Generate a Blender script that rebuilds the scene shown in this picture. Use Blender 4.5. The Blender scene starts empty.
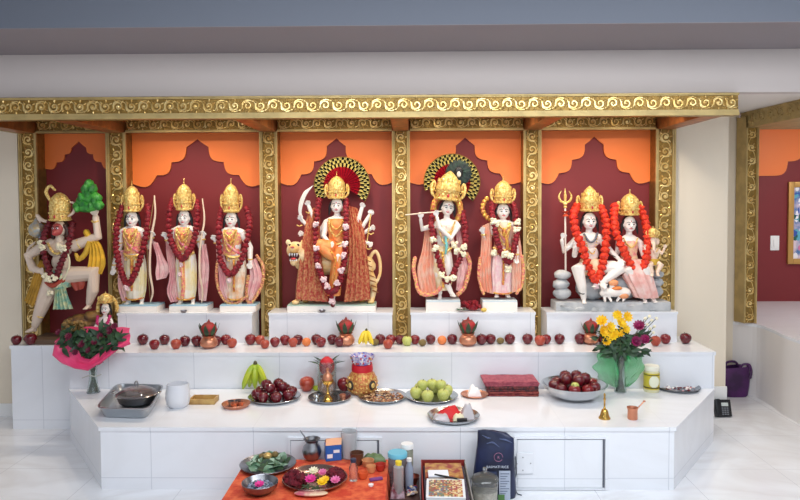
import bpy, bmesh, math, random
from mathutils import Vector, Matrix, noise
random.seed(7)
PI = math.pi
S = bpy.context.scene
COL = S.collection

# ---------------------------------------------------------------- camera, world, lights, exposure
CAMH = 1.68; F = 680.0; PITCH = math.radians(2.2); SHY = -(50 - F*math.tan(PITCH))/800.0
RM = Matrix.Rotation(math.radians(0.84), 3, 'Z') @ Matrix.Rotation(PI/2 - PITCH, 3, 'X') @ Matrix.Rotation(math.radians(-0.28), 3, 'Z')
cd = bpy.data.cameras.new('camera'); cam = bpy.data.objects.new('camera', cd); COL.objects.link(cam)
cam.matrix_world = Matrix.Translation((0, 0, CAMH)) @ RM.to_4x4()
cd.sensor_width = 36; cd.lens = 36*F/800; cd.shift_y = SHY; cd.clip_end = 60
S.camera = cam
S.view_settings.view_transform = 'Standard'; S.view_settings.look = 'None'; S.view_settings.gamma = 1
S.view_settings.use_curve_mapping = False; S.view_settings.exposure = 0.16
w = bpy.data.worlds.new('room_light'); S.world = w; w.use_nodes = True
w.node_tree.nodes['Background'].inputs[0].default_value = (0.86, 0.88, 0.95, 1)
w.node_tree.nodes['Background'].inputs[1].default_value = 0.52

def area(name, loc, target, sx, sy, power, col):
    l = bpy.data.lights.new(name, 'AREA'); l.shape = 'RECTANGLE'; l.size = sx; l.size_y = sy; l.energy = power; l.color = col
    o = bpy.data.objects.new(name, l); COL.objects.link(o); o.location = loc
    o.rotation_euler = (Vector(target) - Vector(loc)).to_track_quat('-Z', 'Y').to_euler(); return o
def spot(name, loc, target, power, col, size=80, blend=.8, rad=.03):
    l = bpy.data.lights.new(name, 'SPOT'); l.energy = power; l.color = col; l.spot_size = math.radians(size); l.spot_blend = blend; l.shadow_soft_size = rad
    o = bpy.data.objects.new(name, l); COL.objects.link(o); o.location = loc
    o.rotation_euler = (Vector(target) - Vector(loc)).to_track_quat('-Z', 'Y').to_euler(); return o
area('hall_ceiling_light', (0.5, 2.2, 2.86), (0.4, 3.1, 0), 4.2, 1.8, 168, (0.90, 0.95, 1.0))
area('hall_back_light', (1.4, -2.5, 2.3), (0.6, 4.5, 0.7), 4.5, 1.6, 34, (0.74, 0.88, 1.0))
WARM = (1.0, 0.87, 0.70)
BAYX = [(-1.67, 0), (-0.60, 0), (0.42, 0), (1.45, 0)]

# ---------------------------------------------------------------- projection helpers (photo measure -> real place)
def ray(px, py):
    return RM @ Vector(((px-400)/F, (250 - py + SHY*800)/F, -1))
def W(px, py, D):
    d = ray(px, py); return Vector((0, 0, CAMH)) + d*(D/d.y)
def G(px, py, z):
    d = ray(px, py); return Vector((0, 0, CAMH)) + d*((z-CAMH)/d.z)

# ---------------------------------------------------------------- materials
MATS = {}
def srgb(c):
    return tuple(((v/255)/12.92 if v/255 <= .04045 else (((v/255)+.055)/1.055)**2.4) for v in c)
def mat(name, rgb, rough=.5, metal=0, bump=0, bscale=40, var=0, vscale=8, rgb2=None, trans=0, alpha=1, emit=0, coat=0, sss=0):
    if name in MATS: return MATS[name]
    m = bpy.data.materials.new(name); m.use_nodes = True; nt = m.node_tree; b = nt.nodes['Principled BSDF']
    c = srgb(rgb); b.inputs['Base Color'].default_value = (*c, 1)
    b.inputs['Roughness'].default_value = rough; b.inputs['Metallic'].default_value = metal
    b.inputs['Transmission Weight'].default_value = trans; b.inputs['Alpha'].default_value = alpha
    b.inputs['Coat Weight'].default_value = coat
    if sss: b.inputs['Subsurface Weight'].default_value = sss; b.inputs['Subsurface Radius'].default_value = (.02, .01, .01)
    if emit:
        b.inputs['Emission Color'].default_value = (*c, 1); b.inputs['Emission Strength'].default_value = emit
    tc = nt.nodes.new('ShaderNodeTexCoord')
    if var or rgb2:
        n = nt.nodes.new('ShaderNodeTexNoise'); n.inputs['Scale'].default_value = vscale; n.inputs['Detail'].default_value = 4
        nt.links.new(tc.outputs['Object'], n.inputs['Vector'])
        r = nt.nodes.new('ShaderNodeValToRGB'); r.color_ramp.elements[0].position = .38; r.color_ramp.elements[1].position = .62
        c2 = srgb(rgb2) if rgb2 else tuple(max(0, v*(1-var)) for v in c)
        r.color_ramp.elements[0].color = (*c2, 1); r.color_ramp.elements[1].color = (*c, 1)
        nt.links.new(n.outputs[0], r.inputs[0]); nt.links.new(r.outputs[0], b.inputs['Base Color'])
    if bump:
        n = nt.nodes.new('ShaderNodeTexNoise'); n.inputs['Scale'].default_value = bscale; n.inputs['Detail'].default_value = 3
        nt.links.new(tc.outputs['Object'], n.inputs['Vector'])
        bp = nt.nodes.new('ShaderNodeBump'); bp.inputs['Strength'].default_value = bump; bp.inputs['Distance'].default_value = .004
        nt.links.new(n.outputs[0], bp.inputs['Height']); nt.links.new(bp.outputs[0], b.inputs['Normal'])
    MATS[name] = m; return m

def tile_mat(name, base, vein, seam, ox, oy, oz, rough, lowseam=None, vamt=.5, vs=1.3):
    m = bpy.data.materials.new(name); m.use_nodes = True; nt = m.node_tree; N = nt.nodes; L = nt.links; b = N['Principled BSDF']
    b.inputs['Roughness'].default_value = rough
    g = N.new('ShaderNodeNewGeometry'); sep = N.new('ShaderNodeSeparateXYZ'); L.new(g.outputs['Position'], sep.inputs[0])
    sn = N.new('ShaderNodeSeparateXYZ'); L.new(g.outputs['Normal'], sn.inputs[0])
    def M(op, a, bb=None, c=None):
        n = N.new('ShaderNodeMath'); n.operation = op
        for i, v in enumerate((a, bb, c)):
            if v is None: continue
            if isinstance(v, (int, float)): n.inputs[i].default_value = v
            else: L.new(v, n.inputs[i])
        return n.outputs[0]
    def seamline(v, off, axis):
        f = M('FRACT', M('DIVIDE', M('ADD', v, 60-off), .6)); d = M('MINIMUM', f, M('SUBTRACT', 1, f))
        k = M('LESS_THAN', d, .0035)
        nrm = M('LESS_THAN', M('ABSOLUTE', sn.outputs[axis]), .7)
        return M('MULTIPLY', k, nrm)
    s = seamline(sep.outputs[0], ox, 0)
    if not lowseam: s = M('MAXIMUM', s, seamline(sep.outputs[1], oy, 1))
    else: s = M('MULTIPLY', s, M('SUBTRACT', 1, M('MULTIPLY', M('GREATER_THAN', sn.outputs[2], .7), .75)))
    if lowseam:
        for lz in lowseam:
            s = M('MAXIMUM', s, M('MULTIPLY', M('LESS_THAN', M('ABSOLUTE', M('SUBTRACT', sep.outputs[2], lz)), .0018), M('LESS_THAN', M('ABSOLUTE', sn.outputs[2]), .5)))
    nz = N.new('ShaderNodeTexNoise'); nz.inputs['Scale'].default_value = vs; nz.inputs['Detail'].default_value = 7; nz.inputs['Distortion'].default_value = 1.6
    mp = N.new('ShaderNodeMapping'); mp.inputs['Scale'].default_value = (1, 1.8, 1); mp.inputs['Rotation'].default_value = (0, 0, .7)
    L.new(g.outputs['Position'], mp.inputs[0]); L.new(mp.outputs[0], nz.inputs['Vector'])
    v = M('SUBTRACT', 1, M('MULTIPLY', M('ABSOLUTE', M('SUBTRACT', nz.outputs[0], .5)), 9)); v = M('MULTIPLY', M('MAXIMUM', v, 0), vamt)
    def mix(f, a, c):
        n = N.new('ShaderNodeMix'); n.data_type = 'RGBA'
        if isinstance(f, float): n.inputs[0].default_value = f
        else: L.new(f, n.inputs[0])
        for i, q in ((6, a), (7, c)):
            if isinstance(q, tuple): n.inputs[i].default_value = (*srgb(q), 1)
            else: L.new(q, n.inputs[i])
        return n.outputs[2]
    c1 = mix(v, base, vein); c2 = mix(s, c1, seam); L.new(c2, b.inputs['Base Color'])
    return m

M_TILE = tile_mat('white_marble_tile', (236, 238, 243), (214, 214, 216), (206, 209, 216), -.314, 4.19, 0, .16, [.068], .16)
M_FLOOR = tile_mat('floor_marble_tile', (246, 247, 250), (208, 202, 200), (214, 214, 218), 1.66, 4.19, 0, .14, None, .3, 1.0)
M_WALL = mat('cream_paint', (232, 219, 198), .7, bump=.05, bscale=200)
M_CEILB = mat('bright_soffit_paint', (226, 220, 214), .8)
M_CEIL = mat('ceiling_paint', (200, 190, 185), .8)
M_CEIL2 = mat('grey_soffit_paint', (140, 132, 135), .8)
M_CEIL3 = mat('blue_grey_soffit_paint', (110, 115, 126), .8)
M_MAROON = mat('maroon_paint', (124, 34, 38), .55, bump=.03, bscale=150)
M_ORANGE = mat('orange_paint', (246, 128, 58), .5)
M_GOLD = mat('shade_toned_gold', (160, 126, 62), .42, .6, .5, 90, var=.3, vscale=30)  # carving core; darker than the scrolls, shade of the recesses put into its colour
M_GOLDL = mat('raised_gold', (250, 224, 158), .28, .75, .3, 90, rgb2=(226, 188, 112), vscale=20)
M_GOLDP = mat('gold_rail', (200, 174, 116), .45, .45, .25, 60, var=.2, vscale=12)
M_BROWN = mat('brown_gold_soffit', (176, 106, 56), .42, .35, .4, 50, var=.4, vscale=14)
M_SKIN = mat('white_marble', (246, 238, 230), .3, coat=.2)
M_SKINW = mat('warm_marble', (226, 204, 184), .35, coat=.1)
M_CROWN = mat('crown_gold', (252, 226, 146), .38, .35, .9, 110, rgb2=(216, 168, 82), vscale=70)
M_BRIGHT = mat('bright_gold_leaf', (240, 198, 84), .35, .45, .6, 120, rgb2=(214, 110, 80), vscale=60)
M_RED = mat('deep_red_flowers', (150, 10, 34), .6, bump=.8, bscale=150, var=.55, vscale=45)
M_ORF = mat('orange_red_flowers', (238, 66, 22), .6, bump=.8, bscale=150, rgb2=(200, 28, 16), vscale=45)
M_WF = mat('ivory_flowers', (248, 240, 208), .6, bump=.6, bscale=120, var=.12, vscale=40)
M_PKF = mat('blush_flowers', (246, 216, 218), .6, bump=.6, bscale=120, var=.15, vscale=40)
M_PINK = mat('pink_cloth', (230, 168, 172), .55, rgb2=(240, 206, 200), vscale=14)
M_PINKD = mat('rose_paint', (226, 92, 122), .5, rgb2=(240, 170, 160), vscale=60)
M_PEACH = mat('peach_cloth', (240, 168, 140), .55, rgb2=(236, 196, 176), vscale=16)
M_YEL = mat('saffron_cloth', (240, 190, 60), .55, var=.3, vscale=12)
M_YELP = mat('pale_yellow_dhoti', (238, 218, 150), .5, rgb2=(246, 240, 222), vscale=10)
M_ORC = mat('orange_cloth', (238, 128, 62), .5, rgb2=(226, 160, 90), vscale=20)
M_BROC = mat('red_gold_brocade', (176, 52, 50), .5, .1, .4, 140, rgb2=(206, 150, 104), vscale=60)
M_TEAL = mat('teal_cloth', (120, 178, 160), .5, rgb2=(206, 206, 160), vscale=30)
M_HAIR = mat('black_hair', (24, 20, 22), .4)
M_LIPS = mat('red_lips', (196, 40, 52), .4)
M_BLACK = mat('black_plastic', (22, 22, 26), .35)
M_WHITE = mat('white_plastic', (240, 240, 238), .4)
M_STEEL = mat('polished_steel', (214, 214, 214), .16, 1)
M_STEELD = mat('brushed_steel', (150, 150, 154), .3, 1)
M_COPPER = mat('copper', (206, 140, 110), .34, .75)
M_BRASS = mat('brass', (206, 164, 84), .25, .95)
M_GLASS = mat('clear_glass', (235, 244, 242), .04, trans=.95)
M_PEDBLUE = mat('pale_blue_paint', (168, 204, 220), .4)
M_ROCK = mat('grey_marble_rock', (200, 200, 200), .5, bump=.8, bscale=20, rgb2=(160, 164, 168), vscale=8)
M_GREENP = mat('mountain_green', (72, 164, 62), .5, bump=.6, bscale=40, rgb2=(30, 104, 44), vscale=16)
M_LEAF = mat('dark_leaf', (50, 84, 46), .5, rgb2=(28, 50, 34), vscale=20)
M_LEAF2 = mat('betel_leaf', (120, 156, 128), .45, rgb2=(52, 92, 64), vscale=18)

# ---------------------------------------------------------------- mesh helpers
class MB:
    def __init__(s): s.bm = bmesh.new(); s.mi = 0
    def face(s, vs, mi=None):
        try:
            f = s.bm.faces.new(vs); f.material_index = s.mi if mi is None else mi; return f
        except ValueError: return None
    def box(s, a, b, bev=0):
        x0, y0, z0 = a; x1, y1, z1 = b
        v = [s.bm.verts.new(p) for p in ((x0,y0,z0),(x1,y0,z0),(x1,y1,z0),(x0,y1,z0),(x0,y0,z1),(x1,y0,z1),(x1,y1,z1),(x0,y1,z1))]
        fs = [s.face([v[i] for i in q]) for q in ((3,2,1,0),(4,5,6,7),(0,1,5,4),(1,2,6,5),(2,3,7,6),(3,0,4,7))]
        if bev:
            es = list({e for f in fs for e in f.edges})
            bmesh.ops.bevel(s.bm, geom=es, offset=bev, segments=2, profile=.6, affect='EDGES')
        return s
    def prism(s, pts, ext):           # pts: 3D loop, ext: vector
        ext = Vector(ext)
        a = [s.bm.verts.new(p) for p in pts]; b = [s.bm.verts.new(Vector(p)+ext) for p in pts]
        s.face(a[::-1]); s.face(b); n = len(a)
        for i in range(n): s.face([a[i], a[(i+1)%n], b[(i+1)%n], b[i]])
        return s
    def tube(s, pts, r, seg=8, cap=True, flat=1, up=None):
        pts = [Vector(p) for p in pts]; n = len(pts)
        if not isinstance(r, (list, tuple)): r = [r]*n
        rings = []; prev = up
        for i, p in enumerate(pts):
            t = (pts[min(i+1, n-1)] - pts[max(i-1, 0)])
            if t.length < 1e-9: t = Vector((0,0,1))
            t.normalize()
            if prev is None: prev = Vector((0,1,0)) if abs(t.y) < .9 else Vector((1,0,0))
            a = prev - t*prev.dot(t)
            if a.length < 1e-6: a = t.orthogonal()
            a.normalize(); b = t.cross(a); prev = a
            rings.append((p, t, a, b, r[i]))
        if cap:
            p, t, a, b, q = rings[0]; rings.insert(0, (p - t*q*.6, t, a, b, q*.72)); rings.insert(0, (p - t*q*.95, t, a, b, q*.25))
            p, t, a, b, q = rings[-1]; rings += [(p + t*q*.6, t, a, b, q*.72), (p + t*q*.95, t, a, b, q*.25)]
        vr = [[s.bm.verts.new(p + (a*math.cos(2*PI*k/seg)*flat + b*math.sin(2*PI*k/seg))*q) for k in range(seg)] for p, t, a, b, q in rings]
        for i in range(len(vr)-1):
            for k in range(seg): s.face([vr[i][k], vr[i][(k+1)%seg], vr[i+1][(k+1)%seg], vr[i+1][k]])
        if True:
            s.face(vr[0][::-1]); s.face(vr[-1])
        return s
    def lathe(s, prof, c=(0,0,0), seg=20, sx=1, sy=1, fold=0, nf=0, close=True, rot=None):
        c = Vector(c); rs = []
        for r, z in prof:
            ring = []
            for k in range(seg):
                a = 2*PI*k/seg; q = r*(1 + fold*math.sin(nf*a))
                v = Vector((math.cos(a)*q*sx, math.sin(a)*q*sy, z))
                if rot: v = rot @ v
                ring.append(s.bm.verts.new(v + c))
            rs.append(ring)
        for i in range(len(rs)-1):
            for k in range(seg): s.face([rs[i][k], rs[i][(k+1)%seg], rs[i+1][(k+1)%seg], rs[i+1][k]])
        if close:
            s.face(rs[0][::-1]); s.face(rs[-1])
        return s
    def ell(s, c, r, seg=14, rings=9, rot=None, jit=0):
        if isinstance(r, (int, float)): r = (r, r, r)
        c = Vector(c); vs = []
        for i in range(1, rings):
            th = PI*i/rings; row = []
            for k in range(seg):
                a = 2*PI*k/seg; v = Vector((math.sin(th)*math.cos(a)*r[0], math.sin(th)*math.sin(a)*r[1], math.cos(th)*r[2]))
                if jit: v *= 1 + random.uniform(-jit, jit)
                if rot: v = rot @ v
                row.append(s.bm.verts.new(v + c))
            vs.append(row)
        top = Vector((0,0,r[2])); bot = -top
        if rot: top = rot @ top; bot = rot @ bot
        t = s.bm.verts.new(c+top); b = s.bm.verts.new(c+bot)
        for k in range(seg):
            s.face([t, vs[0][k], vs[0][(k+1)%seg]]); s.face([b, vs[-1][(k+1)%seg], vs[-1][k]])
            for i in range(len(vs)-1): s.face([vs[i][k], vs[i+1][k], vs[i+1][(k+1)%seg], vs[i][(k+1)%seg]])
        return s
    def sheet(s, L, R, nf=5, amp=.006, th=.004, n=24, phase=0):   # folded hanging cloth between two edge curves
        m = len(L); L = [Vector(p) for p in L]; R = [Vector(p) for p in R]
        fr = []; bk = []
        for i in range(m):
            a = []; b = []
            for k in range(n+1):
                t = k/n; p = L[i].lerp(R[i], t)
                p = p + Vector((0, -amp*math.sin(nf*2*PI*t + phase) - amp*1.2*math.sin(PI*t), 0))
                a.append(s.bm.verts.new(p)); b.append(s.bm.verts.new(p + Vector((0, th, 0))))
            fr.append(a); bk.append(b)
        for i in range(m-1):
            for k in range(n):
                s.face([fr[i][k], fr[i+1][k], fr[i+1][k+1], fr[i][k+1]]); s.face([bk[i][k], bk[i][k+1], bk[i+1][k+1], bk[i+1][k]])
        for k in range(n):
            s.face([fr[0][k], fr[0][k+1], bk[0][k+1], bk[0][k]]); s.face([fr[-1][k+1], fr[-1][k], bk[-1][k], bk[-1][k+1]])
        for i in range(m-1):
            s.face([fr[i][0], bk[i][0], bk[i+1][0], fr[i+1][0]]); s.face([fr[i][n], fr[i+1][n], bk[i+1][n], bk[i][n]])
        return s
    def blob(s, c, r, j=.22, sub=1):
        res = bmesh.ops.create_icosphere(s.bm, subdivisions=sub, radius=1)
        if isinstance(r, (int, float)): r = (r, r, r)
        q = Matrix.Rotation(random.uniform(0, 6), 3, 'X') @ Matrix.Rotation(random.uniform(0, 6), 3, 'Z')
        for v in res['verts']:
            d = q @ v.co * (1 + random.uniform(-j, j)); v.co = Vector((d.x*r[0], d.y*r[1], d.z*r[2])) + Vector(c)
        for v in res['verts']:
            for f in v.link_faces: f.material_index = s.mi
        return s
    def leaf(s, c, dirv, up, ln, wd, bend=.2, th=.0012):
        d = Vector(dirv).normalized(); u = Vector(up).normalized(); side = d.cross(u)
        if side.length < 1e-4: side = d.orthogonal()
        side.normalize(); u = side.cross(d)
        rows = []; prof = [(0,.06),(.2,.7),(.42,1),(.7,.72),(1,.04)]
        for t, wv in prof:
            p = Vector(c) + d*ln*t - u*ln*bend*t*t
            rows.append([p - side*wd*wv/2 + u*wd*.1*wv, p, p + side*wd*wv/2 + u*wd*.1*wv])
        F_ = [[s.bm.verts.new(p) for p in r] for r in rows]; B_ = [[s.bm.verts.new(p - u*th) for p in r] for r in rows]
        for i in range(4):
            for k in range(2):
                s.face([F_[i][k], F_[i][k+1], F_[i+1][k+1], F_[i+1][k]]); s.face([B_[i][k+1], B_[i][k], B_[i+1][k], B_[i+1][k+1]])
            s.face([F_[i][0], F_[i+1][0], B_[i+1][0], B_[i][0]]); s.face([F_[i][2], B_[i][2], B_[i+1][2], F_[i+1][2]])
        s.face([F_[0][0], B_[0][0], B_[0][1], B_[0][2], F_[0][2], F_[0][1]]); s.face([F_[4][2], B_[4][2], B_[4][1], B_[4][0], F_[4][0], F_[4][1]])
        return s
    def build(s, name, m, parent=None, smooth=True, loc=None):
        me = bpy.data.meshes.new(name); bmesh.ops.recalc_face_normals(s.bm, faces=s.bm.faces[:]); s.bm.to_mesh(me); s.bm.free()
        for q in (m if isinstance(m, (list, tuple)) else [m]): me.materials.append(q)
        if smooth:
            me.polygons.foreach_set('use_smooth', [True]*len(me.polygons))
            try: me.set_sharp_from_angle(angle=math.radians(42))
            except Exception: pass
        o = bpy.data.objects.new(name, me); COL.objects.link(o)
        if parent: o.parent = parent
        if loc is not None: o.location = loc
        return o
def thing(name, label, cat, loc=(0,0,0), rz=0, group=None):
    o = bpy.data.objects.new(name, None); COL.objects.link(o); o.location = loc; o.rotation_euler.z = rz; o.empty_display_size = .05
    o['label'] = label; o['category'] = cat
    if group: o['group'] = group
    return o
def tag(o, label=None, cat=None, group=None, kind=None):
    if label: o['label'] = label
    if cat: o['category'] = cat
    if group: o['group'] = group
    if kind: o['kind'] = kind
    return o
def struct(name, mb, m, smooth=False): return tag(mb.build(name, m, smooth=smooth), kind='structure')
def dup(o, loc=None, rz=None, label=None, group=None, parent=None):
    c = o.copy(); COL.objects.link(c)
    if parent: c.parent = parent
    if loc is not None: c.location = loc
    if rz is not None: c.rotation_euler.z = rz
    if label: c['label'] = label
    if group: c['group'] = group
    for ch in list(o.children): dup(ch, parent=c)
    return c
def curve(pts, n=24):               # Catmull-Rom
    pts = [Vector(p) for p in pts]; P = [pts[0]*2 - pts[1]] + pts + [pts[-1]*2 - pts[-2]]; out = []; m = len(pts)-1
    for i in range(n+1):
        t = i/n*m; k = min(int(t), m-1); f = t-k; a, b, c, d = P[k:k+4]
        out.append(.5*((2*b) + (c-a)*f + (2*a-5*b+4*c-d)*f*f + (3*b-a-3*c+d)*f**3))
    return out
def lerp_list(v, n):
    out = []
    for i in range(n+1):
        t = i/n*(len(v)-1); k = min(int(t), len(v)-2); out.append(v[k] + (v[k+1]-v[k])*(t-k))
    return out

# ---------------------------------------------------------------- setting
Z1 = .368; Z2 = .623; Z3 = .849
D1 = 3.886; D2 = 4.69; D3 = 5.0; DC = 5.24; DW = 5.36; DB = 4.22
def XW(px, D, py=250): return W(px, py, D).x
b = MB().box((-5, -4, -.1), (6, 8, 0)); struct('floor', b, M_FLOOR)
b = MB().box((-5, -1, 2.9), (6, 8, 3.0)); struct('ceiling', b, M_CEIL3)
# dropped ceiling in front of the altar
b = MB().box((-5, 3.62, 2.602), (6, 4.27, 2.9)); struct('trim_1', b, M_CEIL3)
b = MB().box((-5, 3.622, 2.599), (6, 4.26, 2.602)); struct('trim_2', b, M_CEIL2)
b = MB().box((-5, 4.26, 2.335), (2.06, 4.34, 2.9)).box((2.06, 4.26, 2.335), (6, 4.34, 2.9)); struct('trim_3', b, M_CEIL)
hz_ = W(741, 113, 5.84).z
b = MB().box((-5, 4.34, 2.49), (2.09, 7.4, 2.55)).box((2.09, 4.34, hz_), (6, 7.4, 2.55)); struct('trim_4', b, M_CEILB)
# left cream wall, alcove wall, right wall pieces
xl = XW(20, DC); xr = XW(675, DC)
b = MB().box((-5, DC, 0), (xl, DW+.2, 2.49)); struct('wall_left', b, M_WALL)
b = MB().box((xl, DW, 0), (xr, DW+.2, 2.49)); struct('wall_back', b, M_MAROON)
xr2 = XW(726, 5.3, 250)
b = MB().box((xr, 5.28, 0), (xr2, 5.6, 2.49)); struct('wall_right', b, M_WALL)
b = MB().box((xr2-.1, 5.86, 0), (XW(737, 5.86), 5.98, 2.49)); struct('wall_far', b, M_WALL)
b = MB().box((xl-2.0, DC-.014, 0), (xl-.02, DC, .10), .003); struct('baseboard_left', b, M_WHITE)
b = MB().box((xr, 5.262, 0), (xr2+.006, 5.28, .22), .004); struct('baseboard_right', b, M_WHITE)
b = MB().box((2.2, 7.0, 0), (6, 7.1, 2.49)); struct('wall_alcove', b, M_MAROON)
# curved half wall with marble ledge on the right
pts = [W(733, 322, 5.86), W(757, 324, 5.72), W(772, 329, 5.50), W(784, 334, 5.27), W(800, 341, 5.06)]
ln = [Vector((p.x, p.y, 0)) for p in curve(pts, 20)]
ln[0].y = 5.86; ln += [Vector((ln[-1].x + .0, 4.8, 0)), Vector((ln[-1].x - .03, 4.4, 0))]
base = ln + [Vector((6, 4.4, 0)), Vector((6, 7.0, 0)), Vector((ln[0].x, 7.0, 0))]
b = MB().prism([p + Vector((0,0,0)) for p in base], (0, 0, .596)); struct('wall_half', b, mat('beadboard_white', (226, 222, 220), .5, bump=.15, bscale=8))
b = MB().prism([p + Vector((0,0,.596)) for p in base], (0, 0, .026)); struct('trim_5', b, M_TILE)

# altar platform: chamfered marble tier, step, pedestals
pf = thing('altar_platform', 'low white marble tiled altar platform with cut corners standing on the floor', 'platform')
x0, x1 = XW(101, D1, 460), XW(674, D1, 460); xa, xb = XW(70, D2, 400), XW(714, D2, 400)
lp = [(x0, D1, 0), (x1, D1, 0), (xb, D2, 0), (xb, D2+.002, 0), (xa, D2+.002, 0), (xa, D2, 0)]
b = MB().prism([(x0, D1, 0), (x1, D1, 0), (xb, D2, 0), (xa, D2, 0)], (0, 0, Z1-.022)); b.build('body', M_TILE, pf, smooth=False)
e = .008
b = MB().prism([(x0-e, D1-e, Z1-.022), (x1+e, D1-e, Z1-.022), (xb+e, D2, Z1-.022), (xa-e, D2, Z1-.022)], (0, 0, .022)); b.build('top_slab', M_TILE, pf, smooth=False)
def hatch(pxa, pxb, pya, pyb, latch):
    a = W(pxa, pya, D1); c = W(pxb, pyb, D1)
    fr = MB()
    for q in (((a.x, D1-.012, c.z), (a.x+.014, D1, a.z)), ((c.x-.014, D1-.012, c.z), (c.x, D1, a.z)), ((a.x+.014, D1-.012, a.z-.014), (c.x-.014, D1, a.z)), ((a.x+.014, D1-.012, c.z), (c.x-.014, D1, c.z+.008))):
        fr.box(*q)
    h = fr.build('access_panel', M_TILE, pf, smooth=False)
    MB().box((a.x+.018, D1-.008, c.z+.01), (c.x-.030, D1, a.z-.02), .002).build('panel_door', M_TILE, h, smooth=False)
    MB().box((c.x-.026, D1-.004, c.z+.01), (c.x-.016, D1, a.z-.016)).build('panel_gap', mat('dark_gap', (96, 98, 110), .7), h, smooth=False)
    MB().box((a.x+.016, D1-.006, a.z-.0195), (c.x-.018, D1, a.z-.0145)).build('panel_shadow_gap', MATS['dark_gap'], h, smooth=False)
    if latch:
        p = W(524, 462, D1); lt = MB().box((p.x-.045, D1-.02, p.z-.06), (p.x+.05, D1-.0085, p.z+.06), .003); lt = lt.build('latch_plate', M_TILE, h, smooth=False)
        for dx, dz in ((-.01, .035), (-.01, -.04), (.035, 0)): MB().lathe([(.0035, 0), (.0035, .003)], (p.x+dx, D1-.02, p.z+dz), 8, rot=Matrix.Rotation(PI/2, 3, 'X')).build('screw', M_STEELD, lt)
        k = MB()
        k.tube(curve([(p.x-.062, D1-.03, p.z+.03), (p.x-.08, D1-.035, p.z), (p.x-.062, D1-.03, p.z-.035), (p.x-.045, D1-.025, p.z)], 12), .004, 6)
        k.build('latch_ring', M_STEELD, h)
hatch(514, 607, 436, 489, True); hatch(288, 382, 437, 489, False)

st = thing('altar_step', 'white marble tiled upper step running across the back of the altar', 'step')
xll = XW(12, 4.93, 390)
MB().box((xa, D2, 0), (xb, DC-.001, Z2-.024)).box((xll, 4.93, 0), (xa, DC-.001, Z2-.024)).build('body', M_TILE, st, smooth=False)
MB().prism([(xll-.006, 4.922, Z2-.024), (xa-.006, 4.922, Z2-.024), (xa-.006, D2-.008, Z2-.024), (xb+.006, D2-.008, Z2-.024), (xb+.006, DC-.001, Z2-.024), (xll-.006, DC-.001, Z2-.024)], (0, 0, .024)).build('top_slab', M_TILE, st, smooth=False)
PED = []
for (a, c, lab) in ((118, 252, 'wide white marble pedestal under three standing statues at left'), (269, 392, 'white marble pedestal under the many-armed goddess and tiger'),
                    (411, 535, 'white marble pedestal under the flute player and his companion'), (547, 677, 'white marble pedestal under the seated couple on rocks')):
    xa_, xc_ = XW(a, D3, 325), XW(c, D3, 325)
    t = thing('pedestal', lab, 'pedestal', ((xa_+xc_)/2, 0, Z2), group='marble pedestals on the altar step'); hw = (xc_-xa_)/2
    MB().box((-hw, D3, 0), (hw, DC-.004, Z3-Z2-.018)).build('body', M_TILE, t, smooth=False)
    MB().box((-hw-.005, D3-.006, Z3-Z2-.018), (hw+.005, DC-.004, Z3-Z2)).build('top_slab', M_TILE, t, smooth=False)
    PED.append(t)

# ---------------------------------------------------------------- carved gold: scroll relief
def scroll_band(mb, o, u, v, n, L, H, pitch=None, rt=None):
    o, u, v, n = Vector(o), Vector(u), Vector(v), Vector(n); pitch = pitch or H*1.0; k = max(1, round(L/pitch)); p = L/k; rt = rt or H*.068
    for i in range(k):
        sgn = 1 if i % 2 == 0 else -1; cx = (i+.5)*p; R0 = min(H, p)*.40
        def Q(a, r, dx=0, dy=0): return o + u*(cx + dx + r*math.cos(a)) + v*(H/2 + sgn*(dy + r*math.sin(a))) + n*rt*.5
        sp = [Q(2.6 + 2*PI*1.35*t, R0*(1-.86*t)) for t in [j/13 for j in range(14)]]
        mb.tube(sp, lerp_list([rt*.8, rt*1.2, rt*.9], 13), 5)
        mb.blob(Q(0, 0), rt*1.9, .1)
        st_ = [o + u*(cx - p*.5) + v*(H/2 + sgn*H*.30) + n*rt*.5, Q(2.9, R0*1.02), Q(3.8, R0*1.1), Q(4.8, R0*1.12), o + u*(cx + p*.5) + v*(H/2 - sgn*H*.30) + n*rt*.5]
        mb.tube(curve(st_, 8), lerp_list([rt*.6, rt*1.1, rt*.5], 8), 5)
        for a0, rr in ((.5, 1.25), (1.5, 1.2), (2.4, 1.2), (4.2, 1.2), (5.4, 1.22)):
            c = Q(a0, R0*.98); d = (Q(a0, R0*1.5) - c)
            mb.ell(c + d*.3, (rt*1.1, rt*.8, rt*2.1), 6, 5, rot=(d.normalized().to_track_quat('Z', 'Y').to_matrix()))
def gold_frame_bar(name, root, o, u, v, n, L, H, depth, mplain=M_GOLDP, mor=M_GOLD, rail=.12, pitch=None, bottom_rail=None):
    """bar with origin at lower left front corner; u along, v up, n toward the viewer"""
    o, u, v, n = Vector(o), Vector(u), Vector(v), Vector(n)
    def bx(mb, u0, u1, v0, v1, n0, n1):
        ps = [o + u*a + v*c + n*n0 for a, c in ((u0, v0), (u1, v0), (u1, v1), (u0, v1))]; mb.prism(ps, n*(n1-n0))
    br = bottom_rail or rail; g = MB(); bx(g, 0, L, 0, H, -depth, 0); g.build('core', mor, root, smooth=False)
    r = MB(); bx(r, 0, L, H*(1-rail), H, 0, .012); bx(r, 0, L, H*(1-rail*.5), H, .012, .02)
    bx(r, 0, L, 0, H*br, 0, .012); bx(r, 0, L, 0, H*br*.45, .012, .02); r.build('rail', mplain, root, smooth=False)
    s_ = MB(); hh = H*(1-rail-br)*.94; scroll_band(s_, o + v*(H*br + H*(1-rail-br)*.03), u, v, n, L, hh, pitch); s_.build('scrollwork', M_GOLDL, root)

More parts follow.
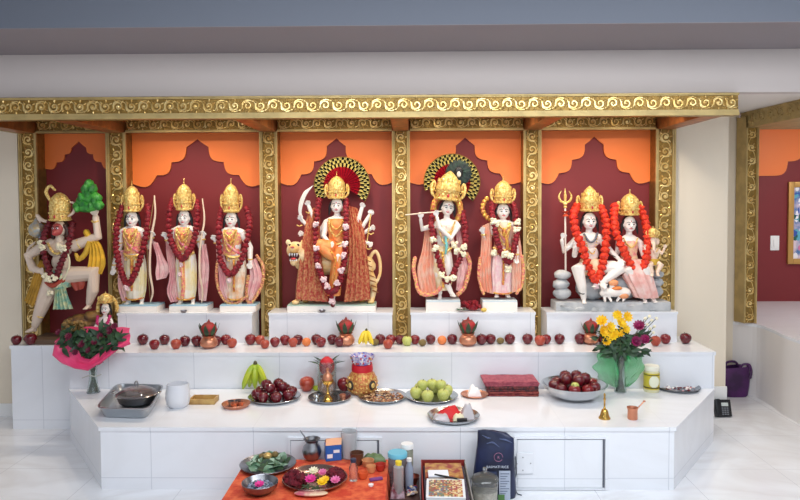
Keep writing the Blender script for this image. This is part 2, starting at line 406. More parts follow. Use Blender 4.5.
# front beam
bl = -3.05; brx = XW(738, DB, 105)
zb = W(400, 117.6, DB).z; zt = W(400, 95.5, DB).z
t = thing('carved_beam', 'long carved gold beam spanning the whole front of the altar canopy', 'beam')
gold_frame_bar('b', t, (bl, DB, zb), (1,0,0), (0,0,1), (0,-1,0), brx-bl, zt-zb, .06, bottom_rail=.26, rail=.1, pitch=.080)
# columns
cols = [(20, 38, 'dim carved gold column at the far left end of the altar'), (107, 127, 'carved gold column between the monkey statue and the bow bearer'),
        (260, 278, 'carved gold column between the three standing statues and the goddess'), (392, 410, 'carved gold column right of the goddess, centre of the altar'),
        (523, 541, 'carved gold column between the flute pair and the seated couple'), (655, 675, 'carved gold column at the right end beside the cream wall')]
ztop = 2.21; colx = []
for (a, c, lab) in cols:
    xa_, xc_ = XW(a, DC, 170), XW(c, DC, 170); colx.append((xa_, xc_)); cw = xc_-xa_
    t = thing('carved_column', lab, 'column', (0, 0, 0), group='carved gold columns of the altar')
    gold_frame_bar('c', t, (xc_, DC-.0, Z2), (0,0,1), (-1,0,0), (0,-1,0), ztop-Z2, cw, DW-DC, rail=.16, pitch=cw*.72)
# lintels between columns, cross beams, coffer
lint = ['dim carved gold lintel above the monkey statue', 'carved gold lintel above the three standing statues', 'carved gold lintel above the goddess with the pleated fan',
        'carved gold lintel above the flute player', 'carved gold lintel above the seated couple']
for i in range(5):
    xa_, xc_ = colx[i][1], colx[i+1][0]
    t = thing('carved_lintel', lint[i], 'lintel', group='carved gold lintels between the columns')
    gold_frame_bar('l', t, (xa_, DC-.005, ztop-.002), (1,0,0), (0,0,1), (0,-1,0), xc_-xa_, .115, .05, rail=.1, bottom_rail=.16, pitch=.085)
for i in range(6):
    xa_, xc_ = colx[i]
    t = tag(MB().box((xa_+.01, DB+.06, 2.208), (xc_-.01, DW-.002, 2.34), .004).build('cross_beam', M_BROWN), 'brown gold cross beam running from the front beam back over the ' + cols[i][2].replace('carved gold column', 'column').replace('dim ', ''), 'beam', 'brown cross beams under the altar canopy')
b = MB().box((bl, DB+.13, 2.43), (brx, DW-.002, 2.47)); b = tag(b.build('canopy_board', mat('canopy_inner', (150, 120, 84), .6), smooth=False), 'flat inner panel of the altar canopy above the columns', 'panel')
b = MB().box((bl, DB+.06, 2.208), (colx[0][0], DC-.001, 2.23)); tag(b.build('canopy_soffit', M_GOLDP, smooth=False), 'dark gold soffit board at the left end of the canopy', 'panel', 'soffit boards')
# bay lights
for i in range(4):
    xa_, xc_ = colx[i+1][1], colx[i+2][0]; xm = (xa_+xc_)/2
    for dx in ((-.22, .22) if i != 1 else (-.2, .2)):
        t = thing('recessed_downlight', 'round recessed downlight at the %s of the canopy bay above the %s' % (('left', 'right')[dx > 0], ('three standing statues', 'goddess', 'flute player', 'seated couple')[i]), 'light', (xm+dx, 4.74, 2.43), group='canopy downlights')
        MB().lathe([(.028, -.004), (.042, -.004), (.045, 0), (.028, 0)], seg=20).build('trim_ring', M_WHITE, t)
        MB().lathe([(.027, -.002), (.027, 0)], seg=16).build('lamp', mat('lamp_glow', (255, 230, 190), .5, emit=6), t)
        spot('bay_spot', (xm+dx, 4.74, 2.415), (xm+dx*.9, 5.12, 1.0), 22, WARM, 125, .8, .035)
    #spot('niche_spot', (xm, 5.325, 2.29), (xm, 5.30, 1.0), 1.0, WARM, 150, 1, .01)

# scalloped orange panels
def scallop(name, xa_, xc_, ypk, cus, ybot, D, zt_, lab, th=.014, half=False):
    xm = (xa_+xc_)/2; hwid = (xc_-xa_)/2
    def side(sg):
        P_ = [(0, ypk)] + cus; out = []
        for i in range(len(P_)-1):
            (ax, az), (cx_, cz) = P_[i], P_[i+1]
            A = Vector((ax*hwid, az)); B = Vector((cx_*hwid, cz)); d = B-A; nrm = Vector((d.y, -d.x)); nrm = nrm if (nrm.x > 0) else nrm  # bulge to the centre and down
            nrm = Vector((-abs(d.y), -abs(d.x))).normalized() if i else Vector((0, -1))
            c_ = [A + d*(j/8) + nrm*math.sin(PI*j/8)*d.length*(.29 if i else .02) for j in range(9)]
            out += [(xm + sg*p.x, p.y) for p in (c_ if i == 0 else c_[1:])]
        return out
    R = side(1); L_ = side(-1)
    for sg, pts in ((1, R), (-1, L_)):
        pass
    loop = [(xa_, zt_), (xc_, zt_), (xc_, R[-1][1])] + R[::-1] + L_[1:] + [(xa_, L_[-1][1])]
    lp_ = []
    for p in loop:
        if not lp_ or (abs(p[0]-lp_[-1][0]) + abs(p[1]-lp_[-1][1])) > 1e-5: lp_.append(p)
    from mathutils.geometry import tessellate_polygon
    mb = MB(); tri = tessellate_polygon([[Vector((x, z, 0)) for x, z in lp_]]); A_ = [mb.bm.verts.new((x, D-th, z)) for x, z in lp_]; B_ = [mb.bm.verts.new((x, D-.001, z)) for x, z in lp_]; n = len(A_)
    for q in tri: mb.face([A_[i] for i in q]); mb.face([B_[i] for i in q][::-1])
    for i in range(n): mb.face([A_[i], A_[(i+1)%n], B_[(i+1)%n], B_[i]])
    return tag(mb.build(name, M_ORANGE, smooth=False), lab, 'panel', 'orange scalloped arch panels')
cz = lambda y: W(400, y, DW).z
for i in range(5):
    xa_, xc_ = colx[i][1], colx[i+1][0]
    if i == 0: cus = [(.22, cz(146)), (.42, cz(152.5)), (.66, cz(160.5)), (.98, cz(167))]; yp = cz(139.5)
    else: cus = [(.17, cz(146)), (.40, cz(161)), (.63, cz(174)), (1.0, cz(182.5))]; yp = cz(138)
    scallop('scalloped_panel', xa_, xc_, yp, cus, 0, DW, 2.33, 'orange scalloped arch panel behind the ' + ['monkey statue', 'three standing statues', 'goddess and her fan', 'flute player', 'seated couple'][i])

# right alcove frame, header, switch, picture
hb_ = W(760, 127.5, 5.74).z - .002
t = thing('carved_frame_post', 'carved gold frame post of the right hand alcove', 'column')
pa = W(735, 322, 5.86); pb = W(757, 322, 5.72); xpl = pa.x
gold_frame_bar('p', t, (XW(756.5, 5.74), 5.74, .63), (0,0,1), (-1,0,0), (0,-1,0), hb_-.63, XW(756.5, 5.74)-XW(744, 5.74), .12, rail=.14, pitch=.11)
MB().prism([(XW(744, 5.74), 5.735, .63), (XW(744, 5.74), 5.855, .63), (XW(735, 5.84), 5.84, .63)], (0, 0, 1.73)).build('side_face', M_GOLDP, t, smooth=False)
t = thing('carved_header', 'gold header beam slanting forward above the right hand alcove', 'beam')
hA = W(741, 113, 5.84); hB = W(800, 97.5, 5.05); hC = W(830, 90, 4.7)
hz = hA.z; hb = W(760, 127.5, 5.74).z
pl = [(hA.x, hA.y), (hB.x, hB.y), (hC.x, hC.y), (hC.x+.6, hC.y), (hB.x+.8, 5.9), (hA.x+.1, 5.9)]
MB().prism([(x, y, hb) for x, y in pl], (0, 0, hz-hb-.001)).build('header_body', M_GOLDP, t, smooth=False)
sc_ = MB(); u_ = (Vector((hB.x, hB.y, 0)) - Vector((hA.x, hA.y, 0))); Lh = u_.length*1.4; u_.normalize(); nn = Vector((u_.y, -u_.x, 0)); nn = nn if nn.x < 0 else -nn
scroll_band(sc_, Vector((hA.x, hA.y, hb+.03)), u_, (0,0,1), nn, Lh, (hz-hb)*.7, .12); sc_.build('scrollwork', M_GOLDP, t)
o = scallop('scalloped_panel', W(757, 250, 7.0).x - .05, W(757, 250, 7.0).x + 1.75, W(0, 150, 7.0).z+.0, [(.3, W(0, 138, 7).z), (.45, W(0, 152, 7).z), (.62, W(0, 166, 7).z), (.80, W(0, 180, 7).z)], 0, 7.0, 2.44, 'orange scalloped arch panel on the maroon wall of the right alcove')
p = W(774.5, 243, 7.0)
t = thing('light_switch', 'white rocker light switch on the maroon alcove wall', 'switch', (p.x, 7.0, p.z))
MB().box((-.045, -.008, -.075), (.045, 0, .075), .004).build('wall_plate', M_WHITE, t)
MB().box((-.017, -.014, -.035), (.017, -.008, .035), .003).build('rocker', M_WHITE, t)
t = thing('framed_picture', 'gold framed colourful painting on the maroon alcove wall', 'picture', (W(787, 223, 7).x, 7.0, W(787, 223, 7).z))
hh = (W(787, 182, 7).z - W(787, 264, 7).z)/2; fw = .7
fr = MB()
for q in (((0, -.03, -hh), (.055, 0, hh)), ((fw-.055, -.03, -hh), (fw, 0, hh)), ((.055, -.03, hh-.055), (fw-.055, 0, hh)), ((.055, -.03, -hh), (fw-.055, 0, -hh+.055))): fr.box(*q, bev=.006)
fr.build('picture_frame', mat('frame_gold', (196, 150, 82), .4, .4), t)
MB().box((.05, -.012, -hh+.05), (fw-.05, -.002, hh-.05)).build('canvas', mat('painted_canvas', (60, 110, 170), .5, rgb2=(220, 200, 210), vscale=9), t, smooth=False)
cv = MB(); cols_ = [(52, 84, 170), (90, 170, 190), (30, 90, 80), (220, 120, 160), (240, 236, 240), (196, 90, 150)]
ms = [mat('paint_%s' % n_, c_, .5) for n_, c_ in zip(('blue', 'aqua', 'green', 'pink', 'white', 'mauve'), cols_)]
for i in range(150):
    cv.mi = random.randrange(6); zz = random.uniform(-hh+.07, hh-.07)
    if zz < -hh*.4: cv.mi = random.choice((3, 4, 5, 1))
    elif zz > hh*.4: cv.mi = random.choice((0, 0, 1, 4))
    else: cv.mi = random.choice((1, 2, 4, 0))
    cv.ell((random.uniform(.07, fw-.07), -.0125, zz), (random.uniform(.008, .03), .0015, random.uniform(.01, .05)), 8, 4)
cv.build('brush_patches', ms, t)

area('alcove_light', (3.6, 5.9, 2.43), (3.4, 6.2, 0), 1.2, 1.2, 60, (1.0, .96, .92))

# ================================================================ statues
def voxelize(mb, vox, name, m, root, smooth_it=2):
    me = bpy.data.meshes.new(name + '_src'); bmesh.ops.recalc_face_normals(mb.bm, faces=mb.bm.faces[:]); mb.bm.to_mesh(me); mb.bm.free()
    tmp = bpy.data.objects.new('tmp', me); COL.objects.link(tmp)
    r = tmp.modifiers.new('r', 'REMESH'); r.mode = 'VOXEL'; r.voxel_size = vox; r.use_smooth_shade = True
    sm = tmp.modifiers.new('s', 'SMOOTH'); sm.factor = .5; sm.iterations = smooth_it
    dg = bpy.context.evaluated_depsgraph_get(); dg.update()
    me2 = bpy.data.meshes.new_from_object(tmp.evaluated_get(dg)); bpy.data.objects.remove(tmp); bpy.data.meshes.remove(me)
    me2.name = name; me2.materials.clear(); me2.materials.append(m)
    me2.polygons.foreach_set('use_smooth', [True]*len(me2.polygons))
    o = bpy.data.objects.new(name, me2); COL.objects.link(o); o.parent = root; return o

class Fig:
    """a carved figure; every point is measured on the photo (px, py, depth in px) at the figure's own distance"""
    def __init__(s, name, label, cat, px, D, zb, group=None):
        s.D = D; s.s = F/D*.9985; s.u = 1/s.s
        p = W(px, 250, D); s.o = Vector((p.x, D, zb))
        s.root = thing(name, label, cat, s.o, group=group); s.b = MB()
    def P(s, px, py, dy=0):
        p = W(px, py, s.D); return Vector((p.x, s.D + dy*s.u, p.z)) - s.o
    def limb(s, pts, r, seg=12):
        q = [s.P(*p) for p in pts]; s.b.tube(q, [v*s.u*1.1 for v in r], seg)
    def ell(s, c, r, rot=None): s.b.ell(s.P(*c), tuple(v*s.u for v in r), 18, 12, rot)
    def hand(s, wrist, d, k=1.0, curl=.5, side=1, nrm=(0,-1,0)):
        """d: direction of the fingers (x, depth, z); nrm: palm normal; side: which side the thumb leaves"""
        w_ = s.P(*wrist); d = Vector(d).normalized(); n = Vector(nrm); n = (n - d*n.dot(d)).normalized(); a = d.cross(n)*side; u = s.u*k
        for j in range(4):   # palm built of four rays
            s.b.tube([w_, w_ + d*3.6*u + a*(j-1.5)*1.15*u], [1.2*u, .95*u], 8)
        for j, ln in enumerate((3.3, 3.9, 3.6, 2.8)):
            b0 = w_ + d*3.4*u + a*(1.5-j)*1.2*u; f1 = b0 + (d + a*(1.5-j)*.10).normalized()*ln*.5*u + n*curl*.6*u; f2 = f1 + (d*(1-curl*.7) + n*curl).normalized()*ln*.5*u
            s.b.tube([b0, f1, f2], [.62*u, .58*u, .46*u], 7)
        t0 = w_ + d*1.2*u + a*1.6*u; t1 = t0 + (d*.7 + a*.8 + n*.2).normalized()*2.0*u; t2 = t1 + (d*.95 + a*.2 + n*.3).normalized()*1.7*u
        s.b.tube([t0, t1, t2], [.85*u, .72*u, .55*u], 7)
    def foot(s, ankle, dx=0, dy=-1, L=6.5, k=1.0):
        a = s.P(*ankle); u = s.u*k; d = Vector((dx, dy, 0)).normalized(); sd = Vector((-d.y, d.x, 0))
        s.b.tube([a + Vector((0,0,0)), a + d*1.5*u - Vector((0,0,.9*u)), a + d*L*.62*u - Vector((0,0,1.9*u))], [1.9*u, 2.1*u, 1.5*u], 10)
        s.b.ell(a - Vector((0,0,1.6*u)) - d*.8*u, (1.6*u, 1.6*u, 1.5*u))
        for j in range(5):
            b0 = a + d*L*.55*u + sd*(j-2)*.85*u - Vector((0,0,2.1*u)); s.b.tube([b0, b0 + d*(2.4 - abs(j-1)*.28)*u - Vector((0,0,.25*u))], [.72*u, .55*u], 7)
    def head(s, c, w=5.5, h=8.2, tilt=0, nose=True, turn=0):
        """c: centre of the face; w half width; h half height"""
        C_ = s.P(*c); u = s.u; R = Matrix.Rotation(tilt, 3, 'Y') @ Matrix.Rotation(turn, 3, 'Z'); s.hC, s.hR, s.hw, s.hh = C_, R, w*u, h*u
        def q(x, y, z): return C_ + R @ Vector((x*w*u, y*w*u, z*h*u))
        s.q = q
        s.b.ell(q(0, .25, .22), (w*u, w*1.12*u, h*.80*u), 20, 14, R); s.b.ell(q(0, -.05, -.22), (w*.92*u, w*.90*u, h*.66*u), 18, 12, R)
        s.b.ell(q(0, -.55, -.66), (w*.34*u, w*.32*u, h*.2*u), 12, 8, R)
        for sg in (-1, 1):
            s.b.ell(q(sg*.45, -.55, -.22), (w*.36*u, w*.28*u, h*.24*u), 12, 8, R); s.b.ell(q(sg*1.0, .15, -.02), (w*.13*u, w*.24*u, h*.24*u), 10, 8, R)
        if nose: s.b.tube([q(0, -.86, .12), q(0, -1.08, -.20)], [w*.11*u, w*.17*u], 8)
    def face(s, lips=M_LIPS, mark=M_LIPS, k=1.0):
        q = s.q; R = s.hR; w = s.hw; h = s.hh
        for sg in (-1, 1):
            e = MB().ell(q(sg*.40, -.84, .05), (w*.25*k, w*.13, h*.085*k), 12, 8, R).build('eye', M_WHITE, s.root)
            MB().ell(q(sg*.38, -.95, .045), (w*.17*k, w*.06, h*.06*k), 10, 6, R).build('pupil', M_HAIR, e)
            MB().tube(curve([q(sg*.14, -.92, .22), q(sg*.42, -.88, .31), q(sg*.74, -.70, .20)], 6), [w*.03, w*.05, w*.055, w*.055, w*.05, w*.04, w*.02], 6).build('eyebrow', M_HAIR, s.root)
        MB().tube(curve([q(-.30, -.84, -.43), q(-.1, -.93, -.475), q(0, -.94, -.465), q(.1, -.93, -.475), q(.30, -.84, -.43)], 8), [w*.03, w*.06, w*.09, w*.10, w*.09, w*.10, w*.09, w*.06, w*.03], 6).build('lips', lips, s.root)
        if mark: MB().ell(q(0, -.91, .40), (w*.07, w*.05, h*.12), 8, 6, R).build('forehead_mark', mark, s.root)
    def body(s, m=M_SKIN, vox=.0036): return voxelize(s.b, vox, 'body', m, s.root)
    def hair(s, down=1.0):
        q = s.q; w = s.hw; h = s.hh; b = MB(); b.ell(q(0, .52, .22), (w*1.12, w*1.0, h*.92), 18, 12, s.hR)
        for sg in (-1, 1):
            b.tube(curve([q(sg*1.0, -.05, .45), q(sg*1.2, .15, 0), q(sg*1.26, .15, -.55*down), q(sg*1.4, .2, -1.15*down)], 8), [w*.16, w*.2, w*.22, w*.24, w*.24, w*.24, w*.2, w*.16, w*.08], 8)
        b.build('hair', M_HAIR, s.root)
    def crown(s, base, w, h, m=M_CROWN, wings=True, tilt=0, finial=True, lean=0, point=False):
        """base: centre of the lower rim; w half width px; h height px"""
        C_ = s.P(*base); u = s.u; R = Matrix.Rotation(tilt, 3, 'Y'); b = MB(); w *= u; h *= u
        prof = [(.96, -.02), (1.06, 0), (1.08, .05), (.98, .07), (.96, .20), (1.10, .24), (1.12, .29), (.98, .32), (1.0, .42), (1.05, .50), (1.0, .60), (.92, .66), (.90, .72), (.78, .80), (.60, .87), (.36, .93), (.12, .97)]
        if point: prof = [(.96, -.02), (1.06, 0), (1.08, .06), (.98, .08), (1.0, .3), (1.08, .34), (1.06, .44), (.98, .54), (.84, .68), (.60, .82), (.3, .93), (.06, 1.0)]
        b.lathe([(r*w, z*h) for r, z in prof], C_, 28, 1, 1, rot=R)
        def q(a, r, z): return C_ + R @ Vector((math.sin(a)*r*w, -math.cos(a)*r*w, z*h))
        for k in range(16): b.blob(q(2*PI*k/16, 1.08, .03), .075*w, .1)
        for k in range(13):
            a = 2*PI*k/13; b.ell(q(a, 1.0, .15), (.13*w, .06*w, .075*h), 8, 6, R @ Matrix.Rotation(a, 3, 'Z'))
        for k in range(11):
            a = 2*PI*(k+.5)/11; b.ell(q(a, .97, .40), (.17*w, .08*w, .09*h), 8, 6, R @ Matrix.Rotation(a, 3, 'Z')); b.blob(q(a, 1.10, .27), .07*w, .1)
        for k in range(9):
            a = 2*PI*k/9; b.ell(q(a, .93, .64), (.2*w, .09*w, .09*h), 8, 6, R @ Matrix.Rotation(a, 3, 'Z'))
        # front plume
        b.ell(q(0, 1.08, .40), (.34*w, .10*w, .20*h), 12, 8, R); b.ell(q(0, 1.18, .40), (.15*w, .08*w, .10*h), 10, 8, R); b.ell(q(0, .95, .68), (.26*w, .1*w, .14*h), 10, 8, R)
        if finial: b.tube([q(0, 0, .92), q(0, 0, 1.12)], [.05*w, .035*w], 6); b.blob(q(0, 0, 1.02), .09*w, .05); b.blob(q(0, 0, 1.14), .08*w, .05)
        c_ = b.build('crown', m, s.root)
        g = MB()
        for a in (0,): g.ell(q(a, 1.16, .14), (.10*w, .06*w, .06*h), 8, 6, R)
        for k in (-1, 1): g.blob(q(k*.7, 1.12, .14), .07*w, .05)
        g.build('red_gem', M_LIPS, c_)
        if wings:
            for sg in (-1, 1):
                g = MB(); cc = C_ + R @ Vector((sg*1.12*w, .1*w, .30*h))
                pts = [cc + R @ Vector((sg*w*x, 0, h*z)) for x, z in ((-.1, -.25), (.22, -.12), (.34, .10), (.20, .30), (.05, .22), (.08, .08))]
                g.tube(curve(pts, 14), lerp_list([.10*w, .15*w, .15*w, .12*w, .09*w, .06*w], 14), 7); g.blob(cc + R @ Vector((sg*.1*w, 0, .02*h)), .13*w, .1)
                g.build('side_ornament', m, c_)
    def dress(s, fx, sh, cx, el_=(), ha_=()):
        for k_, (w_, d_) in enumerate(((6.2, 7), (8.0, 14), (6.6, 22))):
            s.beads('long_necklace', [(fx-w_*.8, sh+1, -5.0), (fx-w_*.7, sh+d_*.55, -7.4), (fx, sh+d_, -8.4), (fx+w_*.7, sh+d_*.55, -7.4), (fx+w_*.8, sh+1, -5.0)], (1.0, .9, .9)[k_], M_CROWN, 22 + 8*k_)
        s.rope('chest_ornament', [(fx, sh+7, -8.2), (fx+.2, sh+10, -8.6), (cx*.3+fx*.7, sh+16, -8)], [1.8, 2.2, .8], M_BRIGHT, 10)
        s.rope('girdle', [(cx-9, sh+25.5, -4.5), (cx-5, sh+27, -7.6), (cx, sh+27.6, -8.6), (cx+5, sh+27, -7.6), (cx+9, sh+25.5, -4.5)], 1.25, M_CROWN, 18)
        for dx_ in (-5, 0, 5):
            s.beads('girdle_chain', [(cx+dx_-2.4, sh+28, -8.2), (cx+dx_, sh+31.5, -9.2), (cx+dx_+2.4, sh+28, -8.2)], .6, M_CROWN, 9)
        for sg, e_, h_ in ((-1, el_[0], ha_[0]), (1, el_[1], ha_[1])):
            x_, y_ = fx+sg*10.2, sh+3.5; mx, my = x_*.45+e_[0]*.55, y_*.45+e_[1]*.55
            s.rope('armlet', [(mx-3.3, my-.4, e_[2]-.6), (mx, my+.5, e_[2]-4.0), (mx+3.3, my-.4, e_[2]-.6)], .95, M_CROWN, 8)
            wx, wy = e_[0]*.22+h_[0]*.78, e_[1]*.22+h_[1]*.78; dy_ = e_[2]*.22+h_[2]*.78
            s.rope('bangle', [(wx-2.3, wy, dy_-.4), (wx, wy+.4, dy_-2.6), (wx+2.3, wy, dy_-.4)], .8, M_CROWN, 8)
        s.beads('gold_hem', [(cx-8.6, 297.5, -1), (cx-6, 298.3, -5.4), (cx, 298.8, -7.4), (cx+6, 298.3, -5.4), (cx+8.6, 297.5, -1)] if s.hem > 0 else [(cx-10, 291.5, -1), (cx-7, 292.3, -6.4), (cx, 292.8, -8.6), (cx+7, 292.3, -6.4), (cx+10, 291.5, -1)], 1.0, M_BRIGHT, 26)
        s.beads('front_pleat', [(cx, sh+31, -8.8), (cx+.3, sh+42, -9.4), (cx+.3, sh+52, -9.2), (cx, sh+61, -8.4)], 1.3, M_BRIGHT, 24)
        s.rope('sash_band', [(fx-8.6, sh+3, -3.6), (fx-3, sh+12, -7.6), (fx+3.5, sh+20, -7.4), (cx+8.2, sh+26, -4)], [1.2, 1.5, 1.5, 1.2], M_PINKD, 16, flat=.6)
    def part(s, name, mb, m): return mb.build(name, m, s.root)
    def skirt(s, name, rows, m, nf=13, fold=.05, seg=52, depth=.7, cap=True):
        """rows: (px, py, half width px, dy)"""
        b = MB(); prev = None
        for px, py, hw, dy in rows:
            c = s.P(px, py, dy); ring = []
            for k in range(seg):
                a = 2*PI*k/seg; q_ = hw*s.u*(1 + fold*math.sin(nf*a)*(1 if prev else .3)); ring.append(b.bm.verts.new(c + Vector((math.cos(a)*q_, math.sin(a)*q_*depth, 0))))
            if prev:
                for k in range(seg): b.face([prev[k], prev[(k+1)%seg], ring[(k+1)%seg], ring[k]])
            else: b.face(ring[::-1])
            prev = ring
        b.face(prev); return b.build(name, m, s.root)
    def rope(s, name, pts, r, m, n=24, seg=8, parent=None, flat=1):
        b = MB(); q = curve([s.P(*p) for p in pts], n); b.tube(q, lerp_list([v*s.u for v in r], n) if isinstance(r, (list, tuple)) else r*s.u, seg, flat=flat); return b.build(name, m, parent or s.root)
    def sheet(s, name, L, R, m, nf=4, amp=1.0, th=.5, n=28, phase=0, k=10):
        b = MB(); l = curve([s.P(*p) for p in L], k); r = curve([s.P(*p) for p in R], k); b.sheet(l, r, nf, amp*s.u, th*s.u, n, phase); return b.build(name, m, s.root)
    def beads(s, name, pts, r, m, n=30, parent=None):
        b = MB(); 
        for p in curve([s.P(*p) for p in pts], n): b.blob(p, r*s.u, .12)
        return b.build(name, m, parent or s.root)
    def base(s, pxa, pxb, ht, dep, m, rim=None):
        xa_ = W(pxa, 305, s.D-dep/2).x - s.o.x; xb_ = W(pxb, 305, s.D-dep/2).x - s.o.x; b = MB().box((xa_, -dep/2, 0), (xb_, dep/2, ht*.82), .003); o = b.build('plinth', m, s.root)
        if rim: MB().box((xa_+.002, -dep/2+.002, ht*.82), (xb_-.002, dep/2-.002, ht), .002).build('plinth_top', rim, o)
    def garland(s, label, pts, r, m, n=None, acc=None, accm=M_WF, accr=2.2, group=None, name='flower_garland'):
        q = [s.P(*p) for p in pts]; L = sum((q[i+1]-q[i]).length for i in range(len(q)-1)); n = n or max(12, int(L/(r*s.u*1.12)))
        c = curve(q, n); o = MB(); org = s.o
        for i, p in enumerate(c):
            t = (c[min(i+1, n)] - c[max(i-1, 0)]).normalized(); a = t.cross(Vector((0,1,0))).normalized(); ph = i*1.1
            o.blob(p + a*random.uniform(-.15, .15)*r*s.u, r*s.u*random.uniform(.82, .98), .14, 2)
            for k in range(7):
                an = ph + 2*PI*k/7; o.blob(p + (a*math.cos(an) + Vector((0,1,0))*math.sin(an)*.8)*r*s.u*.72 + t*random.uniform(-.25, .25)*r*s.u, r*s.u*random.uniform(.26, .4), .3)
        t = tag(o.build(name, m, None, loc=org), label, 'garland', group)
        if acc:
            for a_ in acc:
                g = MB(); P0 = s.P(*a_)
                for k in range(12):
                    g.blob(P0 + Vector((random.uniform(-1,1), random.uniform(-.8,.3), random.uniform(-1,1)))*accr*s.u*.85, accr*s.u*random.uniform(.62, .9), .25)
                g.build('flower_cluster', accm, t)
        return t
DS = 5.13
M_ROSEROBE = mat('rose_gold_paint', (238, 112, 128), .5, .1, .5, 120, rgb2=(246, 206, 120), vscale=75)

def standing(px, label, base, face, cr_top, cr_base, crw, sh, elbowL, handL, elbowR, handR, robe, dhoti, D=DS, tilt=0, face_w=5.4, hips=None, feet=None, yb=304, handd=((-.2,-.3,-1), (.2,-.3,-1)), blouse=M_ROSEROBE, skirt_only=False, name='deity_statue', plinth=M_SKIN, rim=M_PEDBLUE, ht=.052, hk=(1,1)):
    f = Fig(name, label, 'statue', px, D, Z3)
    f.base(base[0], base[1], ht, .17, plinth, rim)
    fx, fy = face; cx = hips or px
    f.head((fx, fy+.6, -1), face_w*1.08, 8.3, tilt)
    f.limb([(fx, fy+6, .5), (fx, sh+1, .5)], [2.6, 3.0])
    f.ell((fx, sh+6, 0), (9.8, 5.6, 8.5)); f.ell((fx, sh+.6, 0), (6.5, 3.6, 3.4)); f.ell(((fx+cx)/2, sh+17, 0), (7.4, 5.0, 8)); f.ell((cx, sh+28, 0), (8.6, 5.6, 7))
    for sg, el, ha, hd in ((-1, elbowL, handL, handd[0]), (1, elbowR, handR, handd[1])):
        f.limb([(fx+sg*5, sh+2, 0), (fx+sg*10.2, sh+3.5, .2), el, ha], [3.7, 3.7, 2.8, 1.9]); f.hand(ha, hd, hk[0 if sg < 0 else 1], .4, 1 if sg*1 > 0 else -1)
        # legs
    fl, fr = feet or ((cx-5, yb-3.2, -1), (cx+5, yb-3.2, -1))
    f.limb([(cx-4.2, sh+30, 0), (cx-5, (sh+30+yb)/2+1, -1.2), (fl[0], fl[1]-1, 0)], [5.0, 3.7, 2.0]); f.limb([(cx+4.2, sh+30, 0), (cx+5, (sh+30+yb)/2+1, -1.2), (fr[0], fr[1]-1, 0)], [5.0, 3.7, 2.0])
    f.foot((fl[0], fl[1], 0), -.25, -1, 6); f.foot((fr[0], fr[1], 0), .25, -1, 6)
    f.body(); f.face(); f.hair()
    f.hem = 1 if yb > 300 else -1
    f.dress(fx, sh, cx, el_=(elbowL, elbowR), ha_=(handL, handR))
    f.crown((fx, cr_base, -.5), crw, cr_base-cr_top)
    # blouse / painted breastplate
    b = MB(); b.lathe([(4.4*f.u, 1.6*f.u), (8.2*f.u, -.6*f.u), (10.4*f.u, -4*f.u), (10.8*f.u, -7*f.u), (10.0*f.u, -12*f.u), (8.8*f.u, -16*f.u), (8.6*f.u, -20*f.u), (9.4*f.u, -25*f.u)], f.P(fx, sh+.5, 0), 32, 1, .62, .02, 9); b.build('painted_tunic', blouse, f.root)
    return f

# --- 1 bow bearer
f = standing(136, 'white marble statue with gold crown holding a tall bow, leftmost of the three standing figures', (117.5, 157), (132.5, 218.5), 185, 211.5, 7.4, 228,
    (117.5, 252, 1), (114.2, 268, -2), (149, 247, 1), (153.5, 235, -3), None, None, feet=((129, 301, -1), (142, 301, -1)), hips=135, handd=((-.1,-.2,-1), (.3,-.6,.6)))
f.skirt('dhoti', [(135, 255, 9.2, 0), (135, 262, 10.2, 0), (136, 276, 10.4, -.5), (136, 290, 9.4, 0), (136, 298, 8.0, 0)], M_YELP, 11, .07)
f.rope('bow', [(155.5, 196, -3), (157, 215, -5), (153.5, 240, -7), (152.5, 270, -7), (155, 290, -6), (152, 301, -4)], [.7, 1.0, 1.2, 1.2, 1.0, .7], mat('pale_wood', (232, 206, 180), .4), 30)
f.rope('bow_string', [(155.5, 196, -3), (149.5, 250, -6), (152, 301, -4)], .25, M_GOLDP, 8)
f.sheet('sash', [(152, 240, -1), (157, 258, -1), (156, 272, -2), (157, 280, -2)], [(158, 243, 0), (164, 258, 0), (170, 268, 0), (166, 278, 0)], M_PINK, 3, 1.0)
f.sheet('sash', [(119, 250, 0), (118, 270, 0), (118, 288, 0), (122, 301, 0)], [(124, 250, 0), (127, 270, 0), (129, 288, 0), (131, 300, 0)], M_PINK, 3, .8)
f.beads('necklace', [(126, 230, -5), (129, 236, -6.5), (132.5, 239, -7), (136, 236, -6.5), (139, 230, -5)], .7, M_CROWN, 16)
f.rope('girdle', [(127, 255, -5.5), (135, 258, -7.4), (143, 255, -5.5)], .9, M_CROWN, 14); f.rope('waist_pendant', [(135, 257, -7), (135, 270, -8), (135.5, 281, -8)], [1.8, 1.6, .8], M_BRIGHT, 10)
f.garland('dark red flower garland with one white blossom knot around the bow bearer', [(123, 204, 2), (120, 218, -3), (119.5, 238, -8), (122, 258, -10), (127.5, 275, -11), (132, 283, -11), (138, 275, -11), (144, 258, -10), (148, 238, -7), (149, 218, -2), (147, 206, 2)], 3.3, M_RED, acc=[(131.5, 286, -11.5)], accm=M_PKF, group='dark red garlands')
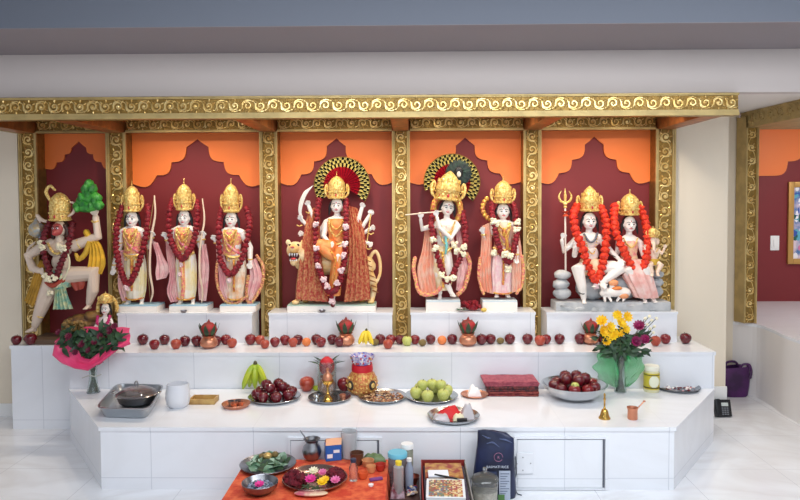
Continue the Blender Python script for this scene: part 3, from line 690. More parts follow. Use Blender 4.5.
# --- 2 middle
f = standing(187, 'white marble statue with gold crown and long pink shawl, middle of the three standing figures', (169, 207), (184.5, 217.5), 183, 210, 7.2, 227,
    (172, 250, 1), (167, 237, -3), (202, 250, 1), (204, 236, -3), None, None, feet=((181, 301, -1), (193, 301, -1)), hips=186, handd=((-.1,-.6,1), (.1,-.6,1)))
f.skirt('dhoti', [(186, 254, 9, 0), (186, 264, 10, 0), (186.5, 278, 9.8, -.5), (187, 290, 8.8, 0), (187, 298, 7.6, 0)], M_YELP, 11, .07)
f.sheet('sash', [(166, 236, -1), (167, 256, -1), (170, 275, -1), (167, 291, -1), (171, 302, -1)], [(171, 240, -1), (175, 258, -1), (180, 275, -1), (178, 292, -1), (181, 301, -1)], M_PINK, 4, 1.1)
f.sheet('sash', [(200, 244, 0), (199, 265, 0), (198, 285, 0), (199, 300, 0)], [(206, 244, 0), (209, 265, 0), (208, 285, 0), (206, 301, 0)], M_PINK, 3, 1.0)
f.rope('bow', [(203, 199, -2), (205.5, 220, -4), (202, 245, -6), (201.5, 272, -6), (204, 290, -5), (203, 302, -4)], [.6, .9, 1.1, 1.1, .9, .6], MATS['pale_wood'], 30)
f.rope('front_cloth', [(184, 258, -7), (185, 270, -8.5), (186, 284, -8), (184.5, 297, -7)], [3.2, 2.6, 2.0, 2.0], M_ROSEROBE, 14)
f.beads('necklace', [(178, 229, -5), (181, 235, -6.5), (184.5, 238, -7), (188, 235, -6.5), (191, 229, -5)], .7, M_CROWN, 16)
f.garland('dark red flower garland hanging to the waist of the middle standing figure', [(172, 200, 2), (170.5, 212, -3), (172, 230, -8), (176, 244, -10), (181, 253, -10), (186, 258, -10.5), (191, 252, -10), (196, 242, -9), (198.5, 228, -7), (198, 212, -3), (196, 202, 2)], 3.3, M_RED, acc=[(184.5, 264, -10), (184, 273, -9.5)], accm=M_PKF, accr=1.7, group='dark red garlands')
# --- 3 lady
f = standing(237, 'white marble lady with gold crown and ruffled rose shawl, right of the three standing figures', (219.5, 255.5), (231.5, 219), 183, 212, 7.2, 229,
    (220, 252, 1), (216, 240, -3), (250, 248, 1), (251, 262, -3), None, None, feet=((231, 301, -1), (240, 301, -1)), hips=236, handd=((-.1,-.6,1), (0,-.3,-1)))
f.skirt('sari_skirt', [(236, 256, 8.6, 0), (236, 266, 10, 0), (236, 282, 9.8, -.5), (235, 294, 8.6, 0), (235, 300, 9.0, 0)], mat('cream_sari', (240, 226, 204), .5, rgb2=(232, 178, 130), vscale=18), 14, .06)
f.sheet('shawl', [(216, 242, -1), (217, 258, -1), (219, 275, -1), (220, 290, -1), (225, 302, -2)], [(222, 245, -2), (226, 258, -3), (229, 275, -3), (232, 290, -3), (236, 301, -4)], M_PINK, 3, 1.2)
f.sheet('shawl', [(249, 262, -1), (250, 275, -1), (247, 288, -1), (247, 299, -2)], [(256, 258, 0), (262, 275, 0), (259, 290, 0), (253, 301, 0)], M_PINK, 3, 1.4)
f.beads('ruffled_hem', [(257, 256, 0), (263, 266, 0), (263, 280, 0), (258, 294, -1), (250, 303, -2), (247, 292, -3), (249, 276, -3)], 1.9, mat('rose_gold_ruffle', (204, 96, 100), .5, .1, .4, 90, rgb2=(236, 196, 120), vscale=80), 44)
f.beads('ruffled_hem', [(218, 262, -2), (217, 276, -2), (220, 290, -3), (227, 301, -4), (238, 302, -6), (248, 296, -5)], 1.7, MATS['rose_gold_ruffle'], 40)
f.beads('necklace', [(225, 231, -5), (228, 237, -6.5), (231.5, 240, -7), (235, 237, -6.5), (238, 231, -5)], .7, M_CROWN, 16)
f.garland('dark red flower garland with a pale blossom knot around the crowned lady at left', [(222, 208, 2), (220, 222, -3), (221, 240, -8), (223, 258, -10), (228, 268, -11), (233, 273, -11), (239, 268, -11), (245, 256, -10), (249, 238, -7), (250, 222, -2), (246, 209, 2)], 3.3, M_RED, acc=[(233, 279, -11)], accm=M_PKF, group='dark red garlands')
# --- small steel bowl on pedestal etc. later

# --- 4 goddess on tiger
f = Fig('goddess_statue', 'many-armed white marble goddess in orange seated on a tiger, at the centre of the altar', 'statue', 335, DS, Z3)
f.base(287, 375.5, .052, .19, M_SKIN, mat('sage_rim', (176, 200, 184), .4))
f.head((337, 206, -2), 5.8, 8.2); f.limb([(337, 211, 0), (337, 217, 0)], [2.6, 3]); f.ell((337, 223, 0), (9.4, 5.6, 8)); f.ell((337, 234, 0), (7.6, 5, 8)); f.ell((338, 246, 0), (10, 7, 6.5))
f.limb([(334, 248, -2), (326, 246, -10), (321, 245, -12)], [6.4, 5.6, 5.0]); f.limb([(321, 245, -12), (330, 254, -13), (338, 257, -13)], [4.6, 3.6, 2.6]); f.foot((340, 256.5, -13), .9, -.4, 5)
f.limb([(342, 248, -2), (341, 256, -13), (337, 278, -12), (334, 296, -11)], [6.2, 5.2, 3.8, 2.2]); f.foot((334, 299, -11), -.1, -1, 5.5)
for el, ha, hd in (((319, 232, 0), (309, 206, -2), (-.1,-.4,1)), ((317, 235, 1), (302, 220, -1), (-.3,-.4,1)), ((318, 238, 2), (303.5, 234, -1), (-.6,-.5,.3)), ((324, 236, -4), (331, 243, -12), (.7,-.5,-.3)),
                   ((355, 232, 0), (362, 208, -2), (.1,-.4,1)), ((357, 235, 1), (370, 215, -1), (.3,-.4,1)), ((357, 238, 2), (371, 228, -1), (.6,-.5,.3)), ((352, 240, 0), (369, 243, -3), (.6,-.5,-.2))):
    sg = -1 if el[0] < 337 else 1
    f.limb([(337+sg*5, 220, 0), (337+sg*10.5, 222.5, 1), el, ha], [3.4, 3.3, 2.6, 1.8]); f.hand(ha, hd, .95, .5, sg)
f.body(); f.face(); f.hair()
f.crown((337, 198.5, -1), 8.0, 23)
b = MB(); b.lathe([(3.4*f.u, 0), (8.4*f.u, -1.4*f.u), (10.4*f.u, -5*f.u), (10.2*f.u, -11*f.u), (8.6*f.u, -17*f.u), (9.4*f.u, -24*f.u), (10.4*f.u, -29*f.u)], f.P(337, 217.5, 0), 32, 1, .68, .03, 9); b.build('orange_blouse', M_ORC, f.root)
b = MB(); b.tube([f.P(335, 247, -3), f.P(327, 245.5, -11), f.P(320.5, 244, -13)], [7.3*f.u, 6.6*f.u, 6.0*f.u], 16); b.tube([f.P(320.5, 244, -13), f.P(329, 252, -14), f.P(335, 256, -14)], [5.8*f.u, 5.0*f.u, 4.0*f.u], 14); b.build('folded_leg_cloth', M_ORC, f.root)
f.skirt('hanging_leg_cloth', [(342, 246, 7.5, -6), (341, 255, 7.0, -12), (338.5, 270, 6.4, -12), (336, 286, 5.8, -11), (335, 294, 6.2, -11)], M_ORC, 8, .08, 40, .9)
f.beads('long_necklace', [(329.5, 219, -5.5), (331, 229, -8.2), (337, 236, -9), (343, 229, -8.2), (344.5, 219, -5.5)], 1.0, M_CROWN, 28)
f.beads('gold_border', [(333, 250, -17), (337.5, 258, -19.5), (336.5, 272, -19), (334.5, 286, -17.5), (334, 293, -17)], 1.0, M_BRIGHT, 34)
f.beads('necklace', [(330, 219, -5), (333, 226, -7), (337, 229, -7.5), (341, 226, -7), (344, 219, -5)], .8, M_CROWN, 18); f.rope('girdle', [(328, 241, -6), (337, 244, -8.5), (346, 241, -6)], 1.1, M_CROWN, 14)
b = MB(); c_ = curve([f.P(*p) for p in ((303, 220, -3), (300.5, 212, -3), (302, 202, -3), (306, 193, -3), (313, 186, -3))], 14); b.tube(c_, lerp_list([.8*f.u, 1.6*f.u, 2.2*f.u, 2.0*f.u, .3*f.u], 14), 8, flat=.3, up=Vector((0,1,0))); b.build('curved_sword', mat('pale_blade', (228, 224, 216), .3, .2), f.root)
f.rope('trident_shaft', [(371, 214, -3), (366, 250, -4), (363, 268, -3)], .6, M_CROWN, 6)
b = MB(); b.lathe([(.4*f.u, 0), (2.6*f.u, .6*f.u), (3.2*f.u, 2*f.u), (2.4*f.u, 3.6*f.u), (.4*f.u, 4.2*f.u)], f.P(371, 214, -3), 12, 1, .4); b.build('conch', M_SKIN, f.root)
for pxx, pyy in ((300, 223), (371, 231), (369, 246), (309, 210)):
    f.beads('bangle', [(pxx-2.4, pyy+2, -2.6), (pxx, pyy+3, -3.6), (pxx+2.4, pyy+2, -2.6)], .7, M_CROWN, 7)
f.sheet('brocade_drape', [(308, 210, 2), (305, 228, -3), (302, 250, -8), (299, 275, -9), (297, 298, -9)], [(321, 205, -2), (321, 228, -8), (322, 250, -10), (326, 275, -12), (330, 300, -13)], M_BROC, 5, 1.3, .6, 40)
f.sheet('brocade_drape', [(347, 205, -2), (349, 228, -8), (350, 250, -10), (348, 275, -12), (345, 300, -13)], [(357, 208, 2), (364, 228, -3), (367, 250, -8), (370, 275, -9), (371, 298, -9)], M_BROC, 5, 1.3, .6, 40)
# tiger: one continuous carved body behind the drapes
M_TIG = mat('tiger_paint', (232, 186, 112), .4, rgb2=(240, 214, 168), vscale=10)
T = MB(); P = f.P; u = f.u
T.tube([P(303, 262, 2), P(320, 264, 3), P(345, 264, 3), P(366, 266, 3)], [10*u, 11.5*u, 10.5*u, 10*u], 18)
T.ell(P(296.5, 250, -5), (9.2*u, 8*u, 9.0*u)); T.tube([P(305, 257, 0), P(297, 252, -4)], [9.5*u, 8.6*u], 14); T.tube([P(296.0, 247.5, -10), P(295.6, 248, -14.5)], [5.6*u, 4.4*u], 12); T.tube([P(296.0, 259, -8), P(295.6, 261.5, -12.5)], [4.6*u, 3.4*u], 12)
for sg in (-1, 1): T.ell(P(296.5+sg*7.4, 242, -5), (2.6*u, 1.5*u, 2.9*u))
T.tube([P(304, 268, -1), P(301, 284, -3), P(299, 299, -5)], [5.6*u, 4.2*u, 2.8*u], 12); T.ell(P(297, 301, -8), (4*u, 5.2*u, 2.4*u))
T.tube([P(312, 270, 6), P(308, 286, 6), P(306, 300, 5)], [5.2*u, 4*u, 2.8*u], 12); T.ell(P(305, 301, 3), (3.6*u, 4.6*u, 2.2*u))
T.tube([P(364, 268, -1), P(371, 279, 0), P(374, 289, 2), P(372, 299, 0)], [7.5*u, 5.2*u, 3.2*u, 2.8*u], 12); T.ell(P(371, 301, -3), (3.8*u, 5*u, 2.3*u))
T.tube([P(360, 268, 7), P(364, 280, 8), P(366, 290, 9), P(363, 300, 8)], [7*u, 5*u, 3*u, 2.6*u], 12); T.ell(P(362, 301, 5), (3.4*u, 4.6*u, 2.2*u))
T.tube(curve([P(368, 262, 4), P(372, 254, 4), P(376, 252, 4), P(379.5, 260, 3), P(380, 273, 3), P(376, 283, 2), P(372, 284, 2)], 24), lerp_list([2.2*u, 1.9*u, 1.8*u, 1.8*u, 1.7*u, 1.6*u, 2.0*u], 24), 8)
tg = voxelize(T, .004, 'tiger', M_TIG, f.root)
MB().ell(P(295.9, 255.2, -11.5), (5.4*u, 4.2*u, 4.2*u), 16, 10).build('open_mouth', mat('mouth_dark_red', (70, 14, 20), .5), tg); MB().ell(P(295.8, 257.4, -14.5), (2.8*u, 3*u, 1.2*u), 12, 8).build('tongue', mat('tongue_red', (206, 60, 66), .4), tg)
g = MB()
for sg in (-1, 1):
    g.ell(P(296+sg*4, 244.2, -11.6), (1.5*u, 1.1*u, 1.1*u), 8, 6)
g.build('tiger_eyes', M_HAIR, tg)
g = MB()
for xx in (-3, -1, 1, 3): g.lathe([(.9*u, 0), (.1*u, -3.0*u)], P(295.9+xx*1.2, 252.2, -15.6), 6); g.lathe([(.8*u, 0), (.1*u, 2.2*u)], P(295.9+xx, 259.6, -15.4), 6); 
g.build('teeth', M_WHITE, tg)
MB().ell(P(295.6, 246.0, -18.6), (2.0*u, 1*u, 1.1*u), 8, 6).build('tiger_nose', mat('nose_pink', (196, 90, 90), .4), tg)
g = MB()
for i in range(7):
    x_ = 366 + i*1.2; g.tube([P(x_, 259+i*5.2, -9.0 + i*1.0), P(x_+5, 261+i*5.2, -7.5+i)], [.9*u, .4*u], 5)
g.build('stripe_marks', mat('stripe_brown', (150, 90, 40), .5), tg)
f.garland('long dark red and blush garland hanging down both sides of the goddess', [(319, 200, 0), (318, 216, -8), (317.5, 236, -14), (319, 256, -17), (322, 270, -18), (327, 283, -18), (333, 290, -18), (340, 284, -18), (344, 270, -18), (346.5, 256, -17), (347, 236, -14), (347, 216, -8), (346, 200, 0)], 3.3, M_RED,
    acc=[(318, 224, -15), (319, 247, -18), (321, 264, -20), (326, 277, -20), (330, 283, -21), (347, 226, -14), (346.5, 243, -18), (345.5, 254, -19), (343, 268, -20), (339, 280, -21), (334, 299, -17)], accm=M_PKF, accr=2.3, group='dark red garlands')
f.garland('short dark red flower tassel below the goddess garland', [(334, 289, -19), (333.5, 296, -17), (334.5, 303, -15)], 2.2, M_RED)
def fan(label, cx, cy, R0, D, a0, a1, npl, inner, rings, dark=True):
    c = W(cx, cy, D); s_ = F/D; t = thing('pleated_fan', label, 'fan', (c.x, D, c.z)); mb = MB()
    rad = [0.14] + inner + rings; npl2 = npl*2; vs = []
    for i in range(npl2+1):
        a = a0 + (a1-a0)*i/npl2; dep = .012 if i % 2 else -.012
        vs.append([mb.bm.verts.new((math.cos(a)*r*R0/s_, dep*r*1.3, math.sin(a)*r*R0/s_)) for r in rad])
    for i in range(npl2):
        for j in range(len(rad)-1):
            if j < len(inner): mi = 0 if i % 4 else 3
            else: mi = 1 + ((i//2 + (j-len(inner))) % 2)
            mb.face([vs[i][j], vs[i+1][j], vs[i+1][j+1], vs[i][j+1]], mi)
    o = mb.build('fan_cloth', [mat('fan_red', (196, 26, 52), .5), M_HAIR, mat('fan_cream', (236, 224, 150), .5), mat('fan_dark_red', (120, 16, 36), .5)], t, smooth=False)
    so = o.modifiers.new('thick', 'SOLIDIFY'); so.thickness = .003
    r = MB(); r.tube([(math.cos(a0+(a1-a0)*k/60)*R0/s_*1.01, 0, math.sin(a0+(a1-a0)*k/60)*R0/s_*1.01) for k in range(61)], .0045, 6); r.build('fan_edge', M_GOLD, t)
    r = MB(); r.tube([(0, .012, -R0/s_*.95), (0, .012, 0)], .005, 6); r.build('fan_stick', M_GOLDP, t); return t
fan('round red black and cream pleated fan behind the crowned head of the goddess', 342, 185, 27.5, 5.235, -.62, PI+.62, 46, [.35, .66], [.80, .91, 1.0])

# --- 5 flute player
f = Fig('flute_player_statue', 'white marble flute player with gold crown and crossed feet under a dark peacock feather', 'statue', 443, DS, Z3)
f.base(426, 460.5, .082, .16, M_SKIN, mat('white_rim', (214, 226, 230), .4))
f.head((447.5, 208, -2), 6.0, 8.3, .16, turn=.1)
f.limb([(447, 213, 0), (446.5, 221, 0)], [2.6, 3.0]); f.ell((446.5, 226, 0), (10, 5.6, 8)); f.ell((443.5, 240, 0), (7.6, 5, 9)); f.ell((441.5, 252, 0), (8.8, 5.8, 7))
f.limb([(438, 223, 0), (436, 225, 0), (422, 229, -4), (420.5, 219, -9)], [3.2, 3.2, 2.3, 1.6]); f.hand((420.5, 218, -9), (-.15,-.2,1), .95, .55, 1)
f.limb([(455, 223, 0), (458, 226, -1), (450, 238, -7), (439, 227, -10), (436.5, 217, -11)], [3.2, 3.2, 2.6, 2.0, 1.5]); f.hand((436.5, 216, -11), (-.1,-.2,1), .95, .55, -1)
f.limb([(438, 254, 0), (437, 274, -2), (440, 293, 0)], [5.4, 4, 2.2]); f.foot((440, 296, 0), -.2, -1, 6)
f.limb([(446, 254, 0), (449, 272, -5), (447, 284, -7), (451, 292, -8)], [5.4, 4.2, 3, 2.0]); f.foot((451.5, 292.5, -8), .5, -.6, 5)
f.body(); f.face(); f.hair(.8)
f.crown((447, 200, -1), 11.5, 29, wings=True, tilt=.12, finial=False, point=True)
b = MB()
for k in range(20):
    a = .2 + k/19*2.8; b.ell(f.P(447 + 13*math.cos(a), 207 - 12*math.sin(a)*.95, 2), (3.4*f.u, 2.2*f.u, 3.4*f.u), 10, 8)
for sg in (-1, 1): b.tube(curve([f.P(447+sg*12.5, 204, 2), f.P(447+sg*13.5, 212, 2), f.P(447+sg*11, 219, 1)], 8), 3.2*f.u, 8)
b.build('gold_hair_frame', M_BRIGHT, f.root)
b = MB(); b.tube([f.P(406, 214.6, -12), f.P(441, 211, -12)], .62*f.u, 8); b.build('flute', mat('flute_cream', (240, 220, 200), .3, .1), f.root)
f.skirt('dhoti', [(441.5, 246, 8.8, 0), (441.5, 256, 10, 0), (442, 270, 10.2, -1), (443, 282, 8.6, -1), (443, 290, 6.4, -1)], mat('ivory_dhoti', (246, 234, 208), .45, rgb2=(232, 204, 150), vscale=24), 12, .07)
b = MB(); b.lathe([(3.4*f.u, 0), (7.4*f.u, -2.2*f.u), (10*f.u, -6*f.u), (9.2*f.u, -11*f.u), (7.9*f.u, -17*f.u), (8.8*f.u, -22*f.u)], f.P(446, 221, 0), 32, 1, .64, .02, 9); b.build('painted_tunic', mat('ivory_tunic', (244, 228, 214), .45, rgb2=(236, 170, 160), vscale=50), f.root)
f.sheet('shawl', [(425, 228, 0), (422, 250, -2), (417, 270, -2), (421, 294, -2)], [(431, 226, -2), (433, 250, -5), (434, 272, -6), (437, 292, -6)], M_PEACH, 4, 1.3)
f.sheet('shawl', [(456, 228, 1), (457, 250, 1), (457, 270, 0), (456, 290, 0)], [(460, 228, 2), (464, 250, 2), (468, 270, 2), (462, 292, 2)], M_PINK, 3, 1.0)
f.beads('gold_tassels', [(415, 258, -3), (413.5, 268, -3), (416, 280, -3), (419, 291, -4), (427, 294, -6), (435, 292, -7), (440, 287, -8)], 2.3, M_ROSEROBE, 40)
f.beads('gold_tassels', [(467, 254, 1), (470, 264, 1), (468, 276, 0), (464, 288, 0), (458, 294, -2)], 2.3, M_ROSEROBE, 34)
f.beads('long_necklace', [(438, 222, -5.5), (440, 234, -8.0), (444.5, 243, -8.8), (450, 234, -8.2), (454.5, 222, -5.5)], 1.0, M_CROWN, 30)
f.beads('front_pleat', [(442, 252, -8.8), (443, 264, -9.6), (443, 276, -9.6), (443, 286, -8.4)], 1.4, M_BRIGHT, 24)
f.beads('necklace', [(439, 222, -5), (443, 230, -7), (447, 232, -7.5), (451, 230, -7), (454, 223, -5)], .8, M_CROWN, 18); f.rope('girdle', [(433, 248, -5.5), (442, 252, -8), (451, 248, -5.5)], 1.1, M_CROWN, 14)
f.rope('turquoise_pendant', [(445, 236, -8), (446, 246, -9), (445, 253, -9)], [1.2, 1.5, .8], mat('turquoise', (120, 200, 200), .4), 8)
f.garland('long dark red garland with ivory clusters across the flute player', [(433, 212, -2), (431, 222, -9), (433, 236, -13), (436, 252, -14), (441, 268, -14), (445, 279, -13), (450, 277, -13), (456, 264, -12), (462, 252, -10), (465, 238, -6), (464, 222, -2), (462, 212, 2)], 3.2, M_RED,
    acc=[(433, 239, -15), (435, 247, -16), (441, 273, -16), (447, 277, -16), (452, 276, -16), (463, 246, -12), (462, 253, -12), (454, 244, -11), (456, 250, -12)], accm=M_WF, accr=2.4, group='dark red garlands')
fan('round red black and cream pleated fan behind the flute player', 452, 182, 27.5, 5.235, -.75, PI+.30, 46, [.35, .66], [.80, .91, 1.0])
c_ = W(458.5, 173, 5.20); t = thing('peacock_feather_disc', 'dark green round peacock feather ornament rising over the flute player crown', 'ornament', (c_.x, 5.19, c_.z))
b = MB(); 
for k in range(44):
    a = 2*PI*k/44; b.leaf((math.cos(a)*.03, -.004-.006*(k%3), math.sin(a)*.03), (math.cos(a), 0, math.sin(a)), (0,-1,0), .075, .03, .1)
b.build('barbs', mat('peacock_green', (34, 60, 46), .5, .1, rgb2=(20, 30, 34), vscale=30), t)
MB().ell((0, -.024, .005), (.032, .008, .040), 16, 10).build('eye_spot', M_HAIR, t); MB().ell((0, -.032, -.012), (.016, .007, .022), 12, 8).build('white_centre', mat('pearl_grey', (206, 206, 200), .4), t)

# --- 6 consort
f = standing(500, 'white marble lady statue in pink sari with raised hand beside the flute player', (482.5, 517.5), (503, 211), 180, 203, 8.2, 222,
    (486, 243, 1), (482.5, 232, -4), (517, 243, 1), (516, 257, -3), None, None, feet=((497, 294, -1), (507, 294, -1)), yb=297, hips=502, handd=((-.1,-.6,1), (0,-.4,-1)), rim=MATS['white_rim'], ht=.08, face_w=5.6, blouse=M_PEACH)
f.skirt('sari_skirt', [(502, 247, 8.6, 0), (502, 257, 10.4, 0), (501, 272, 11, -.5), (501, 286, 10, 0), (501, 293, 10.4, 0)], mat('pink_sari', (240, 190, 196), .5, rgb2=(246, 222, 214), vscale=24), 14, .07)
f.sheet('pink_shawl', [(482, 226, 0), (481, 245, -1), (479, 268, -1), (480, 290, -1)], [(490, 222, -3), (491, 245, -5), (490, 268, -6), (492, 293, -6)], M_PEACH, 4, 1.2)
f.sheet('pink_shawl', [(512, 224, -2), (512, 245, -4), (511, 268, -5), (511, 292, -5)], [(518, 226, 0), (521, 245, 0), (523, 268, 0), (522, 290, 0)], M_PEACH, 3, 1.2)
f.beads('gold_hem', [(480, 258, -2), (478.5, 272, -2), (480, 284, -2), (483, 293, -4)], 1.8, M_ROSEROBE, 24); f.beads('gold_hem', [(522, 256, 0), (523.5, 270, 0), (522, 284, -1), (516, 293, -4)], 1.8, M_ROSEROBE, 24)
b = MB()
for k in range(8):
    a = PI*.75 + k/7*1.9; b.ell(f.P(497 + 14*math.cos(a), 208 - 13*math.sin(a), 3), (2.6*f.u, 2.0*f.u, 2.6*f.u), 10, 8)
b.build('veil_edge', M_BRIGHT, f.root)
f.beads('necklace', [(496, 223, -5), (499, 230, -7), (503, 233, -7.5), (507, 230, -7), (510, 223, -5)], .8, M_CROWN, 18)
f.rope('blouse_band', [(504, 231, -8), (506, 243, -9), (505, 254, -9)], [1.6, 1.6, 1.2], M_BRIGHT, 10)
f.garland('dark red garland with ivory clusters around the lady in pink', [(492, 204, 0), (491.5, 214, -6), (493.5, 228, -11), (496, 240, -12), (500, 252, -13), (507, 261, -13), (511, 252, -12.5), (514, 240, -11), (515.5, 228, -9), (515, 214, -4), (513, 204, 1)], 3.2, M_RED,
    acc=[(492, 221, -11), (496, 223, -11), (492, 252, -12), (503, 253, -15), (508, 255, -15), (506, 268, -13), (515.5, 222, -9), (515, 230, -11)], accm=M_WF, accr=2.5, group='dark red garlands')

# --- 7 seated couple
f = Fig('seated_couple_statue', 'white marble seated couple with trident on grey rocks, at the right end of the altar', 'statue', 610, DS, Z3)
b = MB(); P = f.P; u = f.u
xa_, xb_ = P(553, 300).x, P(666, 300).x
b.box((xa_, -.10, 0), (xb_, .095, 9*u), .008)
for i in range(30): b.blob((random.uniform(xa_, xb_), random.uniform(-.095, -.07), random.uniform(.01, .055)), (random.uniform(.02,.05), .02, .02), .2)
for v in b.bm.verts: v.co.x = min(max(v.co.x, xa_), xb_); v.co.z = max(v.co.z, 0)
b.build('rock_base', M_ROCK, f.root)
b = MB(); b.ell(P(592, 288, 2), (16*u, 9*u, 12*u), 16, 10, jit=.06); b.ell(P(622, 288, 2), (20*u, 9*u, 12*u), 16, 10, jit=.06); b.ell(P(645, 289, 2), (12*u, 8*u, 11*u), 16, 10, jit=.06); b.build('rock_seat', M_ROCK, f.root)
for (cx_, cy_, rx, rz_) in ((561.5, 293, 9, 6), (560.5, 284, 8.5, 5.5), (562, 274.5, 8.5, 5), (655, 291, 7, 5.5), (656, 282, 6.5, 4.5), (656, 274, 6.5, 4)):
    MB().ell(P(cx_, cy_, -2), (rx*u, 7*u, rz_*u), 14, 9, jit=.07).build('boulder', M_ROCK, f.root)
# man
f.head((589, 221.5, -2), 6.4, 9.0); f.limb([(589, 227, 0), (589, 234, 0)], [2.9, 3.2]); f.ell((589, 240, 0), (11, 6, 8.5)); f.ell((590, 254, 0), (8.6, 5.4, 9)); f.ell((591, 267, 0), (11, 7.5, 7))
f.limb([(581, 237, 0), (577.5, 239, 0), (563, 251, 0), (561, 240, -4)], [3.6, 3.6, 2.6, 1.8]); f.hand((561.5, 238, -4), (.1,-.3,1), 1.0, .8, 1)
f.limb([(580, 238, -1), (577, 242, -2), (573.5, 256, -3), (574, 247, -8)], [3.2, 3.2, 2.4, 1.8]); f.hand((574, 246, -8), (0,-.2,1), 1.0, .25, 1)
f.limb([(598, 237, 0), (601, 240, 0), (609, 250, -3), (616, 258, -9)], [3.6, 3.4, 2.5, 1.8]); f.hand((616, 258, -10), (.2,-.5,-.9), 1.15, .3, -1)
f.limb([(585, 268, -1), (575, 268, -11), (579, 285, -12), (581, 297, -11)], [7.2, 6.0, 4.2, 2.4]); f.foot((581, 298.5, -11), -.1, -1, 6)
f.limb([(597, 268, -1), (612, 266, -9), (616, 268, -11)], [7.0, 5.6, 5.2]); f.limb([(616, 268, -11), (604, 277, -13), (594, 283, -13)], [4.8, 3.6, 2.4]); f.foot((593, 282.5, -13), -.8, -.5, 5)
ob = f.body(); f.face(); f.hair()
f.crown((589.5, 211, -.5), 8.6, 25, point=True, finial=False)
man_q = f.q
f.rope('snake_necklace', [(583, 234, -5), (587, 241, -8), (592, 240, -8), (596, 233, -5)], 1.1, mat('slate_blue', (90, 96, 110), .4), 14)
f.beads('pendant_beads', [(583, 236, -6), (587, 250, -8), (592, 252, -8), (596, 236, -6)], .8, M_CROWN, 20)
f.skirt('loincloth', [(591, 259, 10.5, 0), (591, 267, 13, -2), (591, 274, 12, -3)], mat('tan_hide', (222, 180, 130), .5, rgb2=(240, 214, 180), vscale=24), 9, .06, 40, .75)
for (q_, r_) in ((( 577.5, 250, -2), 3), ((579, 291, -12), 3.2), ((613, 255, -6), 2.6)):
    f.beads('bangle', [(q_[0]-r_, q_[1], q_[2]-1), (q_[0], q_[1]+1, q_[2]-r_), (q_[0]+r_, q_[1], q_[2]-1)], .6, M_HAIR, 7)
b = MB(); b.tube([P(564.5, 271, -5), P(564, 205, -5)], .95*u, 8)
tr = b.build('trident', mat('trident_shaft_cream', (236, 220, 206), .35), f.root)
b = MB(); b.lathe([(1*u, 0), (2*u, 1*u), (1*u, 2*u), (2.2*u, 4*u), (1*u, 6*u)], P(564, 208, -5), 10)
b.tube(curve([P(564, 203, -5), P(559.5, 201, -5), P(557.8, 196, -5), P(560.3, 191, -5)], 10), lerp_list([1.2*u, 1.2*u, .9*u, .2*u], 10), 7); b.tube(curve([P(564, 203, -5), P(568.5, 201, -5), P(570.2, 196, -5), P(567.7, 191, -5)], 10), lerp_list([1.2*u, 1.2*u, .9*u, .2*u], 10), 7)
b.tube([P(564, 204, -5), P(564, 196, -5), P(564, 188.5, -5)], [1.1*u, 1.4*u, .2*u], 7); b.build('trident_head', M_CROWN, tr)
b = MB(); b.lathe([(3.4*u, 0), (1*u, 2.5*u), (3.4*u, 5*u)], P(564.5, 216, -5), 12); b.build('hand_drum', mat('drum_red', (196, 70, 40), .4, .2), tr)
# woman
f.b = MB(); f.head((629, 224.5, -2), 6.0, 8.4); f.limb([(629, 230, 0), (629, 236, 0)], [2.6, 3.0]); f.ell((629, 242, 0), (9.4, 5.6, 8)); f.ell((629, 255, 0), (7.6, 5, 8)); f.ell((631, 266, 0), (10, 7, 7))
f.limb([(622, 240, 0), (619, 242, 0), (616, 254, -3), (618.5, 247, -8)], [3.1, 3.1, 2.2, 1.5]); f.hand((618.5, 246, -8), (0,-.2,1), .95, .25, 1)
f.limb([(636, 240, 0), (640, 243, 0), (643, 256, -2), (648, 262, -6)], [3.1, 3.1, 2.2, 1.5]); f.hand((648, 262, -6), (.8,-.5,0), .9, .3, -1)
f.limb([(627, 267, -1), (626, 269, -11), (633, 284, -11), (640, 296, -11)], [6.4, 5.4, 3.8, 2.2]); f.foot((641, 298, -11), -.2, -1, 6)
f.limb([(636, 267, -1), (641, 269, -11), (645, 284, -11), (649, 296, -11)], [6.4, 5.4, 3.8, 2.2]); f.foot((649, 297.5, -11), .3, -1, 6)
wb = voxelize(f.b, .0036, 'woman_body', M_SKIN, f.root); f.face(); f.hair()
f.crown((629.5, 215, -.5), 8.4, 22, finial=True)
f.skirt('sari_skirt', [(631, 259, 10, 0), (632, 266, 13.5, -5), (635, 276, 14, -8), (640, 288, 12.5, -9), (643, 296, 11.5, -9)], mat('blush_sari', (240, 206, 198), .45, rgb2=(232, 170, 160), vscale=18), 13, .06, 52, .75)
b = MB(); b.lathe([(3.2*u, 0), (7.2*u, -2.2*u), (9.4*u, -6*u), (9*u, -10*u), (7.8*u, -17*u), (9*u, -22*u)], P(629, 236.5, 0), 32, 1, .66, .02, 9); b.build('blouse', mat('pink_blouse', (238, 150, 150), .45, rgb2=(244, 214, 170), vscale=40), f.root)
f.beads('necklace', [(622, 238, -5), (625, 244, -7), (629, 247, -7.5), (633, 244, -7), (636, 238, -5)], .9, M_CROWN, 18)
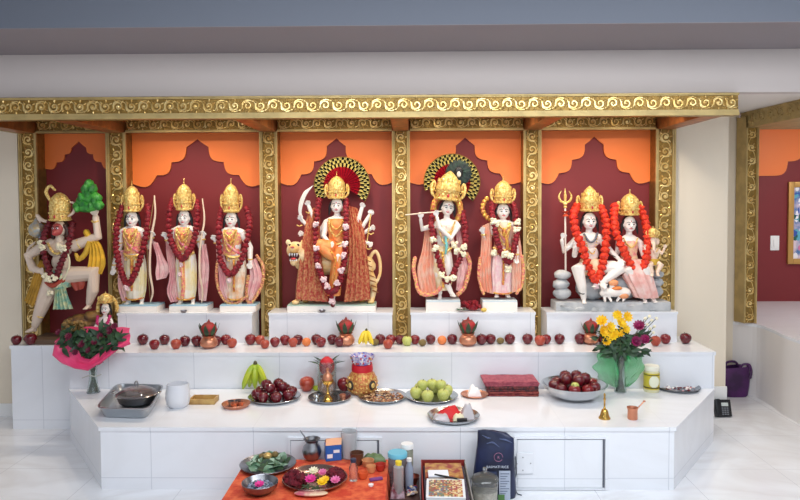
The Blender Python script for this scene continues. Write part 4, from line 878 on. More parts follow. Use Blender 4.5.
# child on her lap
f.b = MB(); f.head((650, 241, -8), 3.6, 5.0, nose=False); f.ell((651, 253, -7), (5, 4, 6.5)); f.ell((651, 261, -7), (5.4, 4.4, 4.5)); f.limb([(650, 243, -11), (649, 249, -13), (651, 253, -13)], [1.6, 1.2, .8])
for sg in (-1, 1):
    f.ell((650+sg*4.6, 241, -7), (2.4, .8, 3.4)); f.limb([(651+sg*4, 249, -7), (651+sg*8, 253, -8), (651+sg*9.5, 248, -10)], [2, 1.6, 1.2]); f.hand((651+sg*9.5, 247.5, -10), (sg*.1,-.3,1), .6, .4, sg)
    f.limb([(651+sg*2.5, 262, -8), (651+sg*5.5, 264, -12), (650+sg*2.5, 271, -13)], [3, 2.6, 1.6]); f.foot((650+sg*2.6, 272.5, -13), sg*.3, -1, 3.4, .7)
voxelize(f.b, .003, 'child_body', mat('child_peach', (244, 214, 190), .4), f.root)
f.crown((650, 236.5, -8), 4.4, 9.5, finial=True); f.beads('child_necklace', [(647, 247, -11), (651, 251, -12), (655, 247, -11)], .7, M_CROWN, 9)
b = MB(); b.lathe([(5.4*u, 0), (6.2*u, -3*u), (5.2*u, -6*u)], P(651, 258, -7), 18, 1, .85, .05, 7); b.build('child_cloth', M_YEL, f.root)
# small bull at their feet
B_ = MB(); B_.tube([P(600, 291, -14), P(612, 290, -13), P(622, 291, -12)], [4.5*u, 5*u, 5*u], 12); B_.ell(P(608, 284.5, -14), (3*u, 2.6*u, 3*u)); B_.tube([P(600, 288, -15), P(598, 283, -18), P(598.5, 285.5, -22)], [3.4*u, 2.9*u, 1.7*u], 10)
for sg in (-1, 1):
    B_.tube([P(598+sg*1.8, 281, -17), P(598+sg*3.5, 277.5, -17)], [.8*u, .3*u], 6); B_.ell(P(598+sg*3.6, 282.5, -16.5), (1.8*u, .7*u, .9*u)); B_.tube([P(602+sg*2, 294, -15), P(603+sg*3, 298.5, -18)], [1.6*u, 1.2*u], 8); B_.tube([P(619+sg*2.4, 294, -13), P(615+sg*3, 298.5, -16)], [1.8*u, 1.2*u], 8)
bull = voxelize(B_, .003, 'bull', M_SKIN, f.root)
MB().ell(P(612, 286.5, -14), (6*u, 4.4*u, 2.4*u), 14, 8).build('saddle_cloth', M_ORC, bull)
for pxx, pyy in ((609, 281), (619, 293.5)): MB().ell(P(pxx, pyy, -15), (5*u, 3*u, 3.2*u), 14, 8, jit=.04).build('orange_offering', mat('orange_paint_soft', (240, 160, 110), .5), f.root)
gg = 'orange red garlands on the seated couple'
f.garland('thick orange-red garland around the seated man with trident', [(577, 206, 1), (572.5, 216, -4), (574, 232, -9), (579, 246, -11), (584, 262, -12), (590, 276, -13), (594, 279, -13), (598, 268, -12), (602, 252, -10), (604.5, 236, -7), (605, 220, -2), (601, 208, 1)], 4.4, M_ORF, acc=[(592.5, 284, -14)], accm=M_PKF, group=gg)
f.garland('thick orange-red garland around the seated woman', [(615, 206, 1), (612.5, 218, -4), (614, 232, -7), (619, 247, -11), (625, 260, -12), (633, 272, -12), (640, 264, -12), (644, 250, -9), (645.5, 236, -6), (645, 222, -2), (641, 208, 1)], 4.3, M_ORF, group=gg)

# --- 8 monkey statue at far left
ZH = .660; DH = 5.10
slab = tag(MB().box((XW(23, DH-.16), DH-.15, Z2), (XW(74, DH-.15), DC-.01, ZH), .003).build('wooden_slab', mat('dark_wood', (96, 74, 56), .6, bump=.2, bscale=30)), 'dark brown slab under the striding monkey statue', 'slab')
f = Fig('monkey_statue', 'striding marble monkey statue lifting a green mountain in one hand', 'statue', 60, DH, ZH); P = f.P; u = f.u
f.head((61, 229, -2), 6.2, 8.6, -.05, turn=-.2); f.b.tube([f.q(0,-.7,-.35), f.q(0,-1.15,-.42)], [3.4*u, 2.6*u], 12)
f.limb([(60.5, 235, 0), (59.5, 241, 0)], [3.6, 4.2]); f.ell((60, 249, 0), (12.5, 7, 9)); f.ell((61, 262, 0), (9.4, 6, 9)); f.ell((61.5, 274, 0), (10.4, 7, 7.5))
f.limb([(69, 244, 0), (74, 246, 0), (99, 236, -2), (97, 217, -3)], [5.2, 5.6, 4.2, 3.0]); f.hand((97, 216, -3), (0,-.1,1), 1.35, .3, -1, (0,0,1) if False else (0,-1,0))
f.limb([(52, 244, 0), (46, 245, 0), (28, 256, 0), (35, 268, -4), (43, 270, -7)], [5.2, 5.4, 4.2, 3.6, 2.7]); f.hand((43, 270, -7), (.9,-.3,.1), 1.2, .7, 1)
f.limb([(69, 275, -1), (97, 273, -6), (95, 290, -5), (91, 303, -4)], [8.4, 7.3, 5.3, 2.9]); f.foot((91, 305, -4), -.3, -1, 7, 1.1)
f.limb([(54, 277, 0), (46, 299, -2), (38, 317, 0), (35, 326, 0)], [8.6, 7.0, 4.8, 3.2]); f.foot((34, 328.5, 0), -.75, -.6, 8, 1.15)
f.body(M_SKINW, .004)
voxelize(MB().ell(f.q(0, -.62, -.02), (5.7*u, 3.3*u, 6.4*u), 18, 12).tube([f.q(0,-.9,-.38), f.q(0,-1.3,-.42)], [3.7*u, 2.8*u], 14).tube([f.q(0,-1.05,.1), f.q(0,-1.35,-.2)], [.9*u, 1.2*u], 8), .003, 'red_face', mat('red_face_paint', (178, 78, 74), .45), f.root)
for sg in (-1, 1):
    e = MB().ell(f.q(sg*.36, -1.10, .12), (1.4*u, .7*u, .9*u), 10, 7).build('eye', M_WHITE, f.root); MB().ell(f.q(sg*.36, -1.20, .12), (.6*u, .4*u, .7*u), 8, 6).build('pupil', M_HAIR, e)
    MB().tube([f.q(sg*.12, -1.12, .30), f.q(sg*.6, -1.0, .32)], .35*u, 6).build('eyebrow', M_HAIR, f.root)
MB().tube([f.q(-.32, -1.48, -.5), f.q(0, -1.74, -.55), f.q(.32, -1.48, -.5)], .5*u, 6).build('lips', M_LIPS, f.root)
b = MB(); b.ell(f.q(0, .5, .05), (7.4*u, 6.2*u, 9*u), 16, 12)
for sg in (-1, 1): b.tube(curve([f.q(sg*1.0, -.1, .4), f.q(sg*1.3, 0, -.1), f.q(sg*1.35, 0, -.9)], 8), 1.9*u, 8)
b.build('hair', mat('dark_brown_hair', (64, 40, 34), .5), f.root)
f.crown((60.5, 220.5, -.5), 9.6, 29, wings=False, finial=False); 
f.rope('crown_curl', [(50, 200, 0), (46, 192, 0), (50, 186, 0), (55, 190, 0)], [1.6, 1.8, 1.6, 1.2], M_CROWN, 12); f.rope('crown_curl', [(70, 216, -3), (75, 212, -3), (76, 204, -3), (72, 202, -3)], [1.2, 1.5, 1.3, .9], M_SKINW, 12); f.rope('crown_curl', [(49, 222, 0), (42, 220, 0), (37, 215, 0), (40, 222, 0)], [1.4, 1.9, 1.6, 1.0], M_SKINW, 12)
# mountain
b = MB()
for (mx, my, rx, rz_) in ((89, 207, 13.5, 5.5), (80, 206, 6, 5), (98, 205, 7, 5), (88, 199, 9.5, 7), (95, 198, 8, 6), (89, 191, 7, 7), (93, 189, 5, 6), (90, 184, 4, 5), (83, 201, 6, 5)): b.ell(P(mx, my, -2), (rx*u, 6.5*u, rz_*u), 12, 8, jit=.10)
for (mx, my) in ((84, 197), (91, 195), (97, 201), (86, 204), (94, 206), (89, 188), (80, 208), (101, 206)):
    b.ell(P(mx, my, -7), (3.2*u, 3*u, 4.4*u), 8, 6, jit=.12)
b.build('green_mountain', M_GREENP, f.root)
f.sheet('yellow_scarf', [(86, 236, -3), (92, 244, -5), (91, 262, -6), (88, 272, -6)], [(97, 238, -3), (103, 246, -3), (107, 262, -3), (103, 274, -3)], M_YEL, 4, 1.2)
f.rope('yellow_scarf_loop', [(86, 232, 1), (91, 240, -3), (88, 252, -4), (81, 259, -4), (78, 254, -4)], [3.2, 3.2, 2.8, 2.4, 1.8], M_YEL, 20)
f.sheet('yellow_scarf', [(42, 260, -3), (36, 272, -3), (31, 288, -3), (26, 300, -3)], [(50, 262, -5), (47, 275, -5), (42, 290, -5), (36, 306, -5)], mat('ochre_cloth', (206, 160, 66), .55, var=.3, vscale=12), 4, 1.2)
f.skirt('loincloth', [(61.5, 270, 10.8, 0), (61.5, 275, 12.2, -1), (61.5, 281, 12.4, -1), (61, 287, 10, -2)], M_TEAL, 9, .05, 40, .8)
f.rope('red_waistband', [(51, 281, -8), (58, 284, -10), (68, 279, -9)], [2.4, 2.8, 2.2], mat('rust_red', (170, 66, 46), .5), 12)
f.sheet('teal_sash', [(60, 282, -8), (59, 294, -8), (57, 308, -8)], [(68, 280, -8), (71, 294, -7), (76, 308, -6)], M_TEAL, 5, 1.2)
f.sheet('red_panel', [(72, 276, -6), (74, 284, -6), (78, 290, -6)], [(84, 276, -6), (88, 282, -6), (86, 288, -6)], MATS['rust_red'], 2, .6)
b = MB(); b.tube([P(50, 270, -6), P(40, 240, 2), P(38, 236, 2)], [1.2*u, 1.3*u, 1.3*u], 8); b = b.build('mace', mat('mace_grey', (150, 166, 176), .35, .4), f.root)
b2 = MB(); b2.lathe([(1.5*u, -8*u), (6*u, -5*u), (7.5*u, 0), (6.4*u, 5*u), (3*u, 8*u), (2*u, 10*u), (.5*u, 13*u)], P(35.5, 230, 2), 18, 1, 1, .06, 6); b2.build('mace_head', mat('mace_gold', (206, 176, 120), .4, .4, .5, 60, rgb2=(160, 170, 176), vscale=24), b)
f.rope('tail', [(50, 276, 6), (34, 276, 8), (25, 262, 8), (24, 250, 8), (31, 243, 7)], [2.6, 2.2, 1.8, 1.6, 1.2], M_SKINW, 24)
f.beads('gold_collar', [(51, 243, -6), (56, 250, -8.5), (61, 253, -9), (67, 250, -8.5), (70, 243, -6)], 1.4, M_CROWN, 22)
f.rope('armlet', [(79, 240, -4), (80.5, 244, -5.4), (82, 248, -4)], 1.0, M_CROWN, 8); f.rope('wristlet', [(94, 221, -4.5), (97, 222, -6), (100, 221, -4.5)], 1.0, M_CROWN, 8); f.rope('knee_band', [(37, 313, -3.5), (41, 316, -5), (44.5, 317, -3.5)], .9, M_CROWN, 8)
f.rope('white_thread', [(70, 248, -8), (74, 262, -9), (70, 276, -10), (62, 286, -10)], 1.0, mat('thread_cream', (222, 214, 180), .5), 18)
f.garland('dark wine red garland with ivory clusters on the monkey statue', [(49, 222, 1), (47.5, 234, -6), (49, 248, -11), (53, 262, -12), (57, 274, -12), (61, 278, -12), (65, 268, -12), (69, 256, -11), (72.5, 244, -8), (73, 232, -4), (72, 224, 1)], 3.4, mat('wine_flowers', (120, 16, 34), .6, bump=.8, bscale=150, var=.5, vscale=45),
    acc=[(47, 243, -10), (49, 247, -12), (66, 246, -12), (69, 248, -12), (56, 277, -14), (62, 276, -14), (57, 291, -12), (53, 274, -13)], accm=mat('cream_flowers_dim', (236, 226, 196), .6, bump=.6, bscale=120), accr=2.5, group='dark red garlands')
# rocks / carved creature the monkey steps on
b = MB()
for (mx, my, rx, rz_) in ((94, 316, 9, 6), (84, 320, 13, 7), (92, 324, 15, 6), (74, 322, 9, 6)): b.ell(P(mx, my, -3), (rx*u, 7*u, rz_*u), 14, 9, jit=.08)
for v in b.bm.verts: v.co.z = max(v.co.z, 0)
b.build('carved_rock', mat('bronze_rock', (150, 112, 60), .5, .2, .6, 40, rgb2=(96, 66, 44), vscale=20), f.root)
# small doll idol with golden crown arch, in front of the column
f = Fig('small_idol', 'small white idol with golden arch crown standing behind the pink bouquet', 'statue', 104, 4.96, Z2); P = f.P; u = f.u
f.head((106, 309, -1), 4.2, 6); f.limb([(105.5, 314, 0), (105, 317, 0)], [1.8, 2]); f.ell((104.5, 322, 0), (6, 4, 6)); f.ell((104, 332, 0), (6.5, 4.5, 6)); f.ell((104, 339, 0), (8.5, 6, 4.5))
for sg in (-1, 1): f.limb([(105+sg*5, 319, 0), (105+sg*8, 325, -1), (105+sg*5.5, 327, -6)], [1.9, 1.5, 1.0]); f.hand((105+sg*5.5, 327, -6), (-sg*.2,-.6,.8), .7, .3, sg)
f.limb([(103, 338, 0), (95, 341, -6), (103, 343, -8)], [4, 3, 2]); f.limb([(107, 338, 0), (114, 341, -6), (106, 343, -8)], [4, 3, 2]); f.foot((100, 342.3, -8), .6, -.6, 4, .5); f.foot((109, 342.3, -8), -.6, -.6, 4, .5)
f.body(M_SKIN, .003); f.face(); f.hair(.8); f.crown((106, 302.5, -.5), 5.4, 10)
b = MB()
for k in range(22):
    a = -.15 + k/21*(PI+.3); b.blob(P(106.5 + 9.6*math.cos(a), 309 - 12.5*math.sin(a), 2), 2.1*u, .2)
b.build('golden_arch', M_CROWN, f.root)
f.skirt('pink_skirt', [(104, 329, 6.5, 0), (104, 336, 9.5, -2), (104, 342, 11, -3)], M_PINK, 9, .05, 36, .8)
f.garland('small magenta garland on the little idol', [(99, 316, -3), (100, 322, -6), (105, 327, -7), (110, 322, -6), (111, 316, -3)], 1.6, mat('magenta_flowers', (196, 40, 110), .6, bump=.6, bscale=120))

# ================================================================ offerings and utensils
ORD = ['first', 'second', 'third', 'fourth', 'fifth', 'sixth', 'seventh', 'eighth', 'ninth', 'tenth', 'eleventh', 'twelfth', 'thirteenth', 'fourteenth', 'fifteenth', 'sixteenth']
def SC(p): return F/p.y
M_APD = mat('dark_red_apple', (112, 14, 30), .22, rgb2=(76, 10, 24), vscale=14, coat=.3)
M_APR = mat('red_apple', (140, 30, 36), .25, rgb2=(104, 16, 28), vscale=14, coat=.3)
M_APO = mat('orange_red_apple', (184, 84, 56), .28, rgb2=(150, 40, 36), vscale=12, coat=.2)
M_ORG = mat('orange_peel', (238, 142, 72), .4, bump=.4, bscale=160, rgb2=(220, 110, 60), vscale=12)
M_KIWI = mat('kiwi_skin', (120, 100, 56), .7, bump=.4, bscale=200)
M_GRN = mat('green_fruit', (172, 184, 84), .35, rgb2=(204, 204, 124), vscale=14)
M_STEM = mat('fruit_stem', (84, 60, 34), .7)
FRUIT = {}
def fruit_mesh(kind, m):
    if kind not in FRUIT:
        b = MB()
        if kind == 'kiwi': b.ell((0, 0, .84), (1.05, .9, .84), 18, 12)
        elif kind == 'orange': b.lathe([(.01, .0), (.45, .05), (.8, .35), (.98, .8), (.95, 1.2), (.72, 1.62), (.35, 1.84), (.06, 1.87), (.01, 1.86)], seg=20)
        else: b.lathe([(.01, .12), (.18, .06), (.34, 0), (.58, .08), (.84, .5), (1.0, 1.0), (.99, 1.35), (.80, 1.72), (.50, 1.88), (.24, 1.80), (.06, 1.58), (.01, 1.56)], seg=20)
        me = b.build('fruit', m).data; o = [x for x in bpy.data.objects if x.data == me][0]; bpy.data.objects.remove(o)
        s_ = MB().tube([(0, 0, 1.56), (.08, 0, 1.8), (.2, .02, 2.08)], [.05, .045, .06], 6); so = s_.build('stem', M_STEM); sm = so.data; bpy.data.objects.remove(so)
        FRUIT[kind] = (me, sm)
    return FRUIT[kind]
KM = {'dark': ('apple', 'dark red apple', M_APD), 'red': ('apple', 'red apple', M_APR), 'orangered': ('apple', 'orange-red apple', M_APO), 'orange': ('orange', 'pale orange', M_ORG), 'kiwi': ('kiwi', 'small brown-green kiwi', M_KIWI),
      'green': ('guava', 'green apple', M_GRN), 'mango': ('mango', 'red-green mango', M_APO)}
def fruit(kind, loc, r, label, group=None, stem=True):
    nm, _, m = KM[kind]; me, sm = fruit_mesh({'kiwi': 'kiwi', 'orange': 'orange'}.get(kind, 'apple'), m)
    o = bpy.data.objects.new(nm, me); COL.objects.link(o); o.location = loc; o.scale = (r, r, r*.97); o.rotation_euler.z = random.uniform(0, 6)
    if not me.materials or me.materials[0] != m:
        o.material_slots[0].link = 'OBJECT'; o.material_slots[0].material = m
    tag(o, label, nm if nm != 'guava' else 'apple', group)
    if nm == 'guava': o.name = 'apple'
    if stem and kind not in ('kiwi', 'orange'):
        s_ = bpy.data.objects.new('stem', sm); COL.objects.link(s_); s_.parent = o
    return o
# --- the long row on the step
segs = [('on the left corner of the step', [(21, 339, 5, 'dark'), (34, 338.5, 6, 'dark')]),
    ('on the step before the three standing statues', [(143, 340, 5.5, 'dark'), (154.5, 345, 5.2, 'red'), (165, 340, 5.2, 'dark'), (176, 344.5, 5.2, 'orangered'), (185, 341.5, 5.4, 'dark'), (197, 341.5, 5.6, 'dark'), (216, 341.5, 5.4, 'dark'), (228, 338.5, 5.2, 'red'), (232, 343.5, 5, 'orangered'), (250.5, 340, 5.5, 'red'), (261, 339.5, 4.8, 'orangered'), (265, 344.5, 4.6, 'orangered')]),
    ('on the step before the goddess pedestal', [(275, 342.5, 5, 'red'), (285, 340.5, 5.2, 'red'), (293, 342.8, 4.8, 'orangered'), (299, 339, 5, 'dark'), (306.5, 342.2, 4.6, 'orange'), (318, 337.5, 5.2, 'dark'), (321, 342.5, 5.2, 'red'), (332.5, 339.5, 5.2, 'dark'), (339.5, 342.2, 5.4, 'dark'), (375, 342, 4.2, 'kiwi'), (380.5, 338.5, 5.2, 'dark'), (388, 344.5, 5, 'orangered'), (391, 338.5, 5, 'red')]),
    ('on the step before the flute player pedestal', [(400, 338.5, 4.8, 'dark'), (407, 341.5, 5, 'green'), (415, 338.5, 4.8, 'red'), (422.5, 342.5, 4.3, 'kiwi'), (430.5, 339.5, 5, 'dark'), (442, 340.5, 4.8, 'orange'), (452, 339, 5.2, 'dark'), (481.5, 340, 5.6, 'dark'), (490, 338.5, 5.2, 'dark'), (500, 340, 4, 'kiwi'), (509.5, 339, 5.3, 'dark'), (527.5, 339.5, 5.3, 'dark'), (540, 341, 5.4, 'orangered'), (543, 336.5, 4.8, 'red')]),
    ('on the step before the seated couple', [(559.5, 339.5, 5.2, 'dark'), (579, 338.5, 5.4, 'dark'), (603, 340, 5, 'dark'), (636.5, 339.5, 5.4, 'dark'), (655.5, 341.5, 5.2, 'orangered'), (661, 337, 5, 'red'), (684.5, 338.5, 5.5, 'dark')])]
placed = []
for where, lst in segs:
    for i, (px, py, r, k) in enumerate(sorted(lst)):
        p = G(px, py + r*.82, Z2); s_ = SC(p); rr = r/s_
        for _ in range(30):        # keep neighbours just touching
            mv = False
            for (q, qr) in placed:
                d = Vector((p.x-q.x, p.y-q.y, 0)); mn = (rr+qr)*.98
                if d.length < mn and d.length > 1e-5: p = p + Vector((d.x*.25, d.y, 0)).normalized()*(mn-d.length)*.6; mv = True
            if not mv: break
        p.y = max(min(p.y, 4.955 - rr*0), 4.71 + rr); placed.append((p.copy(), rr))
        fruit(k, (p.x, p.y, Z2), rr, '%s %s, %s fruit from the left' % (KM[k][1], where, ORD[i]), 'fruit row on the upper step')
# --- bananas
M_BAN = mat('banana_skin', (244, 210, 50), .4, rgb2=(226, 200, 60), vscale=10); M_BANG = mat('banana_green_yellow', (206, 208, 50), .4, rgb2=(150, 180, 50), vscale=8)
def bananas(label, loc, n, L, r, rot, spread, m, hang=True):
    t = thing('banana_bunch', label, 'bananas', loc, rot)
    for i in range(n):
        a = (i-(n-1)/2)*spread; row = i % 2
        pts = [(math.sin(a)*L*.1, -.0+row*r, L*.98), (math.sin(a)*L*.30, -L*.16+row*r*1.4, L*.80), (math.sin(a)*L*.55, -L*.26+row*r*1.7, L*.45), (math.sin(a)*L*.70, -L*.22+row*r*1.9, r*1.4)]
        pts = [Vector(p) + Vector((0, L*.2, 0)) for p in pts]
        o = MB().tube(curve(pts, 12), lerp_list([r*.35, r*.85, r, r*1.0, r*.95, r*.75, r*.3], 12), 7).build('banana', m, t)
    MB().tube([(0, L*.2, L*.93), (0, L*.22, L*1.06)], [r*.8, r*.6], 7).build('bunch_stem', mat('dark_stem', (70, 66, 30), .6), t); return t
p = G(259, 387.5, Z1); bananas('large green-yellow banana bunch standing on the lower platform', (p.x, min(p.y-.045, 4.60), Z1), 5, .185, .0215, .15, .34, M_BANG)
p = G(366, 347, Z2); bananas('small yellow banana bunch on the step before the goddess', (p.x, p.y, Z2), 5, .115, .0155, -.1, .34, M_BAN)
p = G(50, 344.5, Z2); b = MB(); b.tube(curve([(-.065, 0, .02), (-.02, -.012, .014), (.03, -.01, .014), (.075, .012, .024)], 14), lerp_list([.006, .014, .015, .014, .005], 14), 8)
o = b.build('banana', M_BAN, loc=(p.x, p.y+.03, Z2)); tag(o, 'single yellow banana lying on the left corner of the step', 'banana')
# --- copper pots with coconuts
M_COCO = mat('red_wrapped_coconut', (176, 34, 38), .6, bump=.8, bscale=60, rgb2=(110, 50, 40), vscale=20)
def kalash(px, pyb, z, hpx, label, cl, potm=M_COPPER, coc=M_COCO, big=1.0):
    p = G(px, pyb, z); s_ = SC(p); h = hpx/s_; r = h*.30*big
    t = thing('water_pot', label, 'pot', (p.x, p.y, z), group='small pots with coconuts')
    MB().lathe([(.01, 0), (r*.55, 0), (r*.95, h*.10), (r*1.0, h*.22), (r*.78, h*.34), (r*.62, h*.38), (r*.80, h*.43), (r*.74, h*.435), (r*.55, h*.38), (.01, h*.37)], seg=24).build('pot', potm, t)
    for k in range(7):
        a = k*2*PI/7 + .2; MB().leaf((math.cos(a)*r*.55, math.sin(a)*r*.55, h*.40), (math.cos(a)*1.0, math.sin(a), 1.3), (0, 0, 1), h*.46, h*.17, -.25).build('mango_leaf', M_LEAF, t)
    c = MB(); c.ell((0, 0, -h*.03), (r*.92, r*.88, h*.25), 16, 11, jit=.04); c.tube([(0, 0, h*.18), (.002, 0, h*.30)], [r*.25, r*.06], 7)
    c = c.build('coconut', coc, loc=(p.x, p.y, z + h*.66)); tag(c, cl, 'coconut')
kalash(209, 348, Z2, 30, 'small copper pot under a red coconut, before the three standing statues', 'red wrapped coconut on the copper pot before the three standing statues')
kalash(346, 345.5, Z2, 30, 'small copper pot under a green-leaved coconut, before the goddess', 'coconut half hidden in green leaves on the pot before the goddess')
kalash(468, 345.5, Z2, 30, 'small copper pot under a round red coconut, before the flute player', 'round red coconut on the copper pot before the flute player pedestal')
kalash(590.5, 344, Z2, 27, 'small copper pot behind the yellow bouquet', 'dull red coconut on the copper pot behind the yellow bouquet')
# big one in a glass
p = G(329, 388, Z1); p.y = min(p.y, 4.59); s_ = SC(p); t = thing('glass_vase', 'tall clear glass holding a copper pot, behind the brass oil lamp', 'glass', (p.x, p.y, Z1))
MB().lathe([(.062, .0), (.064, .004), (.066, .22), (.0635, .22), (.061, .006), (.062, .0)], seg=28, close=False).build('glass_wall', M_GLASS, t)
MB().lathe([(.01, 0), (.035, 0), (.055, .03), (.057, .06), (.045, .09), (.036, .10), (.048, .115), (.044, .117), (.03, .10), (.01, .10)], seg=24).build('inner_pot', M_COPPER, t, loc=(0, 0, .004))
for k in range(6):
    a = k*PI/3 + .1; MB().leaf((math.cos(a)*.045, math.sin(a)*.045, .19), (math.cos(a), math.sin(a)*.2, .55), (0, 0, 1), .085, .03, .2).build('leaf', M_LEAF, t)
c = MB().ell((0, 0, 0), (.052, .052, .062), 18, 12, jit=.03).build('coconut', mat('bright_red_cloth', (196, 22, 40), .5, bump=.5, bscale=50), loc=(p.x, p.y, Z1+.185)); tag(c, 'bright red wrapped coconut in the tall glass behind the brass oil lamp', 'coconut')

# --- plates and dishes
def dish(name, label, px, pyc, rpx, z, h, m, cat='plate', rim=.0045, flat=.8, group=None):
    p = G(px, pyc, z + h*.6); s_ = SC(p); r = rpx/s_
    prof = [(.001, .0), (r*flat, 0), (r*.93, h*.55), (r, h), (r*.985, h+rim*.5), (r*.96, h), (r*.89, h*.6), (r*(flat-.04), .0035), (.001, .0035)]
    o = MB().lathe(prof, seg=48).build(name, m, loc=(p.x, p.y, z)); tag(o, label, cat, group); return p, r, o
def heap(px_list, base, r, cx, cy): pass
M_PLATE = mat('steel_plate', (196, 198, 200), .22, 1)
# apples on steel plate
p, r, _ = dish('steel_plate', 'steel plate heaped with dark red apples beside the banana bunch', 274.5, 397, 26.5, Z1, .022, M_PLATE)
def ring_heap(p, z, R, fr, n1, n2, kinds, label, group, n3=0, lift=.78):
    for i in range(n1):
        a = 2*PI*i/n1 + .3; fruit(random.choice(kinds), (p.x + math.cos(a)*R, p.y + math.sin(a)*R, z), fr*random.uniform(.93, 1.0), label, group)
    if n3: fruit(kinds[0], (p.x, p.y, z), fr, label, group)
    for i in range(n2):
        a = 2*PI*(i+.5)/max(n2, 1) + .5; q = R*.52 if n2 > 1 else 0; fruit(random.choice(kinds), (p.x + math.cos(a)*q, p.y + math.sin(a)*q, z + fr*2*lift), fr*random.uniform(.93, 1.0), label, group)
ring_heap(p, Z1+.006, r*.66, .037, 8, 4, ['dark', 'dark', 'dark'], 'dark red apple heaped on the steel plate beside the banana bunch', 'apples heaped on the steel plate', 1, .66)
# big steel bowl with apples
p = G(575, 399, Z1); s_ = SC(p); r = 32/s_; hb = .098
o = MB().lathe([(.001, 0), (r*.42, 0), (r*.55, .008), (r*.80, .04), (r*.94, .075), (r*1.0, hb), (r*1.02, hb+.003), (r*.985, hb+.002), (r*.91, .075), (r*.76, .044), (r*.5, .014), (.001, .009)], seg=56).build('steel_bowl', M_STEEL, loc=(p.x, min(p.y+.085, 4.67-r*1.02), Z1)); tag(o, 'large wide steel bowl full of dark apples on the right of the platform', 'bowl')
pb_ = Vector((p.x, min(p.y+.085, 4.67-r*1.02), 0))
ring_heap(pb_, Z1+.045, r*.62, .040, 9, 5, ['dark', 'dark', 'red'], 'dark red apple heaped in the large steel bowl', 'apples heaped in the large steel bowl', 1, .66)
fruit('green', (pb_.x-.02, pb_.y-r*.50, Z1+.083), .026, 'small green lime among the dark apples in the steel bowl', stem=False)
# guavas on plate
p, r, _ = dish('steel_plate', 'steel plate of pale green guavas at the middle of the platform', 431.5, 396, 27, Z1, .022, M_PLATE)
for i in range(6): 
    a = 2*PI*i/6 + .25; fruit('green', (p.x + math.cos(a)*r*.60, p.y + math.sin(a)*r*.60, Z1+.005), .040, 'pale green guava on the steel plate', 'guavas on the steel plate')
for dx, dy in ((-.06, .0), (.005, .02), (.062, .0)): fruit('green', (p.x+dx, p.y+dy, Z1+.050), .037, 'pale green guava lying on top of the others on the plate', 'guavas on the steel plate')
# nuts
p, r, _ = dish('steel_plate', 'steel plate filled with brown nuts, right of the oil lamp', 382.5, 396.5, 24.5, Z1, .022, M_PLATE)
b = MB(); ms = [mat('nut_brown', (170, 110, 70), .5), mat('nut_pale', (214, 176, 128), .5), mat('nut_dark', (110, 66, 44), .5)]
for i in range(210):
    a = random.uniform(0, 2*PI); q = r*.82*math.sqrt(random.random()); b.mi = random.randrange(3); b.blob((p.x+math.cos(a)*q, p.y+math.sin(a)*q, Z1+.012+random.uniform(0, .014)*(1-q/r)), (.008, .006, .005), .2)
tag(b.build('mixed_nuts', ms), 'brown mixed nuts spread over a steel plate', 'nuts', kind='stuff')
# lamp plate
p, r, _ = dish('steel_plate', 'steel plate carrying the tall brass oil lamp', 329.5, 397.5, 21.8, Z1, .02, M_PLATE); pl_ = p; rl_ = r
t = thing('oil_lamp', 'small brass oil lamp on a stem standing on a steel plate', 'lamp', (p.x-.01, p.y-.01, Z1+.0035))
MB().lathe([(.001, 0), (.034, 0), (.033, .006), (.016, .022), (.009, .032), (.013, .040), (.007, .05), (.006, .078), (.012, .085), (.008, .09)], seg=24).build('stem', M_BRASS, t)
MB().lathe([(.008, .09), (.026, .10), (.036, .118), (.037, .128), (.034, .128), (.024, .112), (.001, .106)], seg=24).build('oil_bowl', M_BRASS, t)
MB().lathe([(.03, .128), (.033, .14), (.026, .165), (.012, .178), (.006, .19), (.012, .198), (.003, .21)], seg=20).build('lamp_cover', M_COPPER, t)
for (dx, dy, m_, nm, lab) in ((.085, .02, M_COPPER, 'small_cup', 'tiny copper cup at the right of the oil lamp plate'), (-.085, .015, M_STEEL, 'small_cup', 'tiny steel cup at the left of the oil lamp plate'), (-.045, -.062, M_STEELD, 'small_cup', 'tiny steel cup at the front of the oil lamp plate')):
    o = MB().lathe([(.001, 0), (.014, 0), (.021, .012), (.022, .024), (.020, .024), (.018, .012), (.001, .004)], seg=20).build(nm, m_, loc=(p.x+dx, p.y+dy, Z1+.0035)); tag(o, lab, 'cup', 'cups on the oil lamp plate')
for k, (dx, dy) in enumerate(((.02, -.075), (.055, -.055))):
    o = MB().leaf((0, 0, .004), (1 if k else -1, .3, 0), (0, 0, 1), .05, .02, .1).build('flower_petal', [M_YEL, M_LEAF][k], loc=(p.x+dx, p.y+dy, Z1+.003)); tag(o, ['small yellow petal lying before the oil lamp', 'small green leaf lying on the oil lamp plate'][k], 'petal')
# mango, pomegranate, lime
p = G(311, 386, Z1); fruit('mango', (p.x-.01, min(p.y, 4.63), Z1), 7.4/SC(p), 'red-green mango standing left of the tall glass', stem=False)
p = G(342.5, 386.5, Z1); fruit('red', (p.x+.022, 4.63, Z1), 6.9/SC(p), 'large red pomegranate between the tall glass and the decorated pot')
p = G(318.5, 390.5, Z1); o = MB().tube(curve([(-.045, .01, .022), (-.02, -.005, .018), (.01, -.008, .016), (.035, .0, .016)], 10), lerp_list([.006, .017, .018, .012, .006], 10), 9).build('banana', M_BANG, loc=(p.x, p.y+.004, Z1)); tag(o, 'short green-yellow banana below the mango', 'banana')
